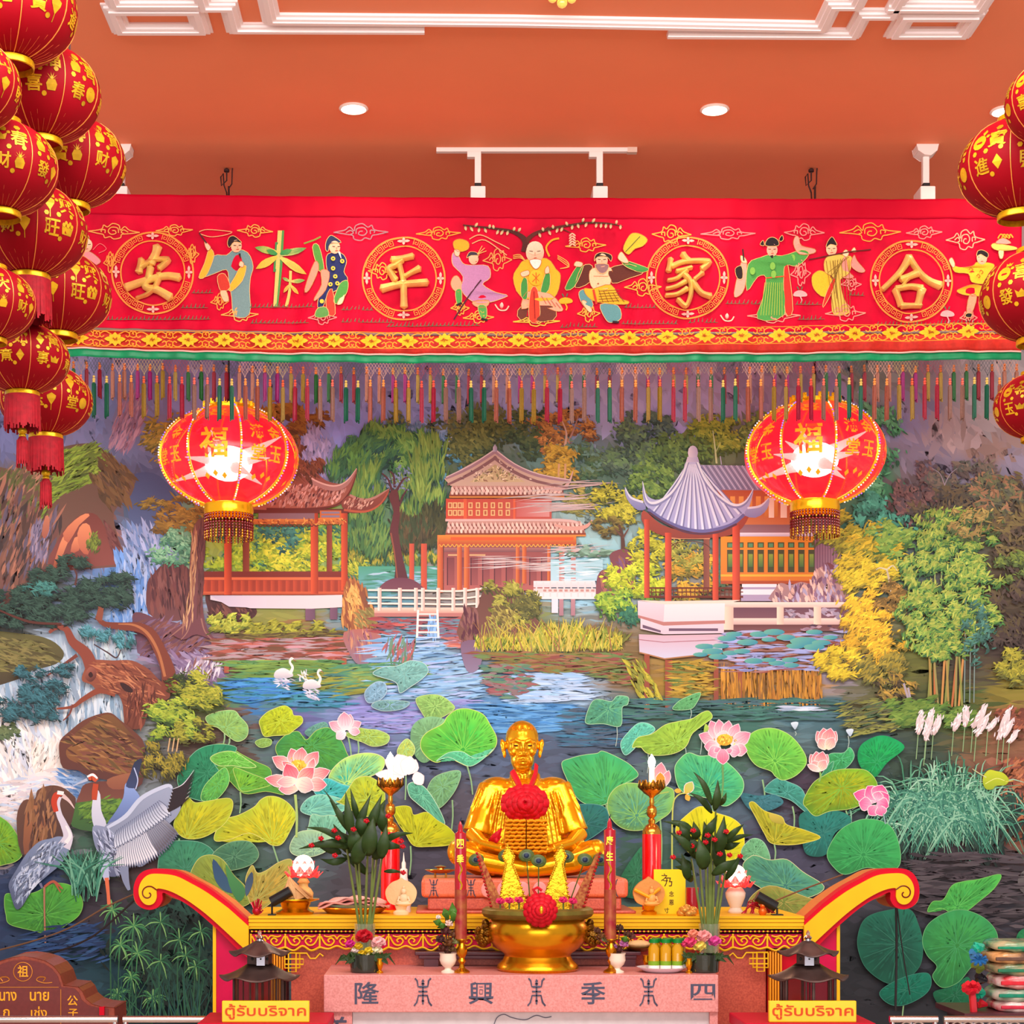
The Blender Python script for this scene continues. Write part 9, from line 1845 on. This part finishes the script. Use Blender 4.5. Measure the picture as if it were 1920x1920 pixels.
for j, (dx, r_, c) in enumerate(((0, 66, 'f0b0a8'), (-4, 62, 'e89c98'), (3, 58, 'f4bcb8'))):
 m = MB(); v, f = [], []; zo = ZT + (13 + j * 4) * k
 for a in range(5):
  for i in range(40): x = -1 + 2 * i / 39; v.append(tf(664 + dx, zo, d) + Vector((x * r_ * k, (a - 2) * .05, (9 * (1 - x * x) + 2.4 * math.sin(9 * x + j * 2 + a)) * k)))
 for a in range(4):
  for i in range(39): f.append((a * 40 + i, a * 40 + i + 1, a * 40 + 41 + i, a * 40 + 40 + i))
 m.add(v, f); tag(m.build('folded_cloth', mat('cloth_' + c, c, .7), None, 'all', solid=.008), ['lowest pink folded cloth on the shallow gold tray', 'middle pink folded cloth on the shallow gold tray', 'topmost pink folded cloth on the shallow gold tray'][j], 'cloth', 'pink cloths on the gold tray').location = (0, 0, 0)
d = 9.35
def plaque(px, top, label, c, c2, sash=False):
 k = M(1, d); t = at(px, ZT, d, 'leaf_plaque', label, 'figurine', 'leaf-shaped buddha plaques'); H = (P(0, top, d).z - ZT) / k
 pts = [(-4, 16), (-22, 22), (-29, 36), (-28, 48), (-18, 60), (-6, H - 4), (0, H), (6, H - 4), (18, 60), (28, 48), (29, 36), (22, 22), (4, 16)]
 o = [tf(px, ZT, d) + Vector((p.x * k, 0, p.y * k)) for p in catmull([(x, y, 0) for x, y in pts], 3)]; MB().slab(o, [p + Vector((0, .03, 0)) for p in o]).build('bodhi_leaf', c, t, bevel=.004)
 m = MB(); z = lambda h: tf(px + 5, ZT + h * k, d - .02)
 m.ell(z(44), (5 * k, .018, 6 * k), 14, 10); m.ell(z(51), (2.5 * k, .012, 3 * k), 10, 8); m.ell(z(31), (8 * k, .022, 9 * k), 14, 10); m.ell(z(21), (15 * k, .03, 5 * k), 16, 8); m.tube([z(34) + Vector((-8 * k, 0, 0)), z(26) + Vector((-11 * k, -.01, 0)), z(23)], 2.6 * k, 8); m.tube([z(34) + Vector((8 * k, 0, 0)), z(26) + Vector((11 * k, -.01, 0)), z(23)], 2.6 * k, 8)
 m.build('seated_figure', c2, t, True)
 m = MB(); turn(m, px, ZT, d, [(0, 0), (14, 0), (15, 5), (9, 9), (12, 17), (0, 17)], 20, 1, .7); m.build('base', brass if sash else c2, t, True)
 if sash: MB().tube([P(px - 27, 1668, d - .01), P(px, 1682, d - .03), P(px + 20, 1666, d - .01)], 3.5 * k, 8).build('yellow_sash', mat('sash_yellow', 'f0a818', .5), t, True)
plaque(752, 1646, 'cream leaf-shaped buddha plaque left of the monk statue', mat('cream_resin', 'ecc894', .55, bump=.35, vs=40), mat('cream_resin_figure', 'f4d8b0', .5))
plaque(1217, 1644, 'golden leaf-shaped buddha plaque with yellow sash before the yellow card', mat('ochre_resin', 'dc9448', .5, bump=.35, vs=40), mat('gold_resin_figure', 'f0b060', .45), True)
d = 9.6; k = M(1, d); t = at(757, ZT, d, 'white_spire', 'small white pointed stupa spire behind the cream plaque', 'figurine'); turn(MB(), 757, ZT, d, [(0, 0), (14, 0), (12, 40), (7, 66), (7, 80), (4, 82), (4, 92), (2, 96), (.3, 112)], 18).build('spire', mat('white_resin', 'f4ece4', .4), t, True)
d = 9.42; t = at(1252, ZT, d, 'yellow_card', 'yellow card with dark handwriting standing behind the golden plaque', 'card'); MB().bb(tf(1226, ZT, d), P(1285, 1630, d + .008)).build('card', mat('card_yellow', 'fce018', .5), t)
m = MB()
for px, py, ch, s_ in ((1243, 1645, '之', 13), (1250, 1654, '乃', 15), (1256, 1676, '念', 9), (1256, 1692, '恩', 9), (1247, 1707, '寸', 9)): put_text(m, ch, px + 3, py, s_, s_ * 1.15, d - .001, .01, .0005)
m.build('handwriting', mat('brown_ink', '5a3420', .6), t)
d = 9.4; t = at(1298, ZT, d, 'red_jar_candle', 'small red glass jar candle at the foot of the right foliage', 'candle'); turn(MB(), 1298, ZT, d, [(0, 0), (12, 0), (12, 50), (0, 50)], 20).build('jar', cred, t, True); turn(MB(), 1298, ZT, d, [(12.5, 0), (13, 8), (12.4, 10)], 20).build('gold_foot', goldp, t, True)
m = MB(); d = 9.25; k = M(1, d)
for j in range(9): a = j * .7; m.ell(tf(1288, ZT, d) + Vector((11 * k * math.cos(a), .03 * math.sin(a), (7 + 4 * math.cos(3 * a)) * k)), (9 * k, .03, 7 * k), 12, 8)
m.ell(tf(1288, ZT, d) + Vector((0, 0, 14 * k)), 8 * k, 12, 8); tag(m.build('gold_lotus', mat('satin_gold', 'e0a048', .35, metal=.5), None, True), 'small matt gold lotus lump beside the yellow card', 'figurine')
t = at(1430, ZT, 9.3, 'gourd_ornament', 'small orange double gourd ornament under the right black spotlight', 'figurine'); k = M(1, 9.3); turn(MB(), 1430, ZT, 9.3, [(0, 0), (5, 0), (8, 5), (8, 9), (4, 14), (5.5, 18), (4, 22), (1.5, 25), (1, 29), (0, 29)], 18).build('gourd', mat('gourd_orange', 'd8601c', .25, metal=.3), t, True); MB().lathe([(3.6 * k, 13.4 * k), (5 * k, 14.4 * k), (3.6 * k, 15.4 * k)], 14, tf(1430, ZT, 9.3)).build('waist_band', redc, t, True)
zp = ZT + 66 * kb; d = 9.55; k = M(1, d); t = at(826, zp, d, 'offering_dish', 'gold boat-shaped dish on little legs left of the monk statue', 'dish'); turn(MB(), 826, zp, d, [(0, 8), (16, 9), (30, 15), (28, 16), (8, 13), (6, 18), (12, 21), (0, 24)], 28, 1, .7).build('dish', mat('warm_gold'), t, True)
for x in (-10, 10): MB().tube([tf(826 + x, zp, d), tf(826 + x, zp + 10 * k, d)], 2 * k, 6).build('leg', mat('warm_gold'), t)
# ------------------------------------------------------------------ golden seated monk
SD = 9.75; zs = ZT + 66 * kb; ks = M(1, SD)
base_py = VY + (CAMZ - zs) * F / SD
St = thing('monk_statue', 'gilded life-size statue of a seated bald monk above the urn', 'statue', tf(985, zs, SD))
gs = mat('statue_gold', 'f6ac0e', .26, metal=.72, var=.18, vs=10, bump=.06, coat=.2)
def sp(px, py, y=0.0): p = P(px, py - 7 * min(max((py - 1560) / 60, 0), 1), SD); return Vector((p.x, p.y + y * ks, p.z))   # y in px, + = away
b = MB()
E_ = lambda x, y, z, rx, ry, rz, rot=None: b.ell(sp(x, y, z), (rx * ks, ry * ks, rz * ks), 24, 16, rot)
T_ = lambda pts, r, fl=1.0: b.tube([sp(*p) for p in pts], [q * ks for q in r], 14, fl)
E_(979, 1384, 2, 31, 36, 33); E_(979, 1398, -4, 28.5, 31, 34); E_(979, 1424, -10, 22, 24, 24); E_(979, 1438, -16, 15, 15, 10)
T_([(979, 1430, 4), (981, 1452, 6), (983, 1470, 8)], [18, 17, 21])
for s_ in (-1, 1):
 E_(979 + s_ * 35, 1401, 2, 4.5, 7, 13); E_(979 + s_ * 37.5, 1394, 3, 4, 6, 9); E_(979 + s_ * 33, 1414, 0, 3.6, 5, 8)
 T_([(979 + s_ * 4, 1393, -36), (979 + s_ * 13, 1389, -34.5), (979 + s_ * 24, 1393, -25)], [2.6, 3.2, 2.2])
 E_(979 + s_ * 13, 1398, -29, 7.5, 5, 4.2); T_([(979 + s_ * 6, 1403, -32), (979 + s_ * 13, 1405, -32), (979 + s_ * 21, 1402, -27)], [1.3, 1.7, 1.2])
 E_(979 + s_ * 17, 1411, -26, 8, 7, 7); T_([(979 + s_ * 7, 1414, -33), (979 + s_ * 12, 1422, -31), (979 + s_ * 12.5, 1431, -28)], [1.6, 2.2, 1.4])
 E_(979 + s_ * 4, 1416, -36, 3.2, 3.6, 2.8)
 T_([(979 + s_ * 8, 1440, 0), (979 + s_ * 6, 1456, -10), (979 + s_ * 3, 1472, -12)], [3, 3, 3]); T_([(982, 1474, -10), (982 + s_ * 22, 1468, -8), (982 + s_ * 50, 1468, 4)], [4, 5, 5])
T_([(979, 1391, -33), (979.5, 1404, -37), (980, 1414, -41)], [3.2, 3.4, 4.6]); E_(980, 1416, -40, 4, 4, 3)
T_([(969, 1428, -33), (979, 1426.5, -36), (989, 1428, -33)], [1.6, 2.2, 1.6]); T_([(970, 1432, -32), (979, 1433, -35), (988, 1432, -32)], [1.4, 2.2, 1.4])
for q in (1370, 1376, 1382): T_([(962, q + 1, -26), (979, q - .5, -33), (996, q + 1, -26)], [.9, 1.2, .9])
for s_ in (-1, 1):
 T_([(985 + s_ * 30, 1625, 20), (985 + s_ * 90, 1618, -40), (985 + s_ * 128, 1600, -70)], [30, 29, 24]); E_(985 + s_ * 126, 1601, -72, 21, 24, 24)
 T_([(985 + s_ * 126, 1606, -74), (985 + s_ * 80, 1622, -100), (985 + s_ * 10, 1634, -92), (985 - s_ * 30, 1636, -84)], [22, 19, 15, 11])
 E_(985 - s_ * 44, 1636, -84, 20, 15, 11)
 for j in range(4): E_(985 - s_ * (62 + j * .5), 1630 + j * 4.5, -88 - j, 5, 4, 3)
 T_([(985 + s_ * 100, 1562, -34), (985 + s_ * 80, 1585, -62), (985 + s_ * 44, 1594, -86)], [16, 13, 9.5])
 E_(985 + s_ * 34, 1596, -90, 13, 9, 7)
 for j in range(4): T_([(985 + s_ * 26, 1591 + j * 3.4, -94), (985 + s_ * 12, 1594 + j * 3.2, -98), (985 + s_ * (1 + j), 1598 + j * 2.6, -95)], [3, 2.7, 2])
 T_([(985 + s_ * 34, 1588, -92), (985 + s_ * 24, 1584, -98), (985 + s_ * 15, 1586, -100)], [3.2, 3, 2.2])
E_(985, 1622, 10, 70, 50, 22)
o = b.build('figure', gs, St, 'all'); r = o.modifiers.new('fuse', 'REMESH'); r.mode = 'VOXEL'; r.voxel_size = .0048; r.use_smooth_shade = True; q = o.modifiers.new('soft', 'SMOOTH'); q.factor = .5; q.iterations = 3
b = MB()
E_(984, 1520, 8, 78, 46, 64); E_(984, 1575, 0, 88, 52, 44); E_(984, 1480, 6, 70, 34, 24); E_(984, 1540, 0, 96, 40, 46)
for s_ in (-1, 1):
 E_(984 + s_ * 52, 1482, 6, 36, 32, 26)
 T_([(984 + s_ * 60, 1476, 4), (984 + s_ * 74, 1515, -6), (984 + s_ * 86, 1553, -22), (984 + s_ * 89, 1563, -24)], [26, 26, 27, 28], 1.1)
 for j in range(5): T_([(984 + s_ * (44 + j * 10), 1470 + j * 2, -20), (984 + s_ * (56 + j * 11), 1515, -38 + j * 3), (984 + s_ * (66 + j * 10), 1564 + j, -44 + j * 3)], [2, 3, 2])
 for j in range(5): T_([(984 + s_ * (18 + j * 7), 1478, -24), (984 + s_ * (22 + j * 9), 1530, -38 + j * 2), (984 + s_ * (30 + j * 9), 1590, -50 + j * 2)], [2, 3.5, 4])
 T_([(984 + s_ * 24, 1452, 0), (984 + s_ * 22, 1466, -18), (984 + s_ * 8, 1490, -32)], [5, 6, 5])
T_([(960, 1450, 10), (984, 1446, 22), (1008, 1450, 10)], [6, 6, 6])
o = b.build('robe', gs, St, 'all'); r = o.modifiers.new('fuse', 'REMESH'); r.mode = 'VOXEL'; r.voxel_size = .006; r.use_smooth_shade = True; q = o.modifiers.new('soft', 'SMOOTH'); q.factor = .5; q.iterations = 4
m = MB(); b = m
for s_ in (-1, 1): E_(979 + s_ * 13, 1399, -32.6, 4.4, 2.2, 1.5)
m.build('eyes', mat('eye_shadow', '3a1c08', .4), St, True)
# red ribbon with cloth flower, folded yellow robe
t = rosette('chest_flower', 'big red cloth flower hanging on the monk statue\'s chest', 984, 1506, 9.52, 46, 4, tall=.78)
m = MB()
for p in ([(1006, 1434, 9.7), (1004, 1452, 9.66), (994, 1478, 9.58), (986, 1500, 9.54)], [(960, 1446, 9.68), (970, 1464, 9.62), (980, 1490, 9.55)]): m.tube([P(*q) for q in p], M(6, 9.6), 8, .35)
m.build('red_sash', redc, t, True)
m = MB(); m.leaf([P(918, 1578, 9.53), P(930, 1568, 9.5), P(941, 1553, 9.5)], [M(4, 9.5), M(7, 9.5), M(1, 9.5)], fold=.2); m.leaf([P(922, 1576, 9.53), P(930, 1576, 9.5), P(940, 1568, 9.5)], [M(3, 9.5), M(5, 9.5), M(1, 9.5)], fold=.2); tag(m.build('red_ribbon_end', redc, None, True, solid=.003), 'small red ribbon end on the statue\'s left-hand sleeve, beside the folded robe', 'ribbon')
ym = mat('saffron_cloth', 'f09c0c', .65, var=.15, vs=14)
zb = P(0, 1600, 9.46).z
for x0, x1, l in ((947, 985, 'left pile of the folded saffron robe on the monk statue\'s lap'), (987, 1025, 'right pile of the folded saffron robe on the monk statue\'s lap')):
 t = at((x0 + x1) / 2, zb, 9.46, 'folded_robe', l, 'robe', 'folded saffron robes'); n = 9; h = M(64, 9.46) / n
 for j in range(n):
  zc = zb + (j + .5) * h; m = MB(); v, f = [], []; ns = 18
  for i in range(ns):
   x = P(x0, 0, 9.46).x + (P(x1, 0, 9.46).x - P(x0, 0, 9.46).x) * i / (ns - 1); wv = .0022 * math.sin(i * 1.1 + j * 2) + .0015 * math.sin(i * 2.3 + j)
   for a in range(9):
    t_ = math.pi * (a / 8 - .5); v.append((x, 9.44 - WALL - .030 * math.cos(t_) + .002 * math.sin(j * 3), zc + wv + h * .47 * math.sin(t_)))
   v += [(x, 9.56 - WALL, zc + wv + h * .47), (x, 9.56 - WALL, zc + wv - h * .47)]
  for i in range(ns - 1):
   for a in range(11): f.append((i * 11 + a, i * 11 + (a + 1) % 11, (i + 1) * 11 + (a + 1) % 11, (i + 1) * 11 + a))
  f += [tuple(range(11))[::-1], tuple((ns - 1) * 11 + a for a in range(11))]
  m.add(v, f); m.build('fold', ym, t, True)
